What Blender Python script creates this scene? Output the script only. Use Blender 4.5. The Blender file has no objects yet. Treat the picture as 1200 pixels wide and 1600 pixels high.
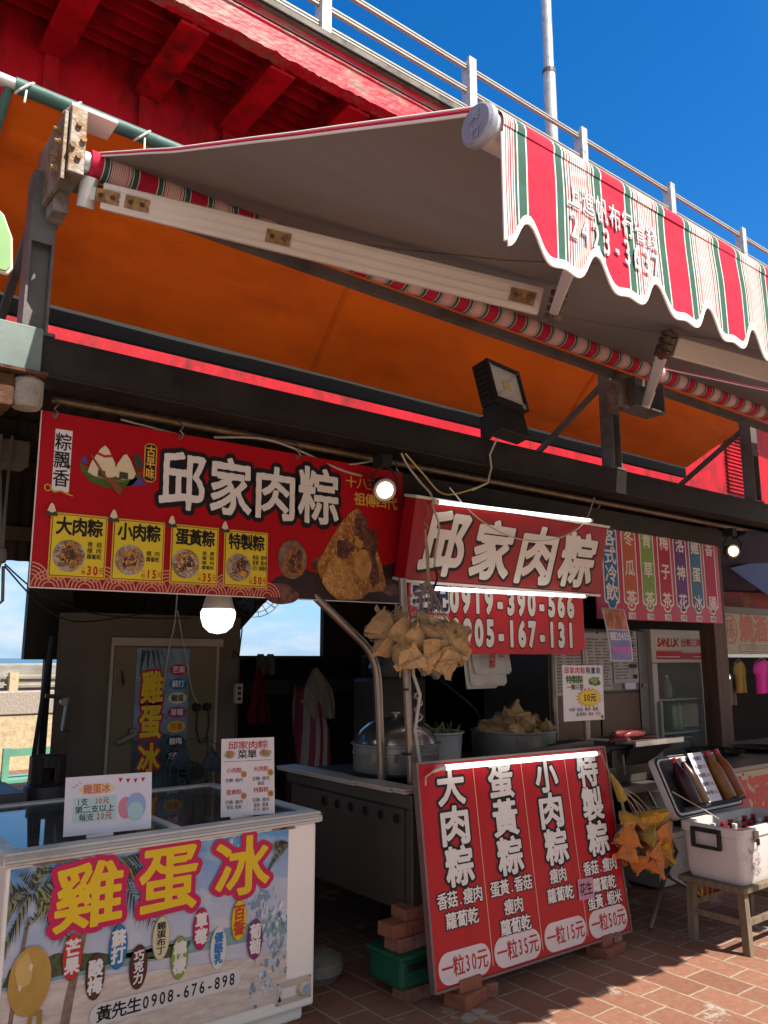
import bpy, bmesh, math, random
import numpy as np
from mathutils import Vector, Matrix, noise as mnoise
R = math.radians
random.seed(7)
scene = bpy.context.scene
COL = scene.collection

# ------------------------------------------------------------------ camera, sky, sun, exposure
cam_d = bpy.data.cameras.new('camera'); cam = bpy.data.objects.new('camera', cam_d); COL.objects.link(cam)
scene.camera = cam
cam_d.sensor_fit = 'VERTICAL'; cam_d.sensor_height = 36; cam_d.lens = 1250 / 1600 * 36
cam_d.clip_end = 9000; cam_d.clip_start = 0.05
YAW, PITCH = R(37.886), R(10.337)
cam.location = (0, 0, 1.5)
cam.rotation_euler = (math.pi / 2 + PITCH, 0, -YAW)

SUN = Vector((0.26, -0.708, 1.0)).normalized()
EL = math.asin(SUN.z); AZ = math.atan2(SUN.x, SUN.y)
world = bpy.data.worlds.new('World'); scene.world = world; world.use_nodes = True
wt = world.node_tree; wn, wl = wt.nodes, wt.links
bg = wn['Background']; bg.inputs[1].default_value = 0.092
sky = wn.new('ShaderNodeTexSky'); sky.sky_type = 'NISHITA'; sky.sun_disc = False
sky.sun_elevation = EL; sky.sun_rotation = AZ; sky.altitude = 0; sky.air_density = 0.9; sky.dust_density = 0.15; sky.ozone_density = 3.0
tc = wn.new('ShaderNodeTexCoord'); sep = wn.new('ShaderNodeSeparateXYZ'); wl.new(tc.outputs['Generated'], sep.inputs[0])
mp = wn.new('ShaderNodeMapping'); mp.inputs['Scale'].default_value = (3.2, 3.2, 11); wl.new(tc.outputs['Generated'], mp.inputs[0])
cn = wn.new('ShaderNodeTexNoise'); cn.inputs['Scale'].default_value = 2.2; cn.inputs['Detail'].default_value = 9; cn.inputs['Roughness'].default_value = .62
wl.new(mp.outputs[0], cn.inputs[0])
cr = wn.new('ShaderNodeValToRGB'); cr.color_ramp.elements[0].position = .44; cr.color_ramp.elements[1].position = .72
wl.new(cn.outputs[0], cr.inputs[0])
hr = wn.new('ShaderNodeMapRange'); hr.inputs[1].default_value = .10; hr.inputs[2].default_value = .30; hr.inputs[3].default_value = .9; hr.inputs[4].default_value = 0
wl.new(sep.outputs[2], hr.inputs[0])
mu = wn.new('ShaderNodeMath'); mu.operation = 'MULTIPLY'; wl.new(cr.outputs[0], mu.inputs[0]); wl.new(hr.outputs[0], mu.inputs[1])
hs = wn.new('ShaderNodeHueSaturation'); hs.inputs['Saturation'].default_value = 1.38; hs.inputs['Value'].default_value = 1.22; hs.inputs['Hue'].default_value = .504; wl.new(sky.outputs[0], hs.inputs['Color'])
lo = wn.new('ShaderNodeMapRange'); lo.inputs[1].default_value = 0; lo.inputs[2].default_value = .35; lo.inputs[3].default_value = .85; lo.inputs[4].default_value = 0; wl.new(sep.outputs[2], lo.inputs[0])
# the sky opposite the sun is deep blue; towards the sun it is pale and hazy
nf = wn.new('ShaderNodeMapRange'); nf.interpolation_type = 'SMOOTHSTEP'; nf.inputs[1].default_value = -.25; nf.inputs[2].default_value = .35; wl.new(sep.outputs[1], nf.inputs[0])
hz = wn.new('ShaderNodeHueSaturation'); hz.inputs['Saturation'].default_value = .35; hz.inputs['Value'].default_value = 1.05; wl.new(sky.outputs[0], hz.inputs['Color'])
sk = wn.new('ShaderNodeMixRGB'); wl.new(nf.outputs[0], sk.inputs[0]); wl.new(hz.outputs[0], sk.inputs[1]); wl.new(hs.outputs[0], sk.inputs[2])
lf = wn.new('ShaderNodeMath'); lf.operation = 'MULTIPLY'; wl.new(lo.outputs[0], lf.inputs[0]); wl.new(nf.outputs[0], lf.inputs[1])
lm = wn.new('ShaderNodeMixRGB'); wl.new(lf.outputs[0], lm.inputs[0]); wl.new(sk.outputs[0], lm.inputs[1]); lm.inputs[2].default_value = (1.4, 2.9, 5.1, 1)
mx = wn.new('ShaderNodeMixRGB'); wl.new(mu.outputs[0], mx.inputs[0]); wl.new(lm.outputs[0], mx.inputs[1]); mx.inputs[2].default_value = (5.0, 5.3, 5.8, 1)
wl.new(mx.outputs[0], bg.inputs[0])

sun_d = bpy.data.lights.new('sun', 'SUN'); sun = bpy.data.objects.new('sun', sun_d); COL.objects.link(sun)
sun_d.energy = 4.8; sun_d.angle = R(0.5); sun_d.color = (1, .92, .80)
sun.rotation_euler = SUN.to_track_quat('Z', 'Y').to_euler()

vs = scene.view_settings; vs.view_transform = 'Standard'; vs.look = 'None'; vs.exposure = 0.93; vs.gamma = 1; vs.use_curve_mapping = False
scene.cycles.max_bounces = 8; scene.cycles.diffuse_bounces = 3; scene.cycles.transparent_max_bounces = 8

# ------------------------------------------------------------------ materials
MATS = {}
def mat(name, col, rough=.6, metal=0., var=.12, scale=5., bump=0., bscale=60., stain=None, stain_amt=.5, stain_scale=3., spec=.32, emit=0., trans=0., stretch=None, sheen=0.):
    if name in MATS: return MATS[name]
    m = bpy.data.materials.new(name); m.use_nodes = True; nt = m.node_tree; n, l = nt.nodes, nt.links
    b = n['Principled BSDF']; b.inputs['Roughness'].default_value = rough; b.inputs['Metallic'].default_value = metal
    b.inputs['Specular IOR Level'].default_value = spec
    c = (*col, 1)
    t = n.new('ShaderNodeTexCoord'); vec = t.outputs['Object']
    if stretch:
        mpn = n.new('ShaderNodeMapping'); mpn.inputs['Scale'].default_value = stretch; l.new(vec, mpn.inputs[0]); vec = mpn.outputs[0]
    ns = n.new('ShaderNodeTexNoise'); ns.inputs['Scale'].default_value = scale; ns.inputs['Detail'].default_value = 6; ns.inputs['Roughness'].default_value = .65
    l.new(vec, ns.inputs[0])
    rp = n.new('ShaderNodeValToRGB'); rp.color_ramp.elements[0].position = .3; rp.color_ramp.elements[1].position = .7
    rp.color_ramp.elements[0].color = (*[max(0, x * (1 - var)) for x in col], 1); rp.color_ramp.elements[1].color = (*[min(1, x * (1 + var)) for x in col], 1)
    l.new(ns.outputs[0], rp.inputs[0]); out = rp.outputs[0]
    if stain:
        s2 = n.new('ShaderNodeTexNoise'); s2.inputs['Scale'].default_value = stain_scale; s2.inputs['Detail'].default_value = 8; s2.inputs['Roughness'].default_value = .7
        l.new(vec, s2.inputs[0])
        r2 = n.new('ShaderNodeValToRGB'); r2.color_ramp.elements[0].position = 1 - stain_amt - .06; r2.color_ramp.elements[1].position = 1 - stain_amt + .1
        r2.color_ramp.elements[0].color = (0, 0, 0, 1); r2.color_ramp.elements[1].color = (1, 1, 1, 1)
        l.new(s2.outputs[0], r2.inputs[0])
        mm = n.new('ShaderNodeMixRGB'); l.new(r2.outputs[0], mm.inputs[0]); l.new(out, mm.inputs[1]); mm.inputs[2].default_value = (*stain, 1); out = mm.outputs[0]
    l.new(out, b.inputs['Base Color'])
    rr = n.new('ShaderNodeMapRange'); rr.inputs[3].default_value = max(.02, rough - .1); rr.inputs[4].default_value = min(1, rough + .12); l.new(ns.outputs[0], rr.inputs[0]); l.new(rr.outputs[0], b.inputs['Roughness'])
    if bump:
        nb = n.new('ShaderNodeTexNoise'); nb.inputs['Scale'].default_value = bscale; nb.inputs['Detail'].default_value = 4; l.new(vec, nb.inputs[0])
        bp = n.new('ShaderNodeBump'); bp.inputs['Strength'].default_value = bump; bp.inputs['Distance'].default_value = .02; l.new(nb.outputs[0], bp.inputs['Height']); l.new(bp.outputs[0], b.inputs['Normal'])
    if emit:
        b.inputs['Emission Color'].default_value = c; b.inputs['Emission Strength'].default_value = emit
    if trans:
        tr = n.new('ShaderNodeBsdfTranslucent'); l.new(out, tr.inputs[0]); ms = n.new('ShaderNodeMixShader'); ms.inputs[0].default_value = trans
        o = n['Material Output']; l.new(b.outputs[0], ms.inputs[1]); l.new(tr.outputs[0], ms.inputs[2]); l.new(ms.outputs[0], o.inputs[0])
    MATS[name] = m; return m
def glass(name, col, rough=.02, ior=1.3, alpha=None):
    if name in MATS: return MATS[name]
    m = bpy.data.materials.new(name); m.use_nodes = True; n, l = m.node_tree.nodes, m.node_tree.links
    b = n['Principled BSDF']; b.inputs['Base Color'].default_value = (*col, 1); b.inputs['Roughness'].default_value = rough
    b.inputs['IOR'].default_value = 1.5
    if alpha is not None and alpha > .5: b.inputs['IOR'].default_value = 2.3
    if alpha is None: b.inputs['Transmission Weight'].default_value = 1; b.inputs['IOR'].default_value = ior
    else: b.inputs['Alpha'].default_value = alpha
    MATS[name] = m; return m
def lamp(name, col, s):
    m = bpy.data.materials.new(name); m.use_nodes = True; b = m.node_tree.nodes['Principled BSDF']
    b.inputs['Base Color'].default_value = (.9, .9, .9, 1); b.inputs['Emission Color'].default_value = (*col, 1); b.inputs['Emission Strength'].default_value = s; return m

def stripes_mat():
    m = bpy.data.materials.new('awning_stripes'); m.use_nodes = True; n, l = m.node_tree.nodes, m.node_tree.links
    b = n['Principled BSDF']; b.inputs['Roughness'].default_value = .85; b.inputs['Specular IOR Level'].default_value = .2
    t = n.new('ShaderNodeTexCoord'); s = n.new('ShaderNodeSeparateXYZ'); l.new(t.outputs['Object'], s.inputs[0])
    P = .230
    a = n.new('ShaderNodeMath'); a.operation = 'SUBTRACT'; l.new(s.outputs[0], a.inputs[0]); a.inputs[1].default_value = 1.069 - P * 10
    d = n.new('ShaderNodeMath'); d.operation = 'DIVIDE'; l.new(a.outputs[0], d.inputs[0]); d.inputs[1].default_value = P
    f = n.new('ShaderNodeMath'); f.operation = 'FRACT'; l.new(d.outputs[0], f.inputs[0])
    rp = n.new('ShaderNodeValToRGB'); rp.color_ramp.interpolation = 'CONSTANT'
    RED, WH, GR = (.46, .018, .05, 1), (.74, .66, .63, 1), (.04, .115, .09, 1)
    st = [(0, RED), (.080, WH), (.084, GR), (.104, WH), (.108, GR), (.114, WH), (.118, RED), (.122, WH), (.126, RED), (.129, WH), (.186, RED), (.190, WH), (.193, RED), (.196, WH), (.199, GR), (.205, WH), (.209, GR), (.231, WH)]
    e = rp.color_ramp.elements
    while len(e) < len(st): e.new(.5)
    for i, (p, c) in enumerate(st): e[i].position = p / .235; e[i].color = c
    l.new(f.outputs[0], rp.inputs[0])
    f2 = n.new('ShaderNodeMath'); f2.operation = 'MULTIPLY'; l.new(s.outputs[0], f2.inputs[0]); f2.inputs[1].default_value = 1 / .0066
    f3 = n.new('ShaderNodeMath'); f3.operation = 'FRACT'; l.new(f2.outputs[0], f3.inputs[0])
    f4 = n.new('ShaderNodeMath'); f4.operation = 'LESS_THAN'; l.new(f3.outputs[0], f4.inputs[0]); f4.inputs[1].default_value = .42
    g1 = n.new('ShaderNodeMath'); g1.operation = 'GREATER_THAN'; l.new(f.outputs[0], g1.inputs[0]); g1.inputs[1].default_value = .129 / .235
    g2 = n.new('ShaderNodeMath'); g2.operation = 'LESS_THAN'; l.new(f.outputs[0], g2.inputs[0]); g2.inputs[1].default_value = .186 / .235
    k = n.new('ShaderNodeMath'); k.operation = 'MULTIPLY'; l.new(g1.outputs[0], k.inputs[0]); l.new(g2.outputs[0], k.inputs[1])
    k2 = n.new('ShaderNodeMath'); k2.operation = 'MULTIPLY'; l.new(k.outputs[0], k2.inputs[0]); l.new(f4.outputs[0], k2.inputs[1])
    mm = n.new('ShaderNodeMixRGB'); l.new(k2.outputs[0], mm.inputs[0]); l.new(rp.outputs[0], mm.inputs[1]); mm.inputs[2].default_value = (.5, .06, .08, 1)
    ns = n.new('ShaderNodeTexNoise'); ns.inputs['Scale'].default_value = 9; ns.inputs['Detail'].default_value = 6; l.new(t.outputs['Object'], ns.inputs[0])
    mr = n.new('ShaderNodeMapRange'); mr.inputs[3].default_value = .8; mr.inputs[4].default_value = 1.12; l.new(ns.outputs[0], mr.inputs[0])
    m2 = n.new('ShaderNodeMixRGB'); m2.blend_type = 'MULTIPLY'; m2.inputs[0].default_value = 1; l.new(mm.outputs[0], m2.inputs[1]); l.new(mr.outputs[0], m2.inputs[2])
    l.new(m2.outputs[0], b.inputs['Base Color'])
    nb = n.new('ShaderNodeTexNoise'); nb.inputs['Scale'].default_value = 14; l.new(t.outputs['Object'], nb.inputs[0])
    bp = n.new('ShaderNodeBump'); bp.inputs['Strength'].default_value = .25; bp.inputs['Distance'].default_value = .03; l.new(nb.outputs[0], bp.inputs['Height']); l.new(bp.outputs[0], b.inputs['Normal'])
    return m

def paving_mat():
    m = bpy.data.materials.new('paving_bricks'); m.use_nodes = True; n, l = m.node_tree.nodes, m.node_tree.links
    b = n['Principled BSDF']
    t = n.new('ShaderNodeTexCoord'); mpn = n.new('ShaderNodeMapping'); mpn.inputs['Rotation'].default_value = (0, 0, R(90)); mpn.inputs['Location'].default_value = (.05, -.01, 0)
    l.new(t.outputs['Object'], mpn.inputs[0])
    wob = n.new('ShaderNodeTexNoise'); wob.inputs['Scale'].default_value = 14; wob.inputs['Detail'].default_value = 3; l.new(t.outputs['Object'], wob.inputs[0])
    ws = n.new('ShaderNodeVectorMath'); ws.operation = 'SCALE'; ws.inputs['Scale'].default_value = .012; l.new(wob.outputs['Color'], ws.inputs[0])
    wa = n.new('ShaderNodeVectorMath'); wa.operation = 'ADD'; l.new(mpn.outputs[0], wa.inputs[0]); l.new(ws.outputs[0], wa.inputs[1])
    br = n.new('ShaderNodeTexBrick'); l.new(wa.outputs[0], br.inputs[0])
    br.inputs['Scale'].default_value = 1; br.inputs['Brick Width'].default_value = .26; br.inputs['Row Height'].default_value = .175; br.inputs['Mortar Size'].default_value = .0065; br.inputs['Mortar Smooth'].default_value = .35
    br.inputs['Color1'].default_value = (.265, .122, .077, 1); br.inputs['Color2'].default_value = (.195, .085, .053, 1); br.inputs['Mortar'].default_value = (.33, .27, .21, 1); br.inputs['Bias'].default_value = -.1
    n1 = n.new('ShaderNodeTexNoise'); n1.inputs['Scale'].default_value = 26; n1.inputs['Detail'].default_value = 8; n1.inputs['Roughness'].default_value = .7; l.new(t.outputs['Object'], n1.inputs[0])
    mr = n.new('ShaderNodeMapRange'); mr.inputs[3].default_value = .55; mr.inputs[4].default_value = 1.4; l.new(n1.outputs[0], mr.inputs[0])
    m1 = n.new('ShaderNodeMixRGB'); m1.blend_type = 'MULTIPLY'; m1.inputs[0].default_value = 1; l.new(br.outputs[0], m1.inputs[1]); l.new(mr.outputs[0], m1.inputs[2])
    # old mortar smears
    n2 = n.new('ShaderNodeTexNoise'); n2.inputs['Scale'].default_value = 2.1; n2.inputs['Detail'].default_value = 10; n2.inputs['Roughness'].default_value = .72; l.new(t.outputs['Object'], n2.inputs[0])
    r2 = n.new('ShaderNodeValToRGB'); r2.color_ramp.elements[0].position = .575; r2.color_ramp.elements[1].position = .61; l.new(n2.outputs[0], r2.inputs[0])
    m2 = n.new('ShaderNodeMixRGB'); l.new(r2.outputs[0], m2.inputs[0]); l.new(m1.outputs[0], m2.inputs[1]); m2.inputs[2].default_value = (.36, .32, .28, 1)
    n3 = n.new('ShaderNodeTexNoise'); n3.inputs['Scale'].default_value = .9; n3.inputs['Detail'].default_value = 5; l.new(t.outputs['Object'], n3.inputs[0])
    m3 = n.new('ShaderNodeMixRGB'); m3.blend_type = 'MULTIPLY'; m3.inputs[0].default_value = 1
    r3 = n.new('ShaderNodeMapRange'); r3.inputs[3].default_value = .6; r3.inputs[4].default_value = 1.3; l.new(n3.outputs[0], r3.inputs[0]); l.new(m2.outputs[0], m3.inputs[1]); l.new(r3.outputs[0], m3.inputs[2])
    l.new(m3.outputs[0], b.inputs['Base Color'])
    rg = n.new('ShaderNodeMapRange'); rg.inputs[3].default_value = .55; rg.inputs[4].default_value = .95; l.new(n1.outputs[0], rg.inputs[0]); l.new(rg.outputs[0], b.inputs['Roughness'])
    h = n.new('ShaderNodeMath'); h.operation = 'MULTIPLY_ADD'; l.new(br.outputs['Fac'], h.inputs[0]); h.inputs[1].default_value = -.6; l.new(n1.outputs[0], h.inputs[2])
    bp = n.new('ShaderNodeBump'); bp.inputs['Strength'].default_value = .5; bp.inputs['Distance'].default_value = .0065; l.new(h.outputs[0], bp.inputs['Height']); l.new(bp.outputs[0], b.inputs['Normal'])
    return m

# ------------------------------------------------------------------ mesh builder
class MB:
    def __init__(s): s.v = []; s.f = []
    def add(s, vs, fs):
        o = len(s.v); s.v += [tuple(v) for v in vs]; s.f += [tuple(i + o for i in f) for f in fs]; return s
    def box(s, x0, x1, y0, y1, z0, z1):
        return s.add([(x, y, z) for x in (x0, x1) for y in (y0, y1) for z in (z0, z1)], [(0, 1, 3, 2), (4, 6, 7, 5), (0, 4, 5, 1), (2, 3, 7, 6), (0, 2, 6, 4), (1, 5, 7, 3)])
    def bar(s, p, q, w, h, up=(0, 0, 1)):
        p, q = Vector(p), Vector(q); d = (q - p).normalized(); u = Vector(up)
        sd = d.cross(u)
        if sd.length < 1e-4: sd = d.cross(Vector((1, 0, 0)))
        sd.normalize(); u = sd.cross(d)
        c = [sd * (a * w / 2) + u * (b * h / 2) for a, b in ((-1, -1), (1, -1), (1, 1), (-1, 1))]
        return s.add([p + x for x in c] + [q + x for x in c], [(0, 3, 2, 1), (4, 5, 6, 7), (0, 1, 5, 4), (1, 2, 6, 5), (2, 3, 7, 6), (3, 0, 4, 7)])
    def tube(s, pts, r, seg=8, cap=True):
        pts = [Vector(p) for p in pts]; n = len(pts); rs = r if isinstance(r, (list, tuple)) else [r] * n
        vs = []; prev = None
        for i, p in enumerate(pts):
            d = (pts[min(i + 1, n - 1)] - pts[max(i - 1, 0)]).normalized()
            if prev is None:
                u = d.cross(Vector((0, 0, 1)))
                if u.length < 1e-3: u = d.cross(Vector((1, 0, 0)))
            else: u = prev - d * prev.dot(d)
            u.normalize(); prev = u; w = d.cross(u)
            vs += [p + (u * math.cos(a) + w * math.sin(a)) * rs[i] for a in [2 * math.pi * k / seg for k in range(seg)]]
        fs = [(i * seg + k, i * seg + (k + 1) % seg, (i + 1) * seg + (k + 1) % seg, (i + 1) * seg + k) for i in range(n - 1) for k in range(seg)]
        if cap: fs += [tuple(range(seg))[::-1], tuple((n - 1) * seg + k for k in range(seg))]
        return s.add(vs, fs)
    def lathe(s, prof, c=(0, 0, 0), seg=24, axis='z', close=False):
        vs = []
        for r, h in prof:
            for k in range(seg):
                a = 2 * math.pi * k / seg; x, y = r * math.cos(a), r * math.sin(a)
                p = (x, y, h) if axis == 'z' else ((h, x, y) if axis == 'x' else (x, h, y))
                vs.append((p[0] + c[0], p[1] + c[1], p[2] + c[2]))
        n = len(prof)
        fs = [(i * seg + k, i * seg + (k + 1) % seg, (i + 1) * seg + (k + 1) % seg, (i + 1) * seg + k) for i in range(n - 1) for k in range(seg)]
        if prof[0][0] > 1e-4: fs.append(tuple(range(seg))[::-1])
        if prof[-1][0] > 1e-4: fs.append(tuple((n - 1) * seg + k for k in range(seg)))
        return s.add(vs, fs)
    def poly(s, pts): return s.add(pts, [tuple(range(len(pts)))])
    def prism(s, pts, vec):
        n = len(pts); v = Vector(vec); a = [Vector(p) for p in pts]
        return s.add(a + [p + v for p in a], [tuple(range(n))[::-1], tuple(range(n, 2 * n))] + [(i, (i + 1) % n, (i + 1) % n + n, i + n) for i in range(n)])
    def grid(s, fn, nu, nv):
        vs = [fn(i / nu, j / nv) for j in range(nv + 1) for i in range(nu + 1)]
        return s.add(vs, [(j * (nu + 1) + i, j * (nu + 1) + i + 1, (j + 1) * (nu + 1) + i + 1, (j + 1) * (nu + 1) + i) for j in range(nv) for i in range(nu)])
    def build(s, name, m, parent=None, smooth=False, bevel=0, local=False, solid=0, fix=True):
        me = bpy.data.meshes.new(name); me.from_pydata(s.v, [], s.f); me.materials.append(m)
        if fix:
            b = bmesh.new(); b.from_mesh(me); bmesh.ops.recalc_face_normals(b, faces=b.faces); b.to_mesh(me); b.free()
        if smooth:
            for p in me.polygons: p.use_smooth = True
            try: me.set_sharp_from_angle(angle=R(40))
            except Exception: pass
        o = bpy.data.objects.new(name, me); COL.objects.link(o)
        if parent:
            o.parent = parent
            if not local: o.matrix_parent_inverse = WM(parent).inverted()
        if solid: md = o.modifiers.new('solid', 'SOLIDIFY'); md.thickness = solid; md.offset = 0
        if bevel: md = o.modifiers.new('bevel', 'BEVEL'); md.width = bevel; md.segments = 2; md.limit_method = 'ANGLE'
        return o
def WM(o):
    m = o.matrix_basis.copy()
    if o.parent: m = WM(o.parent) @ o.matrix_parent_inverse @ m
    return m
def tag(o, label=None, cat=None, group=None, kind=None):
    if label: o['label'] = label
    if cat: o['category'] = cat
    if group: o['group'] = group
    if kind: o['kind'] = kind
    return o
def thing(name, label, cat, loc=(0, 0, 0), rot=(0, 0, 0), group=None):
    o = bpy.data.objects.new(name, None); COL.objects.link(o); o.location = loc; o.rotation_euler = rot; o.empty_display_size = .1
    return tag(o, label, cat, group)
def copy_tree(o, parent=None):
    c = o.copy(); COL.objects.link(c)
    if parent: c.parent = parent; c.matrix_parent_inverse = o.matrix_parent_inverse
    for ch in [x for x in bpy.data.objects if x.parent == o]: copy_tree(ch, c)
    return c
def arc(cx, cy, r, a0, a1, n): return [(cx + r * math.cos(R(a0 + (a1 - a0) * i / n)), cy + r * math.sin(R(a0 + (a1 - a0) * i / n))) for i in range(n + 1)]
bpy_glyphs_done = lambda: bpy.data.objects.remove(_fo)
def bez(p0, p1, p2, n=12):
    p0, p1, p2 = Vector(p0), Vector(p1), Vector(p2); return [(1 - t) ** 2 * p0 + 2 * t * (1 - t) * p1 + t * t * p2 for t in [i / n for i in range(n + 1)]]
def rrect(x0, y0, x1, y1, r, n=5): return arc(x1 - r, y1 - r, r, 0, 90, n) + arc(x0 + r, y1 - r, r, 90, 180, n) + arc(x0 + r, y0 + r, r, 180, 270, n) + arc(x1 - r, y0 + r, r, 270, 360, n)
def ell(cx, cy, rx, ry, n=28): return [(cx + rx * math.cos(2 * math.pi * i / n), cy + ry * math.sin(2 * math.pi * i / n)) for i in range(n)]

# ------------------------------------------------------------------ lettering: glyph outlines re-grown by signed distance
_fc = bpy.data.curves.new('glyph_source', 'FONT'); _fc.fill_mode = 'NONE'; _fc.resolution_u = 3; _fc.size = 1
_fo = bpy.data.objects.new('glyph_source', _fc); COL.objects.link(_fo)
_seg = {}
def glyph_segs(ch):
    if ch not in _seg:
        _fc.body = ch; dg = bpy.context.evaluated_depsgraph_get(); dg.update()
        me = bpy.data.meshes.new_from_object(_fo.evaluated_get(dg))
        v = np.array([p.co[:2] for p in me.vertices]).reshape(-1, 2); e = np.array([list(x.vertices) for x in me.edges]).reshape(-1, 2)
        _seg[ch] = (v[e[:, 0]], v[e[:, 1]]) if len(e) else None
        bpy.data.meshes.remove(me)
    return _seg[ch]
_a, _b = glyph_segs('國'); _lo = np.minimum(_a.min(0), _b.min(0)); _hi = np.maximum(_a.max(0), _b.max(0))
EM0 = (_lo + _hi) / 2 - .53 * (_hi - _lo).max(); EMS = 1.06 * (_hi - _lo).max()
_a, _b = glyph_segs('0'); DIG_LO = min(_a[:, 1].min(), _b[:, 1].min()); DIG_H = max(_a[:, 1].max(), _b[:, 1].max()) - DIG_LO
def wide(ch): return ord(ch) > 0x2000
_gc = {}
def glyph(ch, grow=0., res=48, rough=0., fit=False):
    """(points, faces) of a glyph, in a unit cell (or unit bounding box), its strokes thickened by grow with round corners"""
    key = (ch, grow, res, rough, fit)
    if key in _gc: return _gc[key]
    s = glyph_segs(ch)
    if s is None: _gc[key] = ([], []); return _gc[key]
    a, b = s; lo = np.minimum(a.min(0), b.min(0)); hi = np.maximum(a.max(0), b.max(0))
    if fit: sc = hi - lo; off = lo
    elif wide(ch): off = EM0; sc = np.array([EMS, EMS])
    else:
        c = (lo + hi) / 2; wd = .62
        off = np.array([c[0] - wd / 2, DIG_LO]); sc = np.array([wd, DIG_H])
    a = (a - off) / sc; b = (b - off) / sc
    pad = .16; N = int(res * (1 + 2 * pad)); g = np.linspace(-pad, 1 + pad, N + 1); X, Y = np.meshgrid(g, g); P = np.stack([X.ravel(), Y.ravel()], 1)
    d = np.full(len(P), 9.); ins = np.zeros(len(P), bool)
    for p, q in zip(a, b):
        e = q - p; L = (e * e).sum()
        if L < 1e-12: continue
        t = np.clip(((P - p) @ e) / L, 0, 1); d = np.minimum(d, ((P - p - t[:, None] * e) ** 2).sum(1))
        c = (p[1] > P[:, 1]) != (q[1] > P[:, 1])
        if p[1] != q[1]: ins ^= c & (P[:, 0] < p[0] + (P[:, 1] - p[1]) / (q[1] - p[1]) * e[0])
    F = np.where(ins, np.sqrt(d), -np.sqrt(d)) + grow
    if rough: F = F + rough * np.array([mnoise.noise((x * 9, y * 9, ord(ch) % 97)) + .6 * mnoise.noise((x * 25, y * 4, 3.)) for x, y in P])
    F = F.reshape(N + 1, N + 1)
    V = []; FC = []; idx = {}
    def pt(x, y):
        k = (round(x, 5), round(y, 5))
        if k not in idx: idx[k] = len(V); V.append(k)
        return idx[k]
    I = F > 0
    for j in range(N):
        i = 0
        while i < N:
            q = (I[j, i], I[j, i + 1], I[j + 1, i + 1], I[j + 1, i])
            if all(q):
                k = i
                while k < N and I[j, k] and I[j, k + 1] and I[j + 1, k + 1] and I[j + 1, k]: k += 1
                FC.append((pt(g[i], g[j]), pt(g[k], g[j]), pt(g[k], g[j + 1]), pt(g[i], g[j + 1]))); i = k; continue
            if any(q):
                cs = [(i, j), (i + 1, j), (i + 1, j + 1), (i, j + 1)]; poly = []
                for n_ in range(4):
                    x, y = cs[n_]; x2, y2 = cs[(n_ + 1) % 4]; A, B = F[y, x], F[y2, x2]
                    if A > 0: poly.append(pt(g[x], g[y]))
                    if (A > 0) != (B > 0):
                        t = A / (A - B); poly.append(pt(g[x] + (g[x2] - g[x]) * t, g[y] + (g[y2] - g[y]) * t))
                if len(poly) > 2: FC.append(tuple(poly))
            i += 1
    _gc[key] = (V, FC); return _gc[key]

class Board:
    """a flat printed thing: local x along it, local z up it, printed sheets stacked towards local -y"""
    def __init__(s, root, step=.0014, base=0.): s.o = root; s.step = step; s.base = base
    def y(s, k): return -s.base - s.step * k
    def poly(s, polys, m, k=1, name='print', parent=None):
        mb = MB(); y = s.y(k)
        for i, p in enumerate(polys): mb.poly([(a, y - 2e-5 * (i % 36), b) for a, b in p])
        return mb.build(name, m, parent or s.o, local=True, fix=False)
    def glyphs(s, items, m, k=2, grow=0., res=48, rough=0., fit=False, shear=0., name='lettering', parent=None):
        mb = MB(); y = s.y(k)
        for ch, cx, cy, w, h in items:
            if ch == ' ': continue
            V, F = glyph(ch, grow, res, rough, fit and ch not in '一-.·')
            mb.add([(cx + (u - .5) * w + (v - .5) * h * shear, y, cy + (v - .5) * h) for u, v in V], F)
        return mb.build(name, m, parent or s.o, local=True, fix=False)
    def row(s, t, cx, cy, w, h, m, k=2, slope=0., **kw):
        u = sum(1 if wide(c) else .58 for c in t); x = cx - w / 2; it = []
        for c in t:
            cw = w / u * (1 if wide(c) else .58)
            it.append((c, x + cw / 2, cy + slope * (x + cw / 2 - cx), cw * (.98 if wide(c) else .9), h * (1 if wide(c) else .8))); x += cw
        return s.glyphs(it, m, k, **kw)
    def col(s, t, cx, top, bot, w, m, k=2, **kw):
        st = (top - bot) / len(t); return s.glyphs([(c, cx, top - st * (i + .5), w, st * .94) for i, c in enumerate(t)], m, k, **kw)
def flat(name, col, var=.06, rough=.5): return mat(name, col, rough, var=var, scale=4, spec=.25, bump=.12, bscale=3.5)
# ------------------------------------------------------------------ shared materials
RED_STEEL = mat('red_painted_steel', (.42, .005, .016), .5, spec=.2, var=.22, scale=2.5, stain=(.13, .010, .010), stain_amt=.44, stain_scale=2.6, bump=.3, bscale=14, stretch=(1.2, 1.2, .5))
RED_PEEL = mat('red_peeling_paint', (.5, .012, .035), .5, var=.15, scale=5, stain=(.22, .15, .115), stain_amt=.46, stain_scale=5.5, bump=.6, bscale=18, stretch=(.5, 1, 1.2))
CONC = mat('weathered_concrete', (.20, .185, .16), .9, var=.3, scale=4, stain=(.07, .065, .06), stain_amt=.45, bump=.3)
STEEL = mat('galvanised_steel', (.52, .53, .53), .42, .3, var=.14, scale=9, stain=(.28, .26, .24), stain_amt=.4, stain_scale=6)
PAINTSTEEL = mat('grey_painted_steel', (.125, .115, .115), .5, .1, var=.2, scale=5, stain=(.075, .065, .06), stain_amt=.45, bump=.1)
DARKSTEEL = mat('dark_painted_steel', (.020, .0165, .016), .5, .0, spec=.22, var=.3, scale=3, stain=(.032, .027, .025), stain_amt=.45, stain_scale=2.5, bump=.08)
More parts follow.
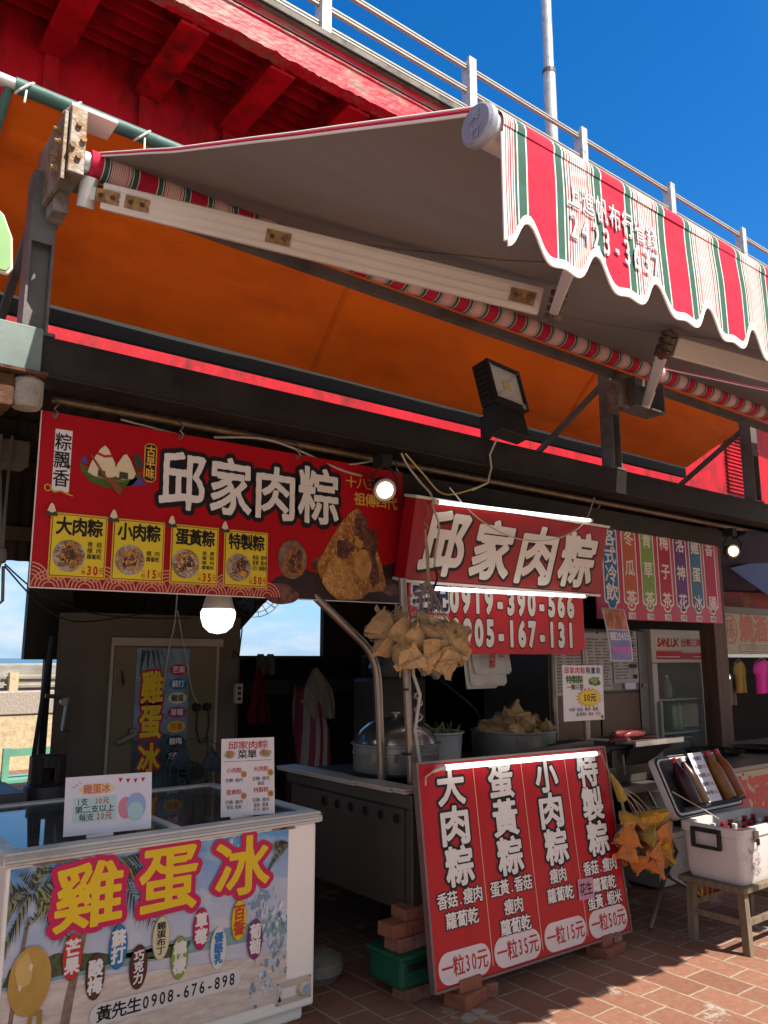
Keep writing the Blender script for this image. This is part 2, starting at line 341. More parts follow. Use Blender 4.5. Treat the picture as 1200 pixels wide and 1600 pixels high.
GREENSTEEL = mat('grey_green_painted_steel', (.16, .21, .20), .5, var=.2, scale=5, stain=(.38, .38, .35), stain_amt=.33, stain_scale=7)
RUST = mat('rusted_steel', (.09, .04, .022), .85, var=.5, scale=12, stain=(.21, .19, .17), stain_amt=.42, stain_scale=5, bump=.5)
RUSTLT = mat('rust_streaked_zinc', (.24, .215, .19), .5, .3, var=.25, scale=9, stain=(.15, .09, .045), stain_amt=.50, stain_scale=8, bump=.15)
RUSTSPOT = mat('rust_bolt_stain', (.27, .16, .07), .7, var=.5, scale=30, stain=(.12, .06, .025), stain_amt=.42, stain_scale=25)
ALU = mat('white_coated_aluminium', (.60, .545, .50), .38, .15, var=.07, scale=4, stain=(.46, .39, .31), stain_amt=.36, stain_scale=3.5, stretch=(.4, 1, 1))
STRIPES = stripes_mat()
GREYCOAT = mat('grey_coated_underside', (.24, .222, .212), .62, var=.06, scale=2.5, stain=(.215, .197, .188), stain_amt=.45, stain_scale=1.5, bump=.45, bscale=2.6, trans=.12, stretch=(.6, 1.6, 1))
WHITETRIM = mat('white_trim', (.78, .76, .72), .8, var=.05)
ORANGE = mat('orange_tarpaulin', (.50, .082, .003), .5, spec=.15, var=.14, scale=2, stain=(.34, .05, .002), stain_amt=.45, stain_scale=1.3, bump=.5, bscale=3.2, trans=.12, stretch=(.5, 1, 1.6))
TEAL = mat('teal_tarpaulin', (.045, .115, .105), .5, var=.2, scale=5, bump=.2, bscale=20)
BLACK = mat('black_rubber', (.016, .015, .015), .6, var=.25, spec=.25)
DARKWOOD = mat('dark_brown_boards', (.04, .025, .018), .75, spec=.2, var=.35, scale=4, stretch=(8, 8, .6), stain=(.02, .014, .012), stain_amt=.45, bump=.25, bscale=12)
WIREWHITE = mat('off_white_cable', (.42, .38, .32), .6, var=.15)
WIREBLACK = mat('black_cable', (.014, .014, .015), .5)
STRING = mat('jute_string', (.33, .26, .18), .9, var=.2)
INOX = mat('brushed_stainless', (.50, .48, .46), .33, .9, var=.16, scale=5, stretch=(1, 1, 9), stain=(.30, .27, .24), stain_amt=.38, stain_scale=3, bump=.05)
INOXOLD = mat('smoked_stainless', (.10, .083, .071), .42, .5, var=.16, scale=3, stain=(.072, .058, .048), stain_amt=.42, stain_scale=1.8, bump=.03, bscale=12)
CHROME = mat('worn_steel_tube', (.27, .22, .185), .3, .7, var=.18, scale=9, stain=(.16, .12, .09), stain_amt=.38, stain_scale=9)

# ------------------------------------------------------------------ ground, sea, harbour walls
g = MB(); g.poly([(-90, -90, 0), (90, -90, 0), (90, 13.2, 0), (-90, 13.2, 0)]); tag(g.build('paving', paving_mat()), kind='structure')
SEA = mat('sea_water', (.008, .085, .135), .25, var=.25, scale=.05, bump=.3, bscale=.4)
g = MB(); g.poly([(-6000, 13.2, -2.5), (6000, 13.2, -2.5), (6000, 8000, -2.5), (-6000, 8000, -2.5)]); tag(g.build('sea', SEA), kind='structure')
g = MB(); g.poly([(-90, -90, .004), (90, -90, .004), (90, -.8, .004), (-90, -.8, .004)]); tag(g.build('bounce_plaza', mat('pale_bounce_concrete', (.52, .44, .34), .9, var=.15, scale=1.5, bump=.2)), kind='structure')  # unseen pale ground behind the camera, added to bounce warm light onto the stall
t = thing('seawall', 'grey weathered concrete seawall standing before the sea', 'wall', (0, 12, 0))
SANDY = mat('sandy_render', (.50, .40, .26), .95, var=.25, scale=18, bump=.3, bscale=40)
GRANITE = mat('granite_wash', (.36, .31, .27), .9, var=.4, scale=45, bump=.4, bscale=70)
MB().box(-12, 12, 12.75, 13.1, -.02, 1.42).build('wall_face', mat('sunlit_concrete', (.29, .28, .265), .9, var=.25, scale=2.5, stain=(.21, .20, .185), stain_amt=.45, stretch=(1, 1, 3), bump=.3), t, bevel=.03)
c = MB(); c.bar((2.9, 12.7, 1.25), (4.0, 12.7, 1.24), .02, .018); c.bar((2.9, 12.7, 1.12), (4.0, 12.7, 1.12), .02, .018); c.build('broken_rail', SANDY, t)
MB().box(2.98, 3.10, 12.62, 12.74, .6, 1.29).build('stub_post', SANDY, t)
t = thing('parapet', 'low sandy parapet with speckled granite coping, behind the gas bottle', 'wall', (0, 12, 0))
MB().box(-12, 10, 12.02, 12.3, 0, .735).build('base', SANDY, t)
MB().box(-12, 10, 12.0, 12.45, .737, 1.04).build('coping', GRANITE, t, bevel=.01)

# ------------------------------------------------------------------ red elevated walkway behind the stalls
t = thing('elevated_walkway', 'red painted steel walkway with peeling fascia and joists high behind the stall', 'walkway', (4, 7, 3.4))
WX0, WX1 = -8, 40
MB().box(WX0, WX1, 6.47, 6.75, 3.95, 6.84).build('girder', RED_STEEL, t)
x = 1.45 - .82 * 10
while x < 24:
    j = MB(); j.box(x - .12, x + .12, 5.40, 6.42, 6.50, 6.53); j.box(x - .02, x + .02, 5.40, 6.42, 6.53, 6.80); j.build('joist', RED_STEEL, t, bevel=.004)
    f = MB(); f.box(x - .06, x + .06, 6.42, 6.469, 4.9, 6.8); f.build('stiffener', RED_STEEL, t); x += .82
for k in range(7):
    yy = 5.43 + .145 * k; d_ = MB(); d_.box(WX0, WX1, yy, yy + .03, 6.74, 6.80); d_.build('stringer', RED_STEEL, t)
MB().box(WX0, WX1, 5.3, 6.75, 6.845, 6.89).build('deck', RED_STEEL, t)
# ragged lower edge of the fascia
rag = []; xx = WX0
while xx < 24: rag.append((xx, 5.27, 6.545 + .02 * mnoise.noise((xx * 1.3, 0, 0)) + .022 * mnoise.noise((xx * 9, 0, 2)) + .012 * mnoise.noise((xx * 31, 4, 2)))); xx += .03
f = MB(); f.prism([(WX0, 5.27, 6.9), *rag, (24, 5.27, 6.9)], (0, .13, 0)); f.build('fascia', RED_PEEL, t)
MB().box(WX0, WX1, 5.22, 5.5, 6.9, 6.98).build('kerb', CONC, t)
MB().tube([(WX0, 5.215, 6.905), (WX1, 5.215, 6.905)], .012).build('cable', WIREBLACK, t); MB().tube([(WX0, 5.25, 6.80), (WX1, 5.25, 6.815)], .009).build('cable', WIREBLACK, t)
lv = MB()
for k in range(16): lv.box(11.95, 12.85, 6.43, 6.469, 4.1 + k * .062, 4.13 + k * .062)
lv.build('louvre', RED_STEEL, t)
t = thing('railing', 'grey steel railing with three thin rails on top of the red walkway', 'railing', (5, 5.3, 6.98))
x = 3.43
while x < 26:
    p = MB(); p.box(x - .05, x + .05, 5.235, 5.27, 6.981, 7.66); p.box(x - .05, x - .035, 5.27, 5.36, 6.981, 7.63); p.build('post', STEEL, t, bevel=.004); x += 1.82
for z in (7.53, 7.26, 7.05):
    r = MB(); r.box(-8, 40, 5.275, 5.31, z, z + .016); r.build('rail', mat('plain_rail_steel', (.36, .345, .32), .45, .1, var=.1), t); r = MB(); r.box(-8, 40, 5.272, 5.312, z + .030, z + .046); r.build('rail', mat('plain_rail_steel', (.46, .44, .41)), t)
t = thing('lamp_pole', 'tall pale grey round pole rising behind the railing into the sky', 'pole', (7.9, 6.3, 7.6))
MB().lathe([(.085, 7.6), (.085, 9.45)], (7.78, 6.3, 0), 14).build('lower_tube', STEEL, t, smooth=True)
MB().lathe([(.07, 9.45), (.065, 15)], (7.78, 6.3, 0), 14).build('upper_tube', STEEL, t, smooth=True)
MB().lathe([(.092, 9.40), (.092, 9.46)], (7.78, 6.3, 0), 14).build('collar', PAINTSTEEL, t)

# ------------------------------------------------------------------ steel frame of the stall
t = thing('steel_gantry', 'dark steel beam with grey upright posts and braces carrying the striped awning', 'frame', (3.7, 3.35, 2.6))
b = MB(); b.box(.79, 9.5, 3.3, 3.31, 2.635, 2.80); b.box(.79, 9.5, 3.31, 3.46, 2.79, 2.80); b.box(.79, 9.5, 3.29, 3.46, 2.625, 2.635); b.box(.79, 9.5, 3.45, 3.46, 2.635, 2.79); b.build('beam', DARKSTEEL, t, bevel=.003)
for x in (.765, 4.65, 6.6):
    p = MB(); p.box(x - .05, x - .04, 3.30, 3.40, 2.80, 3.52); p.box(x + .04, x + .05, 3.30, 3.40, 2.80, 3.52); p.box(x - .04, x + .04, 3.345, 3.355, 2.80, 3.52); p.box(x - .04, x + .04, 3.30, 3.305, 3.2, 3.52); p.build('post', PAINTSTEEL, t)
    MB().box(x - .08, x + .08, 3.295, 3.42, 2.801, 2.815).build('base_plate', PAINTSTEEL, t)
    MB().bar((x, 3.38, 3.46), (x, 4.03, 3.07), .035, .035).build('brace', PAINTSTEEL, t)
MB().box(.62, 6.72, 4.03, 4.07, 3.165, 3.262).build('rear_rail', BLACK, t)
MB().bar((.82, 3.17, 3.43), (8, 3.17, 3.41), .045, .05).build('front_rail', PAINTSTEEL, t)
MB().tube([(.9, 3.5, 2.60), (2.4, 3.48, 2.60), (8, 3.48, 2.585)], .018).build('hanging_rod', mat('rusty_rod', (.16, .10, .06), .5, .5, var=.4, scale=14), t)
t = thing('neighbour_beam', 'grey green steel beam end with flaking white paint, left of the dark beam', 'beam', (.3, 3.3, 2.6))
MB().box(-2.5, .785, 3.24, 3.46, 2.62, 2.805).build('web', GREENSTEEL, t, bevel=.004)
MB().box(-2.5, .81, 3.22, 3.48, 2.605, 2.618).build('flange', RUST, t)
t = thing('bolted_bracket', 'rusty bracket lump under the grey green beam end', 'bracket', (.5, 3.3, 2.5))
MB().box(-.4, .70, 3.26, 3.44, 2.47, 2.603).build('channel', RUST, t, bevel=.01)
MB().lathe([(0, 2.478), (.05, 2.48), (.062, 2.5), (.062, 2.59), (.05, 2.603), (0, 2.603)], (.755, 3.30, 0), 14).build('plate', mat('chipped_plaster', (.27, .25, .225), .9, var=.35, scale=9, bump=.5), t, smooth=True)

# ------------------------------------------------------------------ orange tarpaulin lean-to above the beam
t = thing('tarpaulin', 'orange tarpaulin with teal outer side, slung below its pole behind the awning', 'tarpaulin', (3.6, 3.6, 3.1))
TY0, TZ0, TY1, TZ1 = 3.36, 3.90, 4.02, 3.255
def tarpf(dz):
    def fn(u, v):
        x = .60 + (6.12 + .75 * (1 - v)) * u; y = TY0 + (TY1 - TY0) * v; z = TZ0 + (TZ1 - TZ0) * v
        n = mnoise.noise((x * .9, v * 2, 3)) * .035 + mnoise.noise((x * 4, v * 1.2, 8)) * .014
        n *= (1 - .75 * v); n += .012 * math.sin(x * 11 + 6 * mnoise.noise((x * .8, 1, 1))) * max(0, v - .8) * 5 * (.1 if x < 5 else 1.2) * (1 - v) * 5
        s = math.sin(math.pi * v) * .04
        return (x, y + (n + s) * .68 + dz * .7, z + (n + s) * .3 + dz * .7)
    return fn
MB().grid(tarpf(0), 120, 22).build('inner_sheet', ORANGE, t, smooth=True)
for x in (2.55, 4.9):
    MB().grid(lambda u, v: (lambda p: (x + .03 * u, p[1] - .004, p[2] - .003))(tarpf(0)((x - .60) / 6.5, .02 + .96 * v)), 1, 22).build('seam', ORANGE, t, smooth=True)
hem = MB(); hem.tube([(.62, 3.37, 3.915), (7.2, 3.37, 3.915)], .034, 10); hem.build('pole_sleeve', TEAL, t, smooth=True)
MB().lathe([(.02, .545), (.026, .545), (.026, .63), (.02, .63)], (0, 3.37, 3.915), 12, 'x').build('pole', STEEL, t, smooth=True)
MB().tube([(.60, 3.38, 3.9), (.585, 3.5, 3.75), (.60, 4.0, 3.17)], .02).build('side_hem', TEAL, t)
TIE = mat('white_tie_string', (.62, .6, .55), .9)
for x in (.66, .86, 1.18):
    k = MB(); k.tube([(x + .035 * math.sin(a), 3.37 + .04 * math.cos(a), 3.915 + .04 * math.sin(a + .3)) for a in [i * .55 for i in range(13)]], .006, 5); k.tube([(x, 3.33, 3.88), (x - .01, 3.3, 3.80)], .005, 5); k.build('tie', TIE, t)

# ------------------------------------------------------------------ folding-arm awning
def fz(y): return 2.07 + .468 * y                                   # height of the cloth above the street
def awning(x0, x1, label, arms, lettering=False, valance=True):
    t = thing('awning', label, 'awning', (x0, 3.1, 3.5), group='folding arm awnings')
    MB().lathe([(.058, x0 - .03), (.058, x1 - .02)], (0, 3.1, 3.50), 20, 'x').build('roller', STRIPES, t, smooth=True)
    MB().lathe([(.045, x0 - .075), (.045, x0 - .03)], (0, 3.1, 3.5), 18, 'x').build('roller_end', STEEL, t, smooth=True)
    def sheet(dz):
        def fn(u, v):
            xl = x0 + .01 + .085 * v; x = xl + (x1 - xl) * u; y = 3.10 - (3.10 - .965) * v
            sag = -.03 * math.sin(math.pi * v) * (1 - .5 * abs(2 * u - 1) ** 6) + .006 * mnoise.noise((x * 1.5, y * 3, 1)) * math.sin(math.pi * v)
            return (x, y, 3.553 + (2.530 - 3.553) * v + sag + dz)
        return fn
    MB().grid(sheet(0), 60, 24).build('canopy_cloth', STRIPES, t, smooth=True)
    MB().grid(sheet(-.004), 60, 24).build('cloth_lining', GREYCOAT, t, smooth=True)
    for xs in (1.95, 3.1, 4.2):
        if x0 < xs < x1: MB().grid(lambda u, v: (lambda p: (p[0] + .014 * u, p[1], p[2]))(sheet(-.0065)((xs - x0) / (x1 - x0), v)), 1, 24).build('lining_seam', mat('lining_seam', (.20, .185, .176), .7), t)
    hp = [sheet(0)(0, k / 24) for k in range(25)]
    MB().tube([(p[0] - .003, p[1], p[2] + .004) for p in hp], .0065, 8).build('side_hem', mat('red_hem', (.42, .018, .04), .8), t, smooth=True); MB().tube([(p[0] - .006, p[1], p[2] - .004) for p in hp], .0035, 6).build('hem_piping', WHITETRIM, t, smooth=True); MB().tube([(p[0] - .004, p[1], p[2] + .012) for p in hp], .0028, 6).build('hem_piping', WHITETRIM, t, smooth=True)
    FY = .928
    # front bar with its round end cap
    bz = 2.495; by = .965
    bar = MB(); bar.lathe([(.034, x0 + .09), (.034, x1)], (0, by, bz), 20, 'x'); bar.build('front_bar', STEEL, t, smooth=True)
    cap = MB(); cap.lathe([(0, x0 + .068), (.037, x0 + .069), (.043, x0 + .075), (.043, x0 + .088), (.036, x0 + .092)], (0, by, bz), 28, 'x'); cp = cap.build('end_cap', mat('dull_zinc_cap', (.30, .31, .37), .5, .4, var=.12, scale=20, bump=.1), t, smooth=True)
    em = MB()
    for ch, dz in (('興', .022), ('竹', -.024)):
        V, F = glyph(ch, .02, 30); em.add([(x0 + .0665, by - (u - .5) * .028, bz + dz * .75 + (w - .5) * .026) for u, w in V], F)
    em.build('cap_lettering', mat('raised_zinc', (.42, .43, .5), .4, .5), cp)
    if valance:
        per = .2027
        def zb(x):
            d = ((x - 1.063 + per / 2) % per) - per / 2
            a = abs(d); return 2.248 + .058 * math.exp(-(a / .034) ** 2.4) - .008 * math.exp(-((a - .06) / .03) ** 2)
        vx0 = x0 + .105; nx = int((x1 - vx0) / .009)
        def vf(off, lo, hi):
            def fn(u, v):
                x = vx0 + (x1 - vx0) * u; b = zb(x) if x > vx0 + .03 or True else 2.26
                if lo is None:
                    z0, z1 = b, 2.49
                else: z0, z1 = b + lo, b + hi
                z = z0 + (z1 - z0) * v
                w = .016 * mnoise.noise((x * 3, z * 2, 5)) * max(0, min(1, (2.5 - z) / .1))
                y = FY + w - .02 * max(0, (2.50 - z)) + off
                return (x, y, z)
            return fn
        va = MB().grid(vf(0, None, 0), nx, 14).build('valance', STRIPES, t, smooth=True)
        MB().grid(vf(-.003, -.004, .014), nx, 1).build('valance_trim', WHITETRIM, t, solid=.004)
        rl = MB(); rl.grid(lambda u, v: (vx0 + (x1 - vx0) * u, by + .040 * math.cos(R(80 + 110 * v)), bz + .040 * math.sin(R(80 + 110 * v))), 60, 6); rl.build('bar_wrap', STRIPES, t, smooth=True)
        MB().tube([(vx0 - .002, FY, 2.47), (vx0 - .002, FY, 2.25)], .004, 5).build('valance_trim', WHITETRIM, t)
        if lettering:
            W = mat('worn_white_paint', (.70, .66, .67), .7, var=.2, scale=40, stain=(.52, .30, .33), stain_amt=.46, stain_scale=40); SH = mat('lettering_shade', (.42, .38, .44), .7)
            def vtext(rows, m, dx, dz, off, nm, grow):
                mb = MB()
                for txt, cx0, cx1, zc, h in rows:
                    st = (cx1 - cx0) / len(txt)
                    for i, ch in enumerate(txt):
                        V, F = glyph(ch, grow, 34, .02); cx = cx0 + st * (i + .5)
                        P = []
                        for u, w in V:
                            X = cx + (u - .5) * st * .86 + dx; Z = zc + (w - .5) * h + dz
                            P.append((X, FY + .016 * mnoise.noise((X * 3, Z * 2, 5)) * max(0, min(1, (2.5 - Z) / .1)) - .02 * (2.5 - Z) - off, Z))
                        mb.add(P, F)
                mb.build(nm, m, va, fix=False)
            rows = [('上進帆布行省錢', 1.175, 1.49, 2.412, .056), ('2423-3637', 1.178, 1.49, 2.346, .056)]
            vtext(rows, SH, .003, -.003, .0035, 'lettering_shadow', 0.); vtext(rows, W, 0, 0, .005, 'lettering', .002)
    # cassette bracket bolted to the frame at the left
    if arms:
        b = MB(); b.box(x0 - .13, x0 - .065, 3.02, 3.18, 3.39, 3.68); b.build('bracket', RUSTLT, t, bevel=.004)
        b2 = MB(); b2.box(x0 - .15, x0 - .132, 3.04, 3.42, 3.36, 3.66); b2.box(x0 - .13, x0 - .07, 3.185, 3.40, 3.30, 3.60); b2.build('bracket_plate', RUSTLT, t, bevel=.003)
        b3 = MB(); b3.box(x0 - .13, x0 + .06, 3.03, 3.17, 3.682, 3.70); b3.build('bracket_tongue', ALU, t, bevel=.004)
        for (yy, zz) in ((3.10, 3.60), (3.12, 3.50), (3.07, 3.53), (3.15, 3.47), (3.10, 3.43)):
            bo = MB(); bo.lathe([(.016, x0 - .158), (.016, x0 - .14), (.009, x0 - .14), (.009, x0 - .175)], (0, yy, zz), 6, 'x')
            bo.build('bolt', RUSTSPOT, t)
        bo = MB()
        for (xx, zz) in ((.0, 3.60), (.02, 3.54), (-.02, 3.5), (.005, 3.46)): bo.lathe([(.012, 3.005), (.012, 3.02)], (x0 - .098 + xx, 0, zz), 6, 'y')
        bo.build('bolt_heads', RUSTSPOT, t)
    def arm(sh, el, fr, rustspots):
        sh, el, fr = Vector(sh), Vector(el), Vector(fr)
        d = (el - sh).normalized(); pl = Vector((0, .446, .0)) ; upn = Vector((0, -.452, .892))
        a = MB(); a.bar(sh + d * .07, el - d * .06, .045, .105, upn); ar = a.build('arm', ALU, t, bevel=.006)
        sd = d.cross(upn).normalized(); ua = sd.cross(d)
        r = MB()
        for s in (-1, 1):
            for k in (-.032, 0, .034): r.bar(sh + d * .08 + sd * s * .024 + ua * k, el - d * .07 + sd * s * .024 + ua * k, .006, .007, upn)
        r.build('arm_rib', ALU, ar)
        L = (el - sh).length
        for q in rustspots:
            p = sh + d * (q * L)
            rs = MB()
            for s in (-1, 1): rs.bar(p - d * .05 + sd * s * .0285 + ua * .0, p + d * .05 + sd * s * .0285, .002, .05, upn)
            rs.build('rust_plate', RUSTSPOT, ar)
            bm_ = MB()
            for s in (-1, 1):
                for k in (-.025, .025): bm_.tube([p + d * k + sd * s * .028, p + d * k + sd * s * .036], .009, 8)
            bm_.build('arm_bolt', RUST, ar)
        j = MB(); j.tube([sh - ua * .06, sh + ua * .06], .035, 12); j.bar(sh - d * .01, sh + d * .09, .05, .05, upn); j.build('shoulder_joint', STEEL, t, smooth=True)
        j = MB()
        for k in (-.045, -.015, .015, .045): j.tube([el + ua * (k - .009), el + ua * (k + .009)], .034, 12)
        j.tube([el - ua * .065, el + ua * .065], .012, 8); j.build('elbow_joint', RUST, t, smooth=True)
        d2 = (fr - el).normalized(); a = MB(); a.bar(el + d2 * .04, fr, .035, .085, upn); a.build('forearm', ALU, t, bevel=.006)
    if arms:
        arm((x0 - .03, 3.08, 3.36), (2.33, 1.9, 2.855), (1.35, 1.0, 2.46), (.05, .115, .42, .93))
        arm((x1 - .16, 3.03, 3.24), (2.93, 1.81, 2.815), (4.3, 1.0, 2.46), (.93,))
    return t
awning(.90, 4.80, 'red green and white striped awning with the scalloped valance over the stall front', True, True)
t2 = awning(4.90, 9.4, 'second striped awning roller, right of the square bracket box', False)
bx = thing('bracket_box', 'grey square bracket box with bolts under the awning roller at the middle post', 'bracket', (4.78, 3.1, 3.2))
b = MB(); b.box(4.55, 4.90, 3.06, 3.22, 3.19, 3.205); b.box(4.55, 4.90, 3.21, 3.22, 3.205, 3.42); b.box(4.885, 4.90, 3.06, 3.21, 3.205, 3.42); b.box(4.55, 4.565, 3.06, 3.21, 3.205, 3.40); b.build('housing', PAINTSTEEL, bx, bevel=.003)
b = MB(); b.box(4.44, 4.55, 3.12, 3.14, 3.18, 3.42); b.box(4.53, 4.55, 3.14, 3.28, 3.18, 3.42); b.build('plate', RUSTLT, bx, bevel=.002)
b = MB()
for k in range(9): b.lathe([(.005, 3.112), (.005, 3.121)], (4.462 if k % 2 else 4.53, 0, 3.2 + k * .024), 6, 'y')
for q in ((4.7, 3.25), (4.76, 3.26), (4.73, 3.33)): b.lathe([(.016, 3.19), (.016, 3.21)], (q[0], 0, q[1]), 6, 'y')
b.build('bolts', CHROME, bx)

# ------------------------------------------------------------------ enclosure of the stall
t = thing('stall_roof', 'dark corrugated metal roof of the stall under the orange tarpaulin', 'roof', (3.7, 5, 2.75))
def cor(u, v): x = -3 + 9.6 * u; return (x, 3.47 + 3.1 * v, 2.72 + .012 * math.sin(x * 60) + .0 * v)
MB().grid(cor, 480, 1).build('roof_sheet', mat('dark_corrugated_roof', (.05, .042, .038), .6, .2, var=.3, scale=6, stain=(.03, .022, .018), stain_amt=.45), t, solid=.004)
for y in (4.3, 5.2, 6.1): MB().box(-3, 6.6, y - .03, y + .03, 2.60, 2.70).build('purlin', DARKWOOD, t)
MB().box(.9, 6.6, 3.56, 3.60, 2.44, 2.57).build('fascia_board', mat('old_dark_batten', (.028, .022, .018), .7, var=.4, scale=8), t)
t = thing('back_wall', 'dark brown board wall at the back of the stall with a window opening to the sky', 'wall', (4.5, 6.5, 0))
w = MB(); w.box(1.92, 6.7, 6.5, 6.56, 0, 1.515); w.box(1.92, 3.405, 6.5, 6.56, 1.515, 2.7); w.box(4.32, 6.7, 6.5, 6.56, 1.515, 2.7); w.box(3.405, 4.32, 6.5, 6.56, 2.12, 2.7); w.build('boards', DARKWOOD, t)
r = MB(); r.box(2.6, 6.4, 6.46, 6.5, 1.18, 1.30); r.box(3.40, 4.33, 6.47, 6.5, 1.49, 1.52); r.build('batten', mat('grey_wood_batten', (.09, .075, .065), .7, var=.3, scale=7, stretch=(.5, 3, 3)), t)
c = MB(); c.prism([(3.405, 6.50, 1.72), (3.405, 6.50, 2.12), (3.78, 6.50, 2.12)], (0, .05, 0)); c.build('corner_board', DARKWOOD, t)
t = thing('side_wall', 'dark corrugated side sheet above the opening to the sea', 'wall', (1, 5.5, 2.1))
MB().grid(lambda u, v: (-3 + 4.40 * u, 5.5 + .012 * math.sin(u * 330), 2.115 + .6 * v), 260, 1).build('sheet', mat('brown_corrugated_sheet', (.045, .035, .03), .6, .2, var=.35, scale=5, stain=(.09, .055, .035), stain_amt=.35), t, solid=.004)
MB().box(-3, 1.38, 5.44, 5.48, 2.24, 2.33).build('rail', mat('rusty_angle', (.10, .07, .05), .7, .2, var=.4, scale=6), t)
t = thing('screen', 'black screen edge hanging beside the beige cold room, above the crank', 'panel', (1.4, 5.45, 1.5))
MB().box(1.345, 1.62, 5.40, 5.46, 1.49, 2.7).build('panel', mat('black_panel', (.02, .017, .016), .6, var=.3), t)
MB().box(1.475, 1.52, 5.40, 5.45, .9, 1.49).build('strip', mat('black_panel', (.02, .017, .016)), t)
t = thing('neighbour_post', 'brown wooden post between the glass fridge and the next stall', 'post', (6.45, 3.7, 0))
MB().box(6.37, 6.56, 3.66, 3.80, 0, 2.62).build('timber', mat('brown_timber', (.10, .055, .04), .65, var=.3, scale=5, stretch=(5, 5, .6), stain=(.05, .03, .022), stain_amt=.42, bump=.2), t, bevel=.004)
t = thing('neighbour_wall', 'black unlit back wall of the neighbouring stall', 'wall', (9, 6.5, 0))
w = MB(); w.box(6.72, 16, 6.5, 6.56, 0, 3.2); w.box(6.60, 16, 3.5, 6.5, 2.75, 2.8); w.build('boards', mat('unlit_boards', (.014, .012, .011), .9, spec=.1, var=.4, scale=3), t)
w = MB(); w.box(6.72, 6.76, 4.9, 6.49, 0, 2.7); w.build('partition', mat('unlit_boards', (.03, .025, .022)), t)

t = thing('neighbour_stall', 'dark shuttered neighbouring stall at the left edge under the grey green beam', 'stall', (-1.2, 3.6, 0))
MB().box(-3.2, -.35, 3.5, 3.56, 0, 2.6).build('shutter', mat('dark_shutter', (.10, .085, .07), .5, .3, var=.3), t)
MB().box(-.41, -.35, 3.56, 5.4, 0, 2.6).build('side', DARKWOOD, t)
t = thing('added_stall_row', 'long row of shaded stall fronts across the street', 'building', (2, -10, 0))  # out of view behind the camera; added to keep low sky light off the interior
FC = mat('added_stall_front', (.16, .125, .10), .8, var=.4, scale=1.2)
MB().box(-25, 30, -13, -10, 0, 3.0).build('front', FC, t); MB().box(-25, 30, -13.2, -9.4, 3.01, 3.2).build('roof', FC, t)
for k in range(10): MB().box(-24 + 5.4 * k, -20 + 5.4 * k, -9.99, -9.95, .2, 2.6).build('shutter', mat('dark_shutter', (.10, .085, .07)), t)
# ------------------------------------------------------------------ beige cold room behind the freezer
t = thing('cold_room', 'beige stucco cold room box with a printed door, in the shade behind the freezer', 'cold room', (2, 5.4, 0))
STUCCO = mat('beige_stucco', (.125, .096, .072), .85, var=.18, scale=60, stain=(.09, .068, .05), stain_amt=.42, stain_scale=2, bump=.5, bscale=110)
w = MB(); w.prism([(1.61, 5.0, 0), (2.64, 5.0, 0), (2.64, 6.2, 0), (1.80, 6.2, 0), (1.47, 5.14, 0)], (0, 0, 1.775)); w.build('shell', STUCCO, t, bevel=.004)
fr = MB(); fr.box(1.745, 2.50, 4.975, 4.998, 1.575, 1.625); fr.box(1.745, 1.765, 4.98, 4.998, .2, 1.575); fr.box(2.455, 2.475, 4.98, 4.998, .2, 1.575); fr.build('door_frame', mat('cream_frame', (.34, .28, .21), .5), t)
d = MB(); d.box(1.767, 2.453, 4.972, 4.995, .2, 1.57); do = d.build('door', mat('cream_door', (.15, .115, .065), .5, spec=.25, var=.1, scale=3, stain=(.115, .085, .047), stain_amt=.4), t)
h = MB(); h.bar((1.80, 4.95, .99), (1.915, 4.93, 1.045), .018, .03); h.lathe([(.028, 4.94), (.028, 4.972)], (1.90, 0, 1.05), 10, 'y'); h.build('handle', mat('dull_chrome', (.16, .15, .14), .4, .8), do, bevel=.004)
MB().tube([(1.815, 4.965, 1.42), (1.815, 4.95, 1.38), (1.83, 4.965, 1.34)], .006).build('latch', DARKSTEEL, do)
bd = bpy.data.objects.new('door_banner', None); COL.objects.link(bd); bd.parent = t; bd.location = (1.905, 4.968, .70); bd.matrix_parent_inverse = WM(t).inverted()
B = Board(bd); BW, BH = .355, .86
B.poly([[(0, 0), (BW, 0), (BW, BH), (0, BH)]], mat('poster_sky_print', (.16, .24, .30), .4, var=.5, scale=5, stain=(.04, .07, .08), stain_amt=.36, stain_scale=6), 0, 'poster')
B.poly([[(0, 0), (BW, 0), (BW, .28), (BW * .6, .33), (0, .30)]], mat('poster_water_print', (.03, .07, .085), .4, var=.6, scale=9), 1, 'poster_water')
fr_ = [[(.03 + .03 * i, BH - .005), (.06 + .026 * i, BH - .02), (.02 + .05 * i, BH - .18 + .02 * (i % 3))] for i in range(7)]
B.poly(fr_, mat('poster_leaf_print', (.02, .04, .02), .5), 2, 'poster_leaves')
YEL = flat('sign_yellow_print', (.66, .46, .02)); CRIM = flat('sign_crimson_print', (.42, .012, .05)); WHT = flat('sign_white_print', (.70, .66, .63)); INK = flat('sign_black_print', (.012, .010, .012))
it = [('雞', .108, .62, .135, .19), ('蛋', .108, .405, .135, .19), ('冰', .108, .19, .135, .17)]
B.glyphs(it, CRIM, 3, .12, 60, fit=True, name='lettering_edge'); B.glyphs(it, YEL, 4, .035, 60, fit=True)
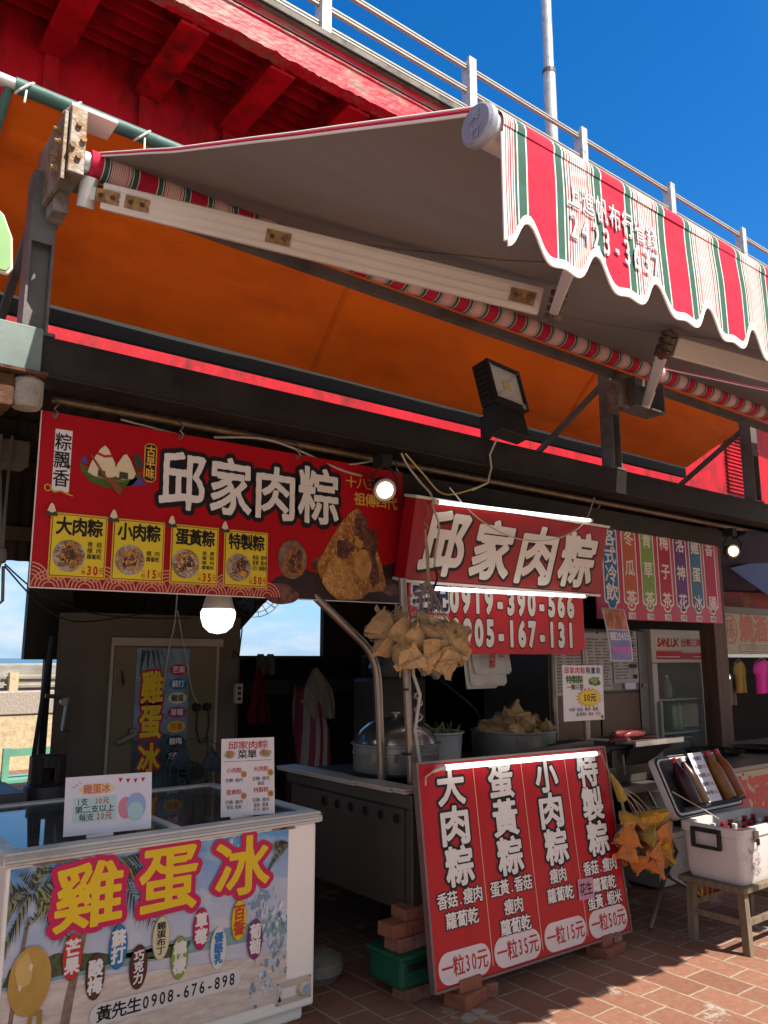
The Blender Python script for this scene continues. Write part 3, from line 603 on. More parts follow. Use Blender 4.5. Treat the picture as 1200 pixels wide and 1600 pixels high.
for i, (s_, c_) in enumerate([('芒果', (.40, .02, .06)), ('蘇打', (.02, .13, .33)), ('雞蛋', (.62, .56, .40)), ('草莓', (.40, .02, .10)), ('百香', (.62, .40, .02)), ('酸梅', (.02, .017, .017)), ('巧克力', (.02, .017, .017))]):
    zc = .725 - i * .089
    B.poly([ell(.28, zc, .062, .036)], flat('oval_%d' % i, c_), 3, 'flavour_oval'); B.row(s_, .28, zc, .085, .042, INK if i == 2 else (CRIM if i == 4 else WHT), 4, grow=.02, res=30)

t = thing('winding_crank', 'chrome winding crank hanging at the left edge of the beige cold room', 'crank', (1.43, 5.0, 1.1))
k = MB(); k.tube([(1.36, 4.92, 1.285), (1.48, 4.9, 1.275)], .012, 8); k.tube([(1.48, 4.9, 1.275), (1.455, 4.88, 1.10)], .011, 8); k.tube([(1.455, 4.88, 1.10), (1.50, 4.88, 1.09)], .014, 8); k.lathe([(.022, 4.87), (.022, 4.9)], (1.455, 0, 1.25), 10, 'y'); k.build('crank_arm', mat('dark_crank_steel', (.16, .15, .14), .35, .8), t, smooth=True)
# ------------------------------------------------------------------ signs
SIGNRED = mat('sign_red_print', (.38, .004, .010), .42, spec=.2, var=.08, scale=2, stain=(.33, .006, .010), stain_amt=.42, stain_scale=2.5, stretch=(2, 1, .6))
DEEPRED = mat('sign_deep_red', (.28, .004, .010), .32, spec=.28, var=.07, scale=3)
PHONERED = mat('sign_bright_red', (.50, .016, .025), .4, spec=.28, var=.06, scale=3, stain=(.42, .014, .022), stain_amt=.4, stretch=(2.5, 1, .5))
GOLD = flat('sign_gold_print', (.62, .36, .05)); NAVY = flat('sign_navy_print', (.012, .02, .11)); CARD = flat('card_yellow_print', (.66, .50, .03)); BRNLINE = flat('card_brown_line', (.20, .07, .02))
EDGE = mat('white_sheet_edge', (.66, .62, .58), .6)
def rice(name, col, st, sc, amt=.5): return mat(name, col, .45, var=.45, scale=sc, stain=st, stain_amt=amt, stain_scale=sc * .6)
RICE_A = rice('print_glutinous_rice', (.40, .17, .04), (.24, .08, .02), 45); RICE_B = rice('print_pale_rice', (.50, .25, .07), (.34, .14, .035), 60)
FILL = rice('print_meat_filling', (.13, .05, .035), (.045, .018, .015), 40); CHESTNUT = rice('print_chestnut', (.44, .22, .06), (.36, .15, .04), 20, .4)
TABLEP = rice('print_dark_tabletop', (.03, .012, .009), (.09, .035, .022), 14, .3); BOWLP = rice('print_bowl', (.38, .33, .27), (.20, .13, .08), 22)
LEAFP = flat('print_leaf_green', (.06, .11, .02), .3); WOODP = flat('print_oar_brown', (.20, .07, .03)); RICEW = flat('print_rice_cream', (.66, .54, .36)); BLUEP = flat('print_water_blue', (.07, .06, .22)); PINKW = flat('print_wave_pink', (.60, .22, .15)); WAVED = flat('print_wave_red', (.25, .012, .012))
PRED = flat('print_price_red', (.42, .02, .012))

def blob(cx, cy, rx, ry, seed, n=22, amp=.22):
    return [(cx + rx * (1 + amp * mnoise.noise((math.cos(a) * 1.3 + seed, math.sin(a) * 1.3, seed * 2.7))) * math.cos(a), cy + ry * (1 + amp * mnoise.noise((math.cos(a) * 1.3 + seed, math.sin(a) * 1.3, seed * 2.7))) * math.sin(a)) for a in [2 * math.pi * i / n for i in range(n)]]

# --- big hanging banner
W, H = 1.945, .738
t = thing('banner', 'wide red banner with white brush lettering and four yellow price cards under the beam', 'banner', (.852, 3.42, 1.783), (0, R(-.35), 0))
B = Board(t)
MB().box(0, W, .0, .004, 0, H).build('sheet', SIGNRED, t, local=True)
e = MB(); e.box(-.004, 0, -.001, .005, 0, H); e.box(0, W, -.001, .005, -.005, 0); e.build('sheet_edge', EDGE, t, local=True)
# embossed diamond pattern in the red
hx = []
for i in range(26):
    for j in range(9):
        cx, cy = .06 + i * .05 + (j % 2) * .025, .335 + j * .042
        if cx < 1.32: hx.append([(cx - .012, cy), (cx, cy - .014), (cx + .003, cy - .012), (cx - .009, cy + .002)]); hx.append([(cx + .004, cy + .012), (cx + .014, cy), (cx + .017, cy + .002), (cx + .006, cy + .014)])
B.poly(hx, flat('sign_red_pattern', (.30, .008, .016)), 1, 'pattern')
# table and food photographs printed at the right
B.poly([[(1.02, 0), (W, 0), (W, .235), (1.86, .215), (1.7, .17), (1.45, .12), (1.28, .155), (1.14, .10), (1.06, .03)]], TABLEP, 1, 'table_print')
B.poly([blob(1.16, .02, .10, .05, 3.1), blob(1.86, .07, .07, .03, 4.4), blob(1.40, .18, .05, .04, 7.7)], rice('print_glossy_leaf', (.17, .07, .05), (.05, .02, .016), 20), 2, 'leaf_print')
B.poly([[(1.375, .178), (1.40, .225), (1.46, .32), (1.52, .405), (1.575, .465), (1.628, .497), (1.66, .475), (1.70, .40), (1.75, .30), (1.795, .19), (1.82, .10), (1.80, .06), (1.70, .05), (1.66, .015), (1.60, .004), (1.50, .004), (1.44, .05), (1.39, .12)]], RICE_A, 3, 'dumpling_print')
B.poly([blob(1.655, .395, .045, .075, 1.2, amp=.4), blob(1.545, .27, .05, .055, 2.6, amp=.5), blob(1.70, .30, .055, .11, 5.2, amp=.5), blob(1.735, .16, .035, .08, 6.3, amp=.5)], FILL, 4, 'filling_print')
B.poly([blob(1.64, .315, .028, .035, 8.1), blob(1.66, .20, .06, .075, 9.4, amp=.2)], CHESTNUT, 5, 'chestnut_print')
B.poly([blob(1.655, .35, .02, .028, 18.1), blob(1.69, .32, .016, .028, 19.4, amp=.2)], rice('print_bean', (.16, .05, .04), (.09, .03, .025), 20), 6, 'bean_print')
B.poly([blob(1.50, .12, .095, .10, 11.3, amp=.25), blob(1.58, .055, .06, .05, 12.9)], RICE_B, 6, 'rice_print')
B.poly([ell(1.228, .193, .083, .098)], rice('print_dim_background', (.13, .07, .05), (.24, .17, .13), 14), 3, 'photo_disc')
B.poly([[(1.165, .14), (1.19, .215), (1.24, .27), (1.265, .25), (1.295, .18), (1.285, .12), (1.22, .105)]], RICE_A, 4, 'dumpling_print'); B.poly([blob(1.23, .17, .03, .05, 21.), blob(1.265, .2, .018, .05, 24.)], FILL, 5, 'filling_print')
def inside(p, poly):
    c = False; j = len(poly) - 1
    for i in range(len(poly)):
        if (poly[i][1] > p[1]) != (poly[j][1] > p[1]) and p[0] < (poly[j][0] - poly[i][0]) * (p[1] - poly[i][1]) / (poly[j][1] - poly[i][1]) + poly[i][0]: c = not c
        j = i
    return c
def grains(B_, poly, n, k, cols, size, seed, nm='rice_grains'):
    rnd = random.Random(seed); xs = [p[0] for p in poly]; zs = [p[1] for p in poly]; L = [[] for _ in cols]
    for i in range(n):
        x, z = rnd.uniform(min(xs), max(xs)), rnd.uniform(min(zs), max(zs))
        if not inside((x, z), poly): continue
        a = rnd.uniform(0, math.pi); l = size * rnd.uniform(.6, 1.5); w = l * rnd.uniform(.28, .5); ca, sa = math.cos(a), math.sin(a)
        L[rnd.randrange(len(cols))].append([(x + u * l * ca - v * w * sa, z + u * l * sa + v * w * ca) for u, v in ((-1, 0), (-.5, .8), (.5, .8), (1, 0), (.5, -.8), (-.5, -.8))])
    for q, m in zip(L, cols):
        if q: o = B_.poly(q, m, k, nm); o['kind'] = 'stuff'
G1 = flat('grain_gold', (.48, .21, .05)); G2 = flat('grain_pale', (.58, .34, .12)); G3 = flat('grain_brown', (.24, .095, .03)); G4 = flat('grain_dark', (.10, .04, .025)); G5 = flat('grain_plum', (.19, .075, .06))
PYR = [(1.39, .18), (1.46, .31), (1.52, .395), (1.60, .47), (1.628, .48), (1.66, .46), (1.69, .39), (1.745, .29), (1.785, .19), (1.80, .11), (1.70, .06), (1.60, .015), (1.50, .015), (1.44, .06)]
grains(B, PYR, 520, 3.5, [G1, G2, G3], .010, 1); grains(B, [(1.55, .26), (1.62, .46), (1.66, .46), (1.72, .30), (1.76, .12), (1.71, .10), (1.66, .28), (1.58, .22)], 150, 4.5, [G4, G5, G3], .014, 2, 'filling_bits'); grains(B, blob(1.50, .12, .09, .095, 11.3, amp=.2), 260, 6.6, [G1, G2, CHESTNUT], .010, 5)
grains(B, [(1.175, .14), (1.20, .21), (1.24, .265), (1.28, .18), (1.275, .125), (1.22, .11)], 200, 7, [G1, G3, G4], .006, 3)
# wave border
wv = []; wd = []
for row, (yy, off) in enumerate(((.028, 0), (-.002, .0725))):
    for i in range(9):
        cx = -.0 + i * .145 + off
        if cx > 1.12: continue
        for k, rr in enumerate((.073, .058, .043, .028)):
            o_, i_ = arc(cx, yy, rr, 180, 0, 16), arc(cx, yy, rr - .006, 0, 180, 16)
            cl = lambda P: [(min(max(x, .002), 1.2), max(y, .002)) for x, y in P]
            for q in range(16): wv.append(cl([o_[q], o_[q + 1], i_[15 - q], i_[16 - q]]))
        wd.append([(min(max(x, .002), 1.2), max(y, .002)) for x, y in arc(cx, yy, .075, 180, 0, 16)])
B.poly(wd, WAVED, 2, 'wave_ground'); B.poly(wv, PINKW, 3, 'wave_lines')
# main brush lettering
it = [('邱', .633, .517, .215, .258), ('家', .881, .521, .21, .268), ('肉', 1.125, .518, .212, .255), ('粽', 1.381, .535, .24, .283)]
B.glyphs(it, INK, 2, .115, 84, fit=True, name='lettering_outline', rough=.006); B.glyphs(it, WHT, 3, .026, 96, fit=True, rough=.011)
# vertical strip
B.poly([[(.058, .40), (.128, .40), (.128, .668), (.058, .668)]], WHT, 2, 'name_strip'); B.col('粽飄香', .093, .652, .418, .066, INK, 3, grow=.012, res=40, rough=.004)
sw = [[(.045 + .02 * math.cos(a) * (1 + .0 * a), .41 + .018 * math.sin(a)) for a in [i * .5 for i in range(13)]]]
cl = MB()
cl.tube([(.042 + .012 * math.cos(a), B.y(4), .412 + .014 * math.sin(a)) for a in [i * .6 for i in range(11)]] + [(.07, B.y(4), .396), (.095, B.y(4), .404), (.12, B.y(4), .394), (.145, B.y(4), .388)], .003, 4); cl.build('cloud_print', GOLD, t, local=True)
# gold badge
bp_ = lambda e_: [(.452 - e_, .505), (.462, .497 - e_), (.488, .497 - e_), (.498 + e_, .505), (.498 + e_, .655), (.488, .663 + e_), (.462, .663 + e_), (.452 - e_, .655)]
B.poly([bp_(.006)], GOLD, 2, 'badge_edge'); B.poly([bp_(.001)], flat('badge_black', (.03, .012, .01)), 3, 'badge'); B.col('古早味', .475, .657, .503, .04, GOLD, 4, grow=.03, res=34)
# leaf boat with plain rice dumplings
B.poly([[(.165, .535), (.175, .50), (.215, .46), (.28, .44), (.35, .443), (.40, .47), (.445, .535), (.40, .52), (.33, .505), (.25, .505), (.20, .52)]], LEAFP, 2, 'boat_print'); B.poly([[(.18, .505), (.25, .478), (.35, .474), (.40, .495), (.35, .481), (.25, .485)]], flat('print_leaf_vein', (.16, .20, .05)), 3, 'boat_vein')
B.poly([[(.37, .46), (.47, .475), (.44, .49), (.46, .51), (.40, .50), (.385, .485)], [(.165, .54), (.185, .575), (.20, .535)]], BLUEP, 2, 'water_print')
B.poly([[(.20, .50), (.215, .55), (.25, .61), (.268, .627), (.285, .612), (.315, .555), (.325, .50), (.30, .485), (.23, .485)], [(.31, .50), (.325, .55), (.35, .595), (.365, .603), (.385, .575), (.41, .52), (.40, .495), (.35, .485)]], RICEW, 4, 'dumpling_print')
B.poly([[(.232, .583), (.268, .572), (.305, .58), (.30, .59), (.268, .583), (.238, .594)]], PRED, 5, 'band_print')
B.poly([[(.243, .487), (.243, .515), (.275, .512), (.275, .484)], [(.335, .487), (.337, .52), (.375, .518), (.375, .49)], [(.395, .60), (.42, .615), (.445, .56), (.42, .535), (.40, .555)]], flat('print_dark_leaf', (.05, .05, .03)), 5, 'leaf_print')
B.poly([[(.205, .575), (.212, .58), (.30, .465), (.29, .458)], [(.285, .485), (.315, .49), (.355, .44), (.345, .415), (.32, .43)]], WOODP, 6, 'oar_print')
# price cards
cards = [(.181, '大肉粽', ['香 菇', '瘦 肉', '蘿蔔乾'], '30', .144), (.439, '小肉粽', ['瘦 肉', '蘿蔔乾'], '15', .402), (.704, '蛋黃粽', ['蛋 黃', '香 菇', '瘦 肉', '蘿蔔乾'], '35', .660), (.968, '特製粽', ['香菇·瘦肉', '蛋黃·蝦米', '花生·蘿蔔乾'], '50', .928)]
for i, (cx, tt, ls, pr, pc) in enumerate(cards):
    x0, x1, y0, y1 = cx - .118, cx + .118, .042, .313
    B.poly([[(x0, y0), (x1, y0), (x1, y1), (x0, y1)]], GOLD, 4, 'card_edge')
    B.poly([[(x0 + .006, y0 + .007), (x1 - .006, y0 + .007), (x1 - .006, y1 - .007), (x0 + .006, y1 - .007)]], BRNLINE, 5, 'card_line')
    B.poly([[(x0 + .009, y0 + .010), (x1 - .009, y0 + .010), (x1 - .009, y1 - .010), (x0 + .009, y1 - .010)]], CARD, 6, 'card')
    B.row(tt, cx, .256, .192, .074, INK, 7, grow=.032, res=44, rough=.004)
    B.poly([ell(pc, .134, .066, .067)], BOWLP, 7, 'photo_disc')
    random.seed(i + 3)
    B.poly([blob(pc + .01 - .008 * i, .137, .042, .045, 31 + i * 3.3, amp=.5)], [RICE_A, RICE_B, RICE_A, BOWLP][i], 8, 'dumpling_print')
    B.poly([blob(pc + .008 + random.uniform(-.012, .012), .135 + random.uniform(-.01, .015), .026, .034, 51 + i * 2.1, amp=.6), blob(pc - .02, .11, .014, .012, 71 + i)], FILL, 9, 'filling_print')
    grains(B, ell(pc, .134, .058, .06, 16), 190, 9.5, [[G2, G3, G4], [G2, G1, G5], [G2, G3, RICEW], [G5, G2, G4]][i], .0055, 20 + i)
    if i == 3: B.poly([blob(pc + .022, .105, .014, .016, 5)], flat('print_yolk', (.66, .26, .03)), 10, 'yolk_print')
    n = len(ls); xs = cx + .066; wd_ = .062 if i < 3 else .08; 
    for j, s_ in enumerate(ls): B.row(s_, xs + (.006 if i == 3 else 0), .188 - j * (.0265 if n < 4 else .022) - (.02 if n == 2 else 0), wd_, .021 if n < 4 else .018, INK, 7, grow=.008, res=26)
    ln = [[(xs - .03, .1745 - j * .0265 - (.02 if n == 2 else 0)), (xs + .03, .1745 - j * .0265 - (.02 if n == 2 else 0)), (xs + .03, .1755 - j * .0265 - (.02 if n == 2 else 0)), (xs - .03, .1755 - j * .0265 - (.02 if n == 2 else 0))] for j in range(n - 1 if n < 4 else 1)]
    B.poly(ln, BRNLINE, 7, 'card_rule')
    B.row(pr, cx + .062, .077, .052, .044, PRED, 7, grow=.055, res=40); B.row('元', cx + .099, .077, .022, .03, PRED, 7, grow=.01, res=30); B.col('一粒', cx + .026, .094, .060, .016, PRED, 7, grow=.01, res=30)
    # small rice dumpling ornament on the corner
    B.poly([[(x0 - .022, y1 - .012), (x0 + .022, y1 - .012), (x0 + .008, y1 + .028), (x0, y1 + .036), (x0 - .008, y1 + .028)]], RICEW, 8, 'ornament'); B.poly([[(x0 - .026, y1 - .018), (x0 + .026, y1 - .018), (x0 + .018, y1 + .002), (x0, y1 - .006), (x0 - .018, y1 + .002)]], flat('print_dark_leaf', (.05, .05, .03)), 9, 'ornament_leaf')
B.row('十八王公', 1.70, .636, .30, .062, GOLD, 2, grow=.01, res=44, rough=.008); B.row('祖傳四代', 1.755, .549, .295, .07, GOLD, 2, grow=.022, res=44, rough=.008)
for x in (.05, .614, 1.252, 1.90):
    g = MB(); g.lathe([(.011, -.003), (.011, .006)], (x, 0, .722), 12, 'y'); gr = g.build('grommet', CHROME, t, local=True)
    h = MB(); h.tube([(x, -.008, .715), (x + .012, -.008, .735), (x - .004, -.004, .752), (x + .014, .002, .775), (x + .002, .02, .80), (x + .004, .06, .815)], .0035, 5); h.build('hook', CHROME, t, local=True)

# --- tilted box sign with the stall name
X0, X1, ZB, ZT, YB, YT = 2.727, 4.385, 1.918, 2.345, 3.32, 3.222
tilt = math.atan2(YB - YT, ZT - ZB); HH = math.hypot(YB - YT, ZT - ZB)
t = thing('name_sign', 'deep red box sign with four large slanted white characters, tilted above the phone numbers', 'sign', (X0, YB, ZB), (tilt, 0, R(.0)))
W = X1 - X0; B = Board(t)
MB().box(0, W, 0, .10, 0, HH).build('box', DEEPRED, t, local=True, bevel=.004)
fr = MB(); fr.box(-.008, W + .008, -.012, .1, HH + .001, HH + .018); fr.box(-.008, W + .008, -.012, .1, -.018, -.001); fr.build('edging', ALU, t, local=True, bevel=.002)
it = [('邱', .247, .215, .30, .345), ('家', .63, .208, .30, .33), ('肉', 1.015, .206, .30, .335), ('粽', 1.399, .208, .315, .33)]
B.glyphs([(c, x + .006, y - .008, w, h) for c, x, y, w, h in it], INK, 1, .075, 80, fit=True, shear=.13, name='lettering_outline'); B.glyphs(it, WHT, 2, .04, 88, fit=True, shear=.13)
TUBE = lamp('fluorescent_glow', (1, .99, .95), 1.5); LEDW = lamp('led_glow', (1, .98, .93), 9)
def tube_light(label, p, q, r=.011, holder=True):
    p, q = Vector(p), Vector(q); t = thing('tube_light', label, 'tube light', tuple(p), group='fluorescent tubes lighting the red signs')
    MB().tube([p, q], r, 12).build('tube', TUBE, t, smooth=True)
    d = (q - p).normalized()
    for a, b in ((p - d * .03, p), (q, q + d * .02)): MB().tube([a, b], r * 1.08, 12).build('tube_cap', ALU, t, smooth=True)
    return t
tube_light('lit white tube along the top edge of the slanted name sign', (2.86, 3.195, 2.335), (4.165, 3.195, 2.372))
tube_light('lit white tube between the name sign and the phone numbers', (2.86, 3.24, 1.868), (4.13, 3.24, 1.885))

# --- phone number sign
t = thing('phone_sign', 'flat bright red sign with white delivery phone numbers under the name sign', 'sign', (2.80, 3.38, 1.522)); W, H = 1.497, .43; B = Board(t)
MB().box(0, W, 0, .012, 0, H).build('panel', PHONERED, t, local=True, bevel=.002)
it = [('宅', .092, .31, .125, .15), ('配', .228, .31, .122, .14)]
B.glyphs(it, WHT, 1, .15, 56, fit=True, name='lettering_edge'); B.glyphs(it, NAVY, 2, .04, 60, fit=True)
it = [('客', .092, .115, .125, .14), ('服', .228, .115, .122, .14)]
B.glyphs(it, WHT, 1, .15, 50, fit=True, name='lettering_edge'); B.glyphs(it, NAVY, 2, .04, 50, fit=True)
B.poly([[(.02, .208), (.29, .208), (.29, .226), (.02, .226)]], WHT, 1, 'rule'); B.poly([[(.025, .212), (.285, .212), (.285, .222), (.025, .222)]], PHONERED, 2, 'rule_fill')
for s_, cx, cy, w_ in (('0919-390-566', .85, .312, 1.12), ('0905-167-131', .85, .122, 1.10)):
    B.row(s_, cx, cy, w_, .178, INK, 1, grow=.145, res=56, name='lettering_outline'); B.row(s_, cx, cy, w_, .178, WHT, 2, grow=.085, res=56)
# serifs of the slab numerals
# --- cold drinks sign
t = thing('drinks_sign', 'crimson sign with seven coloured upright plaques of cold drinks, behind the name sign', 'sign', (4.73, 3.6, 1.775), (0, R(-.3), 0)); W, H = 1.68, .80; B = Board(t)
MB().box(0, W, 0, .01, 0, H).build('panel', mat('crimson_panel', (.44, .03, .085), .35, spec=.28, var=.08, scale=2), t, local=True, bevel=.002)
def plaque(cx, y0, y1, w, e):
    a = w / 2 + e; p = []
    L = [(-.45, 0), (-.5, .05), (-.92, .075), (-1, .12)]
    q = [(x * a, y) for x, y in ((-1, .085), (-.98, .062), (-.80, .05), (-.58, .045), (-.50, .02), (-.28, .004), (0, 0))]
    bot = [(cx + x, y0 - e + y) for x, y in q] + [(cx - x, y0 - e + y) for x, y in q[::-1][1:]]
    top = [(cx - x, y1 + e - y) for x, y in q] + [(cx + x, y1 + e - y) for x, y in q[::-1][1:]]
    return bot + top
PL = [(.18, '各式冷飲', (.02, .14, .36)), (.414, '冬瓜茶', (.48, .11, .05)), (.647, '青草茶', (.20, .33, .06)), (.878, '梅子茶', (.40, .015, .06)), (1.099, '洛神花', (.13, .03, .20)), (1.32, '雞蛋冰', (.04, .15, .26)), (1.533, '香腸', (.40, .012, .07))]
for i, (cx, s_, c_) in enumerate(PL):
    B.poly([plaque(cx, .078, .715, .165, .010)], WHT, 1, 'plaque_edge'); B.poly([plaque(cx, .078, .715, .165, -.004)], flat('plaque_%d' % i, c_), 2, 'plaque')
    if i == 0: B.col(s_, cx, .665, .13, .135, WHT, 3, grow=.022, res=40)
    else: B.glyphs([(c, cx, .615 - (.455 * j / (len(s_) - 1)), .118, .118) for j, c in enumerate(s_)], WHT, 3, .02, 40)
    if i:
        B.poly([[(cx - .044, .010), (cx + .044, .010), (cx + .044, .055), (cx - .044, .055)]], WHT, 1, 'price_tag')
        B.row(['15元', '15元', '15元', '20元', '30元', '40元'][i - 1], cx, .032, .072, .034, INK, 2, grow=.03, res=24)
k = MB(); k.tube([(.03, -.004, .77), (.1, -.02, .86)], .004); k.build('wire', WIREWHITE, t, local=True)

# --- leaning menu board
XL, XR, YB, YT, ZB, ZT = 2.463, 3.831, 2.80, 2.925, .085, 1.0
tilt = -math.atan2(YT - YB, ZT - ZB); HH = math.hypot(YT - YB, ZT - ZB)
t = thing('menu_board', 'red menu board with four columns of dumpling prices leaning on bricks by the stove', 'board', (XL, YB, .10), (tilt, R(.6), 0)); W = XR - XL; B = Board(t)
MB().box(0, W, 0, .025, 0, HH).build('panel', mat('menu_red', (.42, .006, .014), .3, spec=.28, var=.06, scale=3, stain=(.37, .006, .012), stain_amt=.42, stretch=(2.5, 1, .5)), t, local=True, bevel=.002)
fr = MB(); fr.box(-.012, -.001, -.004, .03, -.01, HH + .01); fr.box(W + .001, W + .012, -.004, .03, -.01, HH + .01); fr.box(-.001, W + .001, -.004, .03, -.012, -.001); fr.box(-.001, W + .001, -.004, .03, HH + .001, HH + .012); fr.build('frame', mat('dull_frame', (.20, .13, .12), .5, .4), t, local=True)
B.poly([[(x - .003, .03), (x + .003, .03), (x + .002, .905), (x - .004, .905)] for x in (.346, .683, 1.022)], flat('divider_pale', (.60, .30, .22)), 1, 'divider')
cols = [(.19, '大肉粽', [('香菇.瘦肉', .338, .28), ('蘿蔔乾', .253, .20)], '一粒30元', .177), (.524, '蛋黃粽', [('蛋黃.香菇', .338, .285), ('瘦肉', .251, .13), ('蘿蔔乾', .168, .205)], '一粒35元', .517), (.862, '小肉粽', [('瘦肉', .336, .127), ('蘿蔔乾', .25, .197)], '一粒15元', .859), (1.199, '特製粽', [('香菇.瘦肉', .334, .28), ('蘿蔔乾', .248, .19), ('蛋黃.蝦米', .172, .28)], '一粒50元', 1.198)]
for cx, tt, ls, pr, pc in cols:
    it = [(c, cx + .004 * i, .817 - i * .173, .163, .160) for i, c in enumerate(tt)]
    B.glyphs(it, INK, 1, .115, 60, fit=True, name='lettering_outline'); B.glyphs(it, WHT, 2, .038, 66, fit=True)
    for s_, cy, w_ in ls:
        x_ = cx + (.012 if s_ == '蘿蔔乾' and cx > 1.1 else 0)
        B.row(s_, x_ - .006, cy, w_, .066, INK, 1, grow=.10, res=40, name='lettering_outline'); B.row(s_, x_ - .006, cy, w_, .066, WHT, 2, grow=.022, res=40)
    B.poly([rrect(pc - .157, .008, pc + .157, .135, .06, 8)], flat('pill_pale', (.66, .56, .56)), 1, 'price_pill')
    B.row(pr, pc, .072, .28, .08, PRED, 2, grow=.012, res=44)
pt = MB(); pt.poly([(.985, B.y(4), .20), (1.108, B.y(4), .193), (1.115, B.y(4), .292), (.993, B.y(4), .298)]); pp = pt.build('patch', flat('pink_patch', (.50, .24, .33)), t, local=True, fix=False)
B.row('花生', 1.05, .245, .10, .06, INK, 5, grow=.012, res=36, rough=.006)
tl = thing('tube_light', 'lit white tube clipped along the top of the leaning red menu board', 'tube light', (2.6, 2.9, .98), group='fluorescent tubes lighting the red signs')
MB().tube([(2.605, 2.885, .998), (3.705, 2.875, .985)], .0125, 12).build('tube', TUBE, tl, smooth=True)
MB().tube([(2.53, 2.887, .985), (2.572, 2.886, .996), (2.602, 2.885, .998)], [.006, .012, .0135], 12).build('tube_cap', ALU, tl, smooth=True); MB().tube([(3.708, 2.875, .985), (3.73, 2.875, .985)], .0125, 12).build('tube_cap', ALU, tl, smooth=True)
MB().tube([(2.53, 2.887, .985), (2.49, 2.89, .965), (2.48, 2.88, .93)], .004).build('lead', WIREWHITE, tl)
# ------------------------------------------------------------------ ice pop freezer
FW = mat('cream_white_enamel', (.86, .815, .75), .32, var=.04, scale=3, stain=(.74, .69, .62), stain_amt=.36, stain_scale=2.2)
FRM = mat('pale_grey_plastic_rim', (.64, .61, .58), .4, var=.07, scale=6, stain=(.40, .37, .34), stain_amt=.4)
t = thing('chest_freezer', 'cream chest freezer with a palm beach print, sliding glass top and ice pop names', 'freezer', (1.41, 3.6, 0))
X0, X1, Y0, Y1, ZT = .772, 2.037, 3.1, 4.12, .792
b = MB(); b.box(X0, X1, Y0, Y1, .06, ZT); b.box(X0 + .03, X1 - .03, Y0 + .04, Y1 - .03, 0, .06); b.build('body', FW, t, bevel=.012)
r = MB()
for (a0, a1, b0, b1) in ((X0 - .012, X1 + .012, Y0 - .014, Y0 + .055), (X0 - .012, X1 + .012, Y1 - .045, Y1 + .012), (X0 - .012, X0 + .045, Y0 + .055, Y1 - .045), (X1 - .045, X1 + .012, Y0 + .055, Y1 - .045)): r.box(a0, a1, b0, b1, ZT + .001, .838)
r.box(X0 - .018, X1 + .018, Y0 - .02, Y0 - .0145, ZT + .004, .822)
r.build('rim', FRM, t, bevel=.006)
r = MB()
for z in (.803, .815, .827): r.box(X0 - .012, X1 + .014, Y0 - .0225, Y0 - .0205, z, z + .004)
r.build('rim_grooves', mat('grey_groove', (.30, .29, .28), .5), t)
gl = MB(); gl.box(X0 + .046, X1 - .046, Y0 + .056, Y1 - .046, .826, .831); gl.build('glass_lid', glass('freezer_glass', (.08, .09, .09), .03, alpha=.62), t)
MB().box(1.395, 1.425, Y0 + .056, Y1 - .046, .8315, .84).build('lid_rail', FRM, t)
ins = MB(); ins.box(X0 + .05, X1 - .05, Y0 + .06, Y1 - .05, ZT + .0015, ZT + .004); ins.build('inside_shade', mat('freezer_inside_shade', (.035, .035, .04), .6), t)  # dark sheet under the glass stands in for the shade inside the freezer
bx = MB()
for i in range(9): 
    x = .92 + .12 * i; bx.box(x, x + .10, 3.3 + .09 * (i % 3), 3.42 + .09 * (i % 3), ZT + .004, ZT + .02)
bx.build('frozen_packs', mat('frozen_packs', (.22, .20, .20), .6, var=.6, scale=14), t)
# printed beach picture on the front
pr = bpy.data.objects.new('front_print', None); COL.objects.link(pr); pr.parent = t; pr.location = (0, Y0, 0); pr.matrix_parent_inverse = WM(t).inverted()
B = Board(pr, .0012); PX0, PX1, PZ0, PZ1 = .785, 1.895, .115, .783
def clampP(P): return [(min(max(x, PX0), PX1), min(max(z, PZ0), PZ1)) for x, z in P]
def sky_print():
    m = bpy.data.materials.new('beach_sky_print'); m.use_nodes = True; n, l = m.node_tree.nodes, m.node_tree.links; bs = n['Principled BSDF']; bs.inputs['Roughness'].default_value = .35
    tcx = n.new('ShaderNodeTexCoord'); sp = n.new('ShaderNodeSeparateXYZ'); l.new(tcx.outputs['Object'], sp.inputs[0])
    mr = n.new('ShaderNodeMapRange'); mr.inputs[1].default_value = .44; mr.inputs[2].default_value = .78; l.new(sp.outputs[2], mr.inputs[0])
    cr_ = n.new('ShaderNodeValToRGB'); cr_.color_ramp.elements[0].color = (.48, .50, .58, 1); cr_.color_ramp.elements[1].color = (.07, .27, .56, 1); l.new(mr.outputs[0], cr_.inputs[0])
    ns = n.new('ShaderNodeTexNoise'); ns.inputs['Scale'].default_value = 6; ns.inputs['Detail'].default_value = 9; mpx = n.new('ShaderNodeMapping'); mpx.inputs['Scale'].default_value = (1, 1, 2.2); l.new(tcx.outputs['Object'], mpx.inputs[0]); l.new(mpx.outputs[0], ns.inputs[0])
    r2 = n.new('ShaderNodeValToRGB'); r2.color_ramp.elements[0].position = .48; r2.color_ramp.elements[1].position = .72; l.new(ns.outputs[0], r2.inputs[0])
    mm = n.new('ShaderNodeMixRGB'); l.new(r2.outputs[0], mm.inputs[0]); l.new(cr_.outputs[0], mm.inputs[1]); mm.inputs[2].default_value = (.62, .60, .62, 1); l.new(mm.outputs[0], bs.inputs['Base Color']); return m
B.poly([[(PX0, PZ0), (PX1, PZ0), (PX1, PZ1), (PX0, PZ1)]], sky_print(), 1, 'sky_print')
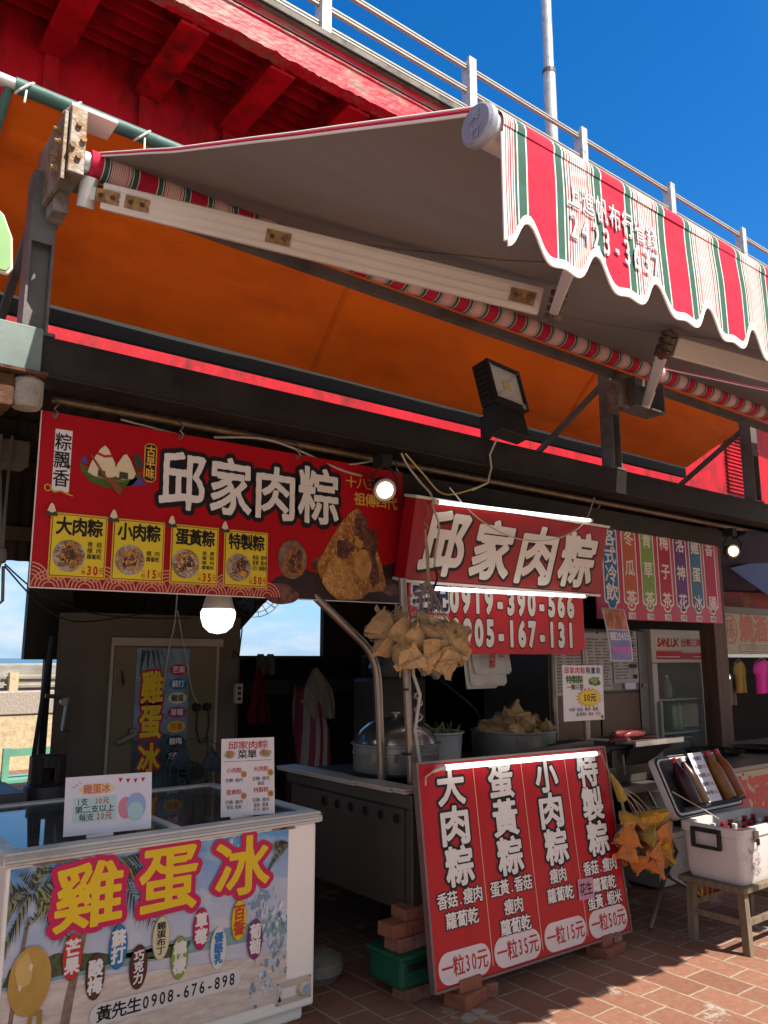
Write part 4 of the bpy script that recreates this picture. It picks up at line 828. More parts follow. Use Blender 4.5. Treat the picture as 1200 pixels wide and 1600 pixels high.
B.poly([[(PX0, .40), (PX1, .365), (PX1, .44), (PX0, .44)]], mat('print_lagoon', (.20, .33, .36), .35, var=.3, scale=9, stretch=(1, 1, 6)), 2, 'lagoon_print')
hl = [(PX0, .41)] + [(PX0 + .02 * i, .462 + .03 * math.sin(i * .16) + .012 * mnoise.noise((i * .4, 1, 1)) - .0016 * i) for i in range(1, 34)] + [(PX0 + .68, .425), (PX0 + .3, .405)]
B.poly([hl], mat('print_wooded_hill', (.06, .085, .035), .4, var=.6, scale=60), 3, 'hill_print')
B.poly([[(PX0, PZ0), (PX1, PZ0), (PX1, .30), (1.7, .31), (1.45, .335), (1.2, .365), (1.0, .385), (PX0, .395)]], mat('print_sand', (.60, .51, .44), .4, var=.25, scale=10, stretch=(1, 1, 4), stain=(.54, .42, .34), stain_amt=.4), 4, 'sand_print')
# palms
PALM = flat('print_palm_dark', (.028, .035, .012), .5); PALM2 = flat('print_palm_light', (.24, .22, .06), .5); TRK = mat('print_palm_trunk', (.22, .15, .11), .5, var=.35, scale=30)
B.poly([[(.965, PZ0), (1.0, PZ0), (1.03, .35), (1.062, .55), (1.075, .68), (1.058, .68), (1.035, .53), (.995, .33)], [(.80, PZ0), (.815, PZ0), (.835, .4), (.86, .62), (.85, .62), (.82, .4)]], TRK, 5, 'palm_trunk_print')
random.seed(11)
def frond(px, pz, ang, L, droop, n=22):
    P = []; Q = []
    for i in range(n):
        s_ = (i + 1) / n; x = px + L * s_ * math.cos(ang); z = pz + L * s_ * math.sin(ang) - droop * s_ * s_
        for sd in (-1, 1):
            a2 = ang - 2 * droop / L * s_ * .6 + sd * (.75 + .25 * random.random()); l_ = L * .34 * math.sin(math.pi * (.12 + .85 * s_)) * random.uniform(.7, 1.1)
            e_ = (x + l_ * math.cos(a2), z + l_ * math.sin(a2) - .25 * l_); w_ = .0035
            (P if random.random() < .72 else Q).append(clampP([(x - w_, z), e_, (x + w_, z + .002)]))
    return P, Q
for k, (px, pz, fr_) in enumerate([(.86, .70, [(2.9, .22, .10), (2.2, .2, .05), (1.2, .16, .03), (.4, .24, .08), (-.1, .25, .14), (3.5, .2, .12), (-.7, .2, .1), (4.1, .2, .1)]), (1.08, .745, [(0, .30, .12), (.35, .24, .06), (2.8, .26, .10), (-.5, .28, .12), (3.4, .24, .1), (-1.1, .2, .06), (.15, .34, .2)]), (1.893, .72, [(2.9, .12, .06), (3.5, .12, .09)])]):
    A, C = [], []
    for an, L, dr in fr_: p_, q_ = frond(px, pz, an, L, dr); A += p_; C += q_
    B.poly(A, PALM, 6, 'palm_leaf_print'); B.poly(C, PALM2, 7, 'palm_leaf_print')
# splash of ice water on the right
random.seed(5); sp_ = []; sp2 = []
for i in range(330):
    s_ = random.random(); cx = 1.76 + .10 * math.sin(s_ * 5) + random.gauss(0, .045); cz = .16 + .62 * s_ + random.gauss(0, .02); r_ = random.uniform(.0015, .008) * (1.5 if random.random() < .15 else 1)
    (sp_ if i % 3 else sp2).append(clampP(blob(cx, cz, r_, r_ * random.uniform(.8, 2.4), i * 1.7, 9, .7)))
B.poly(sp_, mat('print_splash', (.50, .56, .62), .3, var=.3, scale=40), 5, 'splash_print'); B.poly(sp2, flat('print_splash_blue', (.18, .28, .40), .3), 6, 'splash_print')
it = [('雞', 1.058, .660, .235, .215), ('蛋', 1.359, .663, .225, .225), ('冰', 1.677, .668, .235, .215)]
B.glyphs(it, flat('ice_title_crimson', (.52, .015, .09)), 8, .115, 84, fit=True, name='title_edge'); B.glyphs(it, flat('ice_title_yellow', (.74, .50, .02)), 9, .026, 90, fit=True, name='title')
EG = [(1.011, .462, '芒果', (.52, .035, .03), 0), (1.096, .378, '酸梅', (.10, .035, .022), 0), (1.175, .462, '蘇打', (.02, .17, .38), 0), (1.255, .377, '巧克力', (.09, .025, .016), 0), (1.338, .459, '雞蛋布丁', (.62, .55, .33), 1), (1.416, .375, '檸檬', (.24, .33, .05), 0), (1.501, .461, '草莓', (.46, .012, .09), 0), (1.578, .376, '優酪乳', (.62, .62, .60), 2), (1.666, .462, '百香', (.68, .46, .02), 3), (1.741, .376, '葡萄', (.20, .035, .14), 0)]
for i, (cx, cz, s_, c_, k) in enumerate(EG):
    B.poly([ell(cx, cz, .0345, .077)], WHT if k == 2 else flat('egg_%d_edge' % i, tuple(x * .6 for x in c_)), 8, 'flavour_egg_edge'); B.poly([ell(cx, cz, .0325, .0745)], flat('egg_%d' % i, c_), 9, 'flavour_egg')
    B.col(s_, cx, cz + .058, cz - .058, .05 if len(s_) < 3 else .036, [WHT, INK, flat('egg_blue_text', (.03, .16, .40)), flat('egg_red_text', (.50, .06, .02))][k], 10, grow=.045 if k != 1 else .02, res=40)
B.poly([rrect(1.085, .214, 1.68, .285, .034, 8)], flat('phone_pill', (.64, .60, .58)), 8, 'phone_pill'); B.row('黃先生0908-676-898', 1.383, .249, .55, .052, INK, 9, grow=.02, res=44)
# golden egg pop printed at the left
B.poly([[(.862, PZ0), (.876, PZ0), (.89, .30), (.905, .30), (.915, PZ0), (.93, PZ0), (.92, .315), (.878, .315)]], flat('egg_pop_neck', (.36, .20, .04)), 8, 'egg_pop_neck'); B.poly([ell(.872, .415, .07, .11)], mat('egg_pop_gold', (.46, .27, .06), .4, var=.2, scale=7), 9, 'egg_pop'); B.poly([blob(.85, .45, .028, .055, 3.3)], flat('egg_pop_shine', (.58, .39, .13)), 10, 'egg_pop_shine'); B.poly([blob(.872, .46, .006, .012, 4), blob(.84, .40, .005, .01, 7)], flat('egg_pop_glint', (.7, .6, .42)), 11, 'egg_pop_glint')
# thermostat panel
th = MB(); th.box(1.848, 2.018, Y0 - .006, Y0 - .0005, .096, .186); tp = th.build('thermostat', mat('cream_plastic', (.52, .45, .36), .4), t, bevel=.003)
d = MB(); d.lathe([(0, Y0 - .024), (.020, Y0 - .024), (.028, Y0 - .018), (.030, Y0 - .0065)], (1.981, 0, .141), 20, 'y'); d.build('dial', mat('cream_dial', (.55, .47, .34), .4), tp, smooth=True)
d = MB(); d.lathe([(0, Y0 - .0255), (.017, Y0 - .0255), (.017, Y0 - .0245)], (1.981, 0, .141), 18, 'y'); d.build('dial_face', flat('dial_blue', (.25, .36, .50)), tp)
MB().box(1.875, 1.94, Y0 - .0075, Y0 - .0065, .12, .158).build('dial_label', WHT, tp)
tr = MB(); tr.prism([(1.856, Y0 - .008, .112), (1.872, Y0 - .008, .112), (1.864, Y0 - .008, .135)], (0, .001, 0)); tr.build('warning_mark', INK, tp)
sc = MB()
for q in ((1.855, .102), (2.01, .102), (1.855, .18), (2.01, .18)): sc.lathe([(.003, Y0 - .0075), (.003, Y0 - .0062)], (q[0], 0, q[1]), 8, 'y')
sc.build('screws', DARKSTEEL, tp)

for x in (1.12, 1.72): MB().box(x - .05, x + .05, 3.19, 3.205, .8315, .842).build('lid_handle', FRM, t, bevel=.002)
rm = MB()
for x0_, x1_, z_ in ((.86, 1.0, .786), (1.82, 1.88, .787), (1.86, 1.93, .783)):
    P = blob((x0_ + x1_) / 2, z_, (x1_ - x0_) / 2, .006, x0_ * 7, 14, .7); rm.poly([(x, Y0 - .0018, z) for x, z in P])
rm.build('rust_marks', mat('rim_rust', (.26, .16, .10), .8, var=.4, scale=40), t, fix=False)
MB().tube([(2.045, 4.0, .2), (2.10, 3.9, .05), (2.16, 3.7, .012), (2.25, 3.9, .012), (2.3, 4.3, .012)], .006, 6).build('power_cord', WIREBLACK, t, smooth=True)

# --- small upright price sheets on the freezer
def sheet(name, label, loc, rot, W, H, m):
    t = thing(name, label, 'price sheet', loc, rot, 'paper price sheets'); b = MB(); b.box(0, W, 0, .004, 0, H); b.build('sheet', m, t, local=True); return t, Board(t)
PAPER = mat('lilac_white_paper', (.60, .58, .66), .5, var=.05, scale=5); PAPER2 = mat('white_paper', (.62, .58, .60), .5, var=.05, scale=6)
t, B = sheet('price_sheet', 'white sheet with a strawberry border and pastel ice drawing standing on the freezer glass', (.995, 3.235, .84), (R(-9), 0, R(-9)), .325, .212, PAPER)
B.poly([[(.03, .045), (.19, .045), (.19, .135), (.03, .135)]], flat('pastel_green', (.42, .56, .56)), 1, 'price_box'); B.poly([blob(.115, .163, .068, .02, 3, amp=.1)], flat('pastel_yellow', (.66, .52, .26)), 1, 'title_blot')
B.row('雞蛋冰', .115, .163, .10, .034, flat('pastel_red', (.52, .14, .10)), 2, grow=.02, res=36)
B.row('1支', .063, .118, .042, .026, INK, 2, grow=.008, res=30); B.row('30元', .135, .118, .055, .024, PRED, 2, grow=.01, res=30); B.row('第二支以上', .11, .090, .145, .027, INK, 2, grow=.006, res=30); B.row('每支', .08, .062, .055, .026, INK, 2, grow=.006, res=30); B.row('20元', .145, .062, .06, .026, PRED, 2, grow=.012, res=30)
B.poly([ell(.225, .085, .028, .04)], flat('pastel_pink', (.56, .20, .24)), 1, 'ice_print'); B.poly([ell(.265, .09, .038, .048)], flat('pastel_blue', (.26, .36, .56)), 2, 'ice_print'); B.poly([ell(.262, .07, .03, .035)], flat('pastel_teal', (.34, .52, .54)), 3, 'ice_print')
B.poly([[(.195 + .029 * i, .196 - .006 * math.sin(i * .8)), (.203 + .029 * i, .180 - .006 * math.sin(i * .8)), (.212 + .029 * i, .198 - .006 * math.sin(i * .8))] for i in range(4)], PRED, 1, 'strawberry_print')
B.poly([[(.018 + .013 * i, .178 + .012 * i), (.034 + .01 * i, .172 + .006 * i), (.035 + .01 * i, .175 + .006 * i)] for i in range(3)], PRED, 1, 'ray_print')
t, B = sheet('price_sheet', 'tall white menu sheet with red title and four small prices standing on the freezer rim', (1.632, 3.215, .84), (R(-8), 0, R(-16)), .232, .318, PAPER2)
W, H = .232, .318
B.row('邱家肉粽', .116, .288, .175, .034, PRED, 1, grow=.012, res=36, rough=.006); B.row('菜單', .112, .250, .085, .036, INK, 1, grow=.012, res=36, rough=.006); B.poly([[(.012, .222), (.22, .222), (.22, .2235), (.012, .2235)]], INK, 1, 'rule')
for x in (.038, .192): B.poly([blob(x, .252, .025, .017, x * 9)], BOWLP, 1, 'food_print'); B.poly([blob(x, .254, .014, .011, x * 19)], RICE_A, 2, 'food_print')
for x, z, a, p_, l1, l2 in ((.055, .185, '小肉粽', '15', '豆鵝·瘦肉', ''), (.172, .187, '大肉粽', '30', '豆鵝·瘦肉', '香菇'), (.055, .097, '蛋黃粽', '35', '豆鵝·瘦肉', '香菇·蛋黃'), (.172, .10, '特製粽', '50', '豆鵝·瘦肉', '香菇·蛋黃')):
    B.row(a, x, z, .066, .022, PRED, 1, grow=.008, res=30, rough=.008); B.poly([ell(x + .042, z - .017, .013, .014, 16)], flat('orange_spot', (.52, .22, .05)), 1, 'price_spot'); B.row(p_, x + .042, z - .017, .016, .014, INK, 2, grow=.02, res=24)
    B.row(l1, x, z - .04, .076, .016, INK, 1, res=24); 
    if l2: B.row(l2, x, z - .06, .064 if len(l2) > 2 else .03, .016, INK, 1, res=24)
B.row('花生·蝦米', .172, .022, .07, .016, PRED, 1, res=24)

# ------------------------------------------------------------------ stainless steel stove cart
t = thing('stove_cart', 'dark stainless steel stove cart with round vent holes and a pale tiled edge', 'stove cart', (3.2, 3.6, .3))
SX0, SX1, SY0, SY1 = 2.53, 4.05, 3.035, 4.12
b = MB(); b.box(SX0, SX1, SY0, SY1, .335, .80); b.build('body', INOXOLD, t, bevel=.006)
MB().box(SX0 - .02, SX1 + .02, SY0 - .02, SY1 + .02, .80, .868).build('top', INOXOLD, t, bevel=.006)
h = MB()
for k in range(6): h.lathe([(0, SX0 - .003), (.024, SX0 - .003), (.024, SX0)], (0, 3.15 + .125 * k, .742), 18, 'x')
h.build('vent_hole_shade', mat('hole_shade_black', (.006, .005, .005), .9), t)  # black discs on the solid side stand in for the shade in the holes
h = MB()
for k in range(6): h.lathe([(.024, SX0 - .001), (.024, SX0 - .006), (.029, SX0 - .006), (.029, SX0 - .001)], (0, 3.15 + .125 * k, .742), 18, 'x')
h.build('vent_rim', INOXOLD, t)
h = MB(); h.box(SX0 - .008, SX0 - .001, SY0 + .03, SY1 - .1, .79, .797); h.box(SX0 - .005, SX0, SY0 + .05, SY0 + .055, .36, .79); h.build('seam', DARKSTEEL, t)
TILE = mat('pale_glazed_edging', (.42, .36, .32), .35, var=.12, scale=6, stain=(.32, .26, .22), stain_amt=.4)
for (a, c_, z0) in ((3.40, 4.16, 0), (3.105, 3.385, .004), (3.0, 3.092, .008)):
    e = MB(); e.box(SX0 - .075, SX0 + .05, a, c_, .8685 + z0, .880 + z0); e.box(SX0 - .08, SX0 + .05, a + .004, c_ - .004, .8805 + z0, .892 + z0); e.build('edging_tile', TILE, t, bevel=.003)
for x, y in ((2.62, 3.12), (3.95, 3.12), (2.62, 4.0), (3.95, 4.0)): MB().tube([(x, y, .335), (x, y, .06)], .02).build('leg', DARKSTEEL, t)
for x, y in ((3.0, 3.75), (3.9, 4.0)):
    w = MB(); w.lathe([(.03, y - .02), (.10, y - .02), (.115, y - .008), (.115, y + .008), (.10, y + .02), (.03, y + .02)], (x, 0, .116), 18, 'y'); w.build('wheel', BLACK, t, smooth=True)
MB().bar((2.62, 3.07, .965), (4.0, 3.12, 1.0), .012, .045).build('front_rail', INOXOLD, t)
MB().bar((2.62, 3.11, .875), (4.0, 3.11, .89), .02, .03).build('front_rail', INOX, t)
# tube posts of the cart canopy
def post(pts, r, m=CHROME):
    return MB().tube(pts, r, 12).build('canopy_post', m, t, smooth=True)
post([(2.60, 3.36, .87)] + [(2.58, 3.36, 1.3)] + bez((2.575, 3.36, 1.37), (2.57, 3.36, 1.5), (2.49, 3.38, 1.58), 6) + [(2.17, 3.45, 1.86), (2.1, 3.46, 1.95)], .0215)
post([(2.63, 3.16, .89), (2.60, 3.16, 1.46), (2.585, 3.17, 1.9)], .021)
post([(3.985, 3.15, .88), (3.99, 3.15, 1.55)], .02)
post([(4.23, 3.6, .87), (4.235, 3.6, 1.50)] + bez((4.235, 3.6, 1.50), (4.235, 3.6, 1.58), (4.17, 3.62, 1.62), 5) + [(4.0, 3.66, 1.75)], .02)
k = MB()
for z in (1.03, 1.34): k.lathe([(.026, z), (.026, z + .01)], (2.607 - (z - .9) * .05, 3.16, 0), 10)
k.build('cable_tie', WIREBLACK, t)
MB().tube([(2.62, 3.13, .90), (2.655, 3.125, 1.0), (2.63, 3.13, 1.15), (2.655, 3.12, 1.32), (2.62, 3.13, 1.42), (2.625, 3.13, 1.6)], .009, 6).build('post_cable', WIREWHITE, t)
MB().tube([(2.66 + .02 * math.cos(k * 1.1), 3.14 + .02 * math.sin(k * 1.1), 1.08 + .012 * k) for k in range(22)], .006, 5).build('coiled_cable', mat('grey_coil', (.3, .29, .28), .5), t)

# ------------------------------------------------------------------ pots and dumplings
ALUPOT = mat('dented_aluminium', (.25, .235, .22), .42, .6, var=.13, scale=7, stain=(.18, .165, .15), stain_amt=.38, stain_scale=4, bump=.06, bscale=14)
t = thing('steamer_pot', 'round aluminium steamer with a domed shiny lid on the stove cart', 'pot', (2.82, 3.52, .893)); c = (2.82, 3.52, 0); k_ = .80
def LP(prof, nm, m, seg=44): return MB().lathe([(r * k_, .893 + (z - .893) * .92) for r, z in prof], c, seg).build(nm, m, t, smooth=True)
LP([(.20, .905), (.285, .905), (.29, .915), (.292, 1.05), (.305, 1.055), (.305, 1.065), (.285, 1.066)], 'pot', ALUPOT)
LP([(.282, 1.067), (.275, 1.085), (.24, 1.135), (.18, 1.175), (.10, 1.20), (0, 1.208)], 'lid', mat('polished_lid', (.36, .34, .32), .2, .9, var=.08, scale=4))
LP([(.012, 1.205), (.012, 1.225), (.035, 1.228), (.035, 1.238), (0, 1.24)], 'lid_knob', CHROME, 14)
LP([(.291, 1.0), (.296, 1.004), (.296, 1.012), (.291, 1.016)], 'pot_band', ALUPOT)
for a in (205, 232):
    p = Vector((c[0] + .238 * math.cos(R(a)), c[1] + .238 * math.sin(R(a)), .98)); MB().bar(p + Vector((0, 0, -.012)), p + Vector((0, 0, .03)), .05, .012, (1, 0, 0)).build('clasp', CHROME, t)
MB().lathe([(.26, .893), (.275, .902), (.26, .91), (.16, .903)], c, 32).build('stove_ring', BLACK, t, smooth=True)

DLEAF = [mat('dry_bamboo_leaf', (.44, .265, .115), .55, var=.35, scale=2.2, stretch=(1.2, 9, 1.2), stain=(.24, .125, .05), stain_amt=.42, bump=.25, bscale=30), mat('pale_bamboo_leaf', (.52, .34, .16), .55, var=.32, scale=2.2, stretch=(9, 1.2, 1.2), stain=(.29, .165, .07), stain_amt=.40, bump=.25, bscale=30)]
YLEAF = [mat('yellow_leaf', (.50, .26, .03), .5, var=.3, scale=9, stain=(.36, .16, .02), stain_amt=.4, bump=.2, bscale=30), mat('orange_leaf', (.52, .16, .025), .5, var=.3, scale=9, stain=(.34, .09, .02), stain_amt=.4, bump=.2, bscale=30), mat('green_gold_leaf', (.30, .20, .03), .5, var=.3, scale=9, bump=.2)]
def dumpling_mesh(seed):
    rnd = random.Random(seed); bm = bmesh.new()
    P = [Vector((-1, -.55, -.5)), Vector((1, -.6, -.45)), Vector((.05, 1, -.5)), Vector((.0, -.05, 1.0))]
    P = [p + Vector((rnd.uniform(-.18, .18), rnd.uniform(-.18, .18), rnd.uniform(-.12, .12))) for p in P]
    vs_ = [bm.verts.new(p) for p in P]
    for f in ((0, 2, 1), (0, 1, 3), (1, 2, 3), (2, 0, 3)): bm.faces.new([vs_[i] for i in f])
    bmesh.ops.subdivide_edges(bm, edges=bm.edges[:], cuts=13, use_grid_fill=True)
    pl = [(Vector((rnd.uniform(-1, 1), rnd.uniform(-1, 1), rnd.uniform(-1, 1))).normalized(), rnd.uniform(-.05, .25)) for _ in range(4)]
    for v in bm.verts:
        q = v.co.copy(); n = q.normalized(); r = q.length
        v.co = n * (r * .74 + .215)
        for k, (pn, c_) in enumerate(pl):   # overlapping leaf edges stand a little proud
            w = q.dot(pn) - c_ + .12 * mnoise.noise(q * 1.6 + Vector((seed, k, 0))); v.co += n * .055 / (1 + math.exp(-max(-30, min(30, w / .022))))
        v.co += n * (.05 * mnoise.noise(q * 2.1 + Vector((seed, 0, 0))) + .022 * mnoise.noise(Vector((q.x * 9 + q.z * 4, seed, q.y * 2))))
    vs2 = [tuple(v.co) for v in bm.verts]; bm.verts.index_update(); fs2 = [tuple(v.index for v in f.verts) for f in bm.faces]; bm.free()
    m = MB(); m.add(vs2, fs2)
    for i in range(3):   # free leaf ends
        a = P[i].normalized(); s_ = a.cross(Vector((0, 0, 1))).normalized(); L = rnd.uniform(.35, .7); w = rnd.uniform(.18, .34); b_ = P[i] * .70
        m.add([b_ + s_ * w, b_ - s_ * w, b_ + a * L - s_ * w * .8 + Vector((0, 0, rnd.uniform(-.1, .2))), b_ + a * L + s_ * w * .5 + Vector((0, 0, rnd.uniform(-.1, .2)))], [(0, 1, 2, 3)])
    s = MB()
    for k, (ax, of) in enumerate(((0, .1), (0, -.02), (1, .0))):
        pts = []
        for i in range(17):
            a = 2 * math.pi * i / 16; d = Vector((of, math.cos(a), math.sin(a))) if ax == 0 else Vector((math.cos(a), of, math.sin(a)))
            d.normalize(); best = 0
            for q in vs2:
                qv = Vector(q); c_ = qv.normalized().dot(d)
                if c_ > .93: best = max(best, qv.length * c_)
            pts.append(d * (best or .6) * 1.0)
        s.tube(pts, .022, 5, False)
    return m, s
DM = [dumpling_mesh(s) for s in (1, 2, 3, 4)]
_dm = {}
def dumpling_objs(v, lm):
    if (v, lm.name) not in _dm:
        a = DM[v][0].build('rice_dumpling', lm, smooth=True); b = DM[v][1].build('tie_string', STRING)
        _dm[(v, lm.name)] = (a.data, b.data); bpy.data.objects.remove(a); bpy.data.objects.remove(b)
    return _dm[(v, lm.name)]
def dumpling(v, lm, loc, rot, s, parent=None):
    da, db = dumpling_objs(v, lm); o = bpy.data.objects.new('rice_dumpling', da); COL.objects.link(o); o.location = loc; o.rotation_euler = rot; o.scale = (s, s, s)
    if parent: o.parent = parent; o.matrix_parent_inverse = WM(parent).inverted()
    k = bpy.data.objects.new('tie_string', db); COL.objects.link(k); k.parent = o; return o
def rr(a=3.1): return (random.uniform(-a, a), random.uniform(-a, a), random.uniform(-a, a))
# hanging bundle
random.seed(21)
t = thing('dumpling_bundle', 'tan bundle of leaf wrapped rice dumplings hanging by strings before the phone sign', 'dumplings', (2.68, 3.12, 1.95))
hub = Vector((2.70, 3.10, 1.90))
for i, (dx, dz, dy) in enumerate([(-.265, .085, 0), (-.235, .0, .0), (-.19, .075, -.06), (-.165, -.045, -.06), (-.10, .055, -.09), (-.105, -.075, -.08), (-.03, .07, -.10), (-.02, -.02, -.12), (.0, -.09, -.06), (.06, .045, -.12), (.075, -.045, -.11), (.10, -.10, -.05), (.135, .08, -.08), (.15, .0, -.10), (.165, -.07, -.04), (.22, .06, -.05), (.215, -.01, -.06), (.275, .045, 0), (-.1, .1, .06), (.08, .11, .05), (.0, .0, .06), (.18, .10, .03), (-.2, .11, .05), (.03, .12, -.03)]):
    p = Vector((2.655 + dx * .90, 3.13 + dy, 1.568 + dz * .74))
    dumpling(i % 4, DLEAF[(i * 7 // 3) % 2], p, rr(1.2) if i % 2 else rr(), random.uniform(.078, .094), t)
    mid = (p + hub) / 2 + Vector((random.uniform(-.02, .02), random.uniform(-.02, .02), 0)); MB().tube([p + Vector((0, 0, .05)), mid, hub], .0018, 4).build('string', STRING, t)
k = MB()
for i in range(5): k.tube([hub + Vector((random.uniform(-.012, .012), random.uniform(-.012, .012), -.03)), (2.705 + random.uniform(-.01, .01), 3.11, 2.03), (2.70, 3.12, 2.16)], .004, 5)
k.build('string_hank', STRING, t); MB().tube([(2.70, 3.12, 2.14), (2.72, 3.12, 2.17), (2.685, 3.12, 2.20), (2.725, 3.12, 2.24), (2.71, 3.13, 2.31)], .004, 5).build('hook', CHROME, t)
# basin with a heap of dumplings
t = thing('steel_basin', 'wide aluminium basin heaped with dumplings behind the menu board', 'basin', (3.83, 3.6, .87)); c = (3.83, 3.6, 0)
MB().lathe([(0, .885), (.25, .885), (.258, .895), (.262, 1.045), (.272, 1.05), (.272, 1.06), (.256, 1.058), (.25, .91), (0, .91)], c, 44).build('bowl', ALUPOT, t, smooth=True)
MB().bar((3.655, 3.405, 1.0), (3.71, 3.37, 1.0), .012, .03).build('clasp', CHROME, t)
random.seed(5)
heap = [(0, 0, 1.15)]
for n, r_, z in ((9, .19, 1.045), (7, .12, 1.10), (4, .06, 1.135)):
    for k in range(n): a = 2 * math.pi * (k + .3 * n) / n; heap.append((r_ * math.cos(a), r_ * math.sin(a), z))
for i, (dx, dy, z) in enumerate(heap):
    o = dumpling(i % 4, DLEAF[(i + i // 3) % 2], (3.845 + dx, 3.6 + dy, z + random.uniform(-.015, .015)), rr(.9) if i % 3 else rr(), random.uniform(.060, .070))
    tag(o, 'tan leaf wrapped dumpling heaped in the aluminium basin', 'dumpling', 'dumplings heaped in the aluminium basin')
t = thing('enamel_bowl', 'grey bowl of green leaves between steamer and basin', 'bowl', (3.30, 3.66, .89)); c = (3.28, 3.72, 0)
MB().lathe([(0, .90), (.13, .90), (.155, .92), (.165, 1.055), (.178, 1.06), (.176, 1.07), (.155, 1.065), (.15, .95), (0, .95)], c, 30).build('bowl', mat('grey_enamel', (.36, .35, .34), .4, var=.12), t, smooth=True)
lv = MB(); random.seed(3)
for i in range(46):
    a, q = random.uniform(0, 6.3), random.uniform(0, .13); p = Vector((c[0] + q * math.cos(a), c[1] + q * math.sin(a), 1.05)); d = Vector((random.uniform(-1, 1), random.uniform(-1, 1), random.uniform(.2, 1.2))) * .055; s_ = Vector((random.uniform(-1, 1), random.uniform(-1, 1), 0)) * .014
    lv.add([p - s_, p + s_, p + d + s_ * .6, p + d * 1.15], [(0, 1, 2, 3)])
lv.build('leaves', mat('bowl_greens', (.17, .17, .06), .6, var=.6, scale=30), t)

# ------------------------------------------------------------------ bricks, crate under the stove and board
BRICK = [mat('red_brick', (.26, .095, .055), .9, var=.25, scale=14, stain=(.18, .07, .045), stain_amt=.42, bump=.4, bscale=50), mat('mortar_smeared_brick', (.24, .11, .075), .9, var=.3, scale=14, stain=(.30, .25, .21), stain_amt=.42, bump=.4, bscale=50)]
def brick(x, y, z, rz, label, m=0, g='bricks propping up the cart and the menu board', dims=(.20, .10, .058)):
    a, b_, c_ = dims; o = MB().box(-a / 2, a / 2, -b_ / 2, b_ / 2, 0, c_).build('brick', BRICK[m], bevel=.004); o.location = (x, y, z); o.rotation_euler = (0, 0, R(rz)); tag(o, label, 'brick', g); return o
pos = [('lower left brick under the green crate', 2.48, 3.03, 0, 3, 1), ('lower right brick under the green crate', 2.66, 2.98, .0, -8, 0),
       ('whitish brick lying right on top of the green crate', 2.45, 3.05, .205, 2, 1), ('second brick lying on the green crate behind the menu board', 2.665, 3.03, .205, -2, 0),
       ('middle left brick of the pile on the crate', 2.42, 3.06, .265, 1, 0), ('middle right brick of the pile on the crate', 2.635, 3.05, .265, 4, 0),
       ('topmost brick directly beneath the stove cart corner', 2.50, 3.06, .325, -3, 0)]
for lb, x, y, z, rz, m in pos: brick(x + .065, y, z, rz, lb, m, dims=(.20, .11, .058) if z < .3 else (.20, .11, .05))
brick(2.66, 2.83, 0, 12, 'flat brick beneath the left foot of the menu board', 0, dims=(.17, .12, .06)); brick(2.66, 2.84, .06, -4, 'upper brick directly beneath the left foot of the menu board', 0, dims=(.13, .10, .055)); brick(2.80, 2.86, 0, 70, 'small brick beside the left foot of the menu board', 1, dims=(.13, .09, .06))
brick(3.66, 2.83, 0, 8, 'flat brick beneath the right foot of the menu board', 0, dims=(.20, .12, .045)); brick(3.63, 2.84, .045, 2, 'upper brick beneath the right foot of the menu board', 0, dims=(.09, .09, .055)); brick(3.725, 2.845, .045, 2, 'thin upper brick at the right foot of the menu board', 1, dims=(.07, .09, .055))
t = thing('plastic_crate', 'green plastic crate with a slot handle carrying bricks under the stove cart', 'crate', (2.55, 3.04, .06))
GP = mat('green_plastic', (.010, .085, .05), .4, var=.15, scale=8)
b = MB(); b.box(2.40, 2.72, 2.965, 3.2, .06, .20); b.build('box', GP, t, bevel=.018)
MB().box(2.44, 2.55, 2.958, 2.966, .135, .165).build('slot', BLACK, t, bevel=.004); MB().box(2.385, 2.735, 2.95, 3.21, .185, .203).build('rim', GP, t, bevel=.006)
t = thing('round_stone', 'rounded dark stone on the paving beneath the stove cart', 'stone', (2.25, 3.55, 0)); 
s = MB(); s.lathe([(0, 0), (.13, 0), (.16, .04), (.15, .085), (.10, .11), (0, .115)], (2.28, 3.5, 0), 18); s.build('stone', CONC, t, smooth=True)
brick(2.45, 3.95, 0, 20, 'loose brick in the dark beneath the back of the stove cart', 1); brick(2.42, 3.93, .058, 14, 'brick on the loose brick beneath the back of the stove cart', 0)
# ------------------------------------------------------------------ lamps
WARM = lamp('warm_lamp_glow', (1, .74, .36), 1.5); BULBW = lamp('bulb_glow', (1, .97, .90), 1.2)
def spot(label, loc, aim, s=1.0):
    t = thing('spot_lamp', label, 'spot lamp', loc, group='spot lamps under the beam'); loc = Vector(loc); d = (Vector(aim) - loc).normalized(); q = d.to_track_quat('Z', 'Y').to_matrix().to_4x4(); q.translation = loc
    def L(prof, nm, m, seg=24):
        mb = MB(); mb.lathe(prof, seg=seg); mb.v = [tuple(q @ Vector(v)) for v in mb.v]; return mb.build(nm, m, t, smooth=True)
    L([(0, -.10), (.035, -.10), (.05, -.08), (.062 * s, -.01), (.062 * s, .012)], 'housing', BLACK); L([(.043 * s, .008), (.046 * s, .016), (.060 * s, .018), (.064 * s, .008)], 'rim', mat('zinc_ring', (.42, .40, .38), .4, .5)); L([(0, .0145), (.046 * s, .0145)], 'lens', WARM)
    a = MB(); up = Vector((0, 0, .13)); sd = d.cross(Vector((0, 0, 1))).normalized() * .066
    a.tube([loc + sd, loc + sd * 1.1 + up * .5, loc + sd * .5 + up * .9, loc + up, loc - sd * .5 + up * .9, loc - sd * 1.1 + up * .5, loc - sd], .006, 6); a.build('yoke', BLACK, t); MB().box(loc.x - .035, loc.x + .035, loc.y - .03, loc.y + .06, loc.z + .125, loc.z + .19).build('clamp', BLACK, t, bevel=.004)
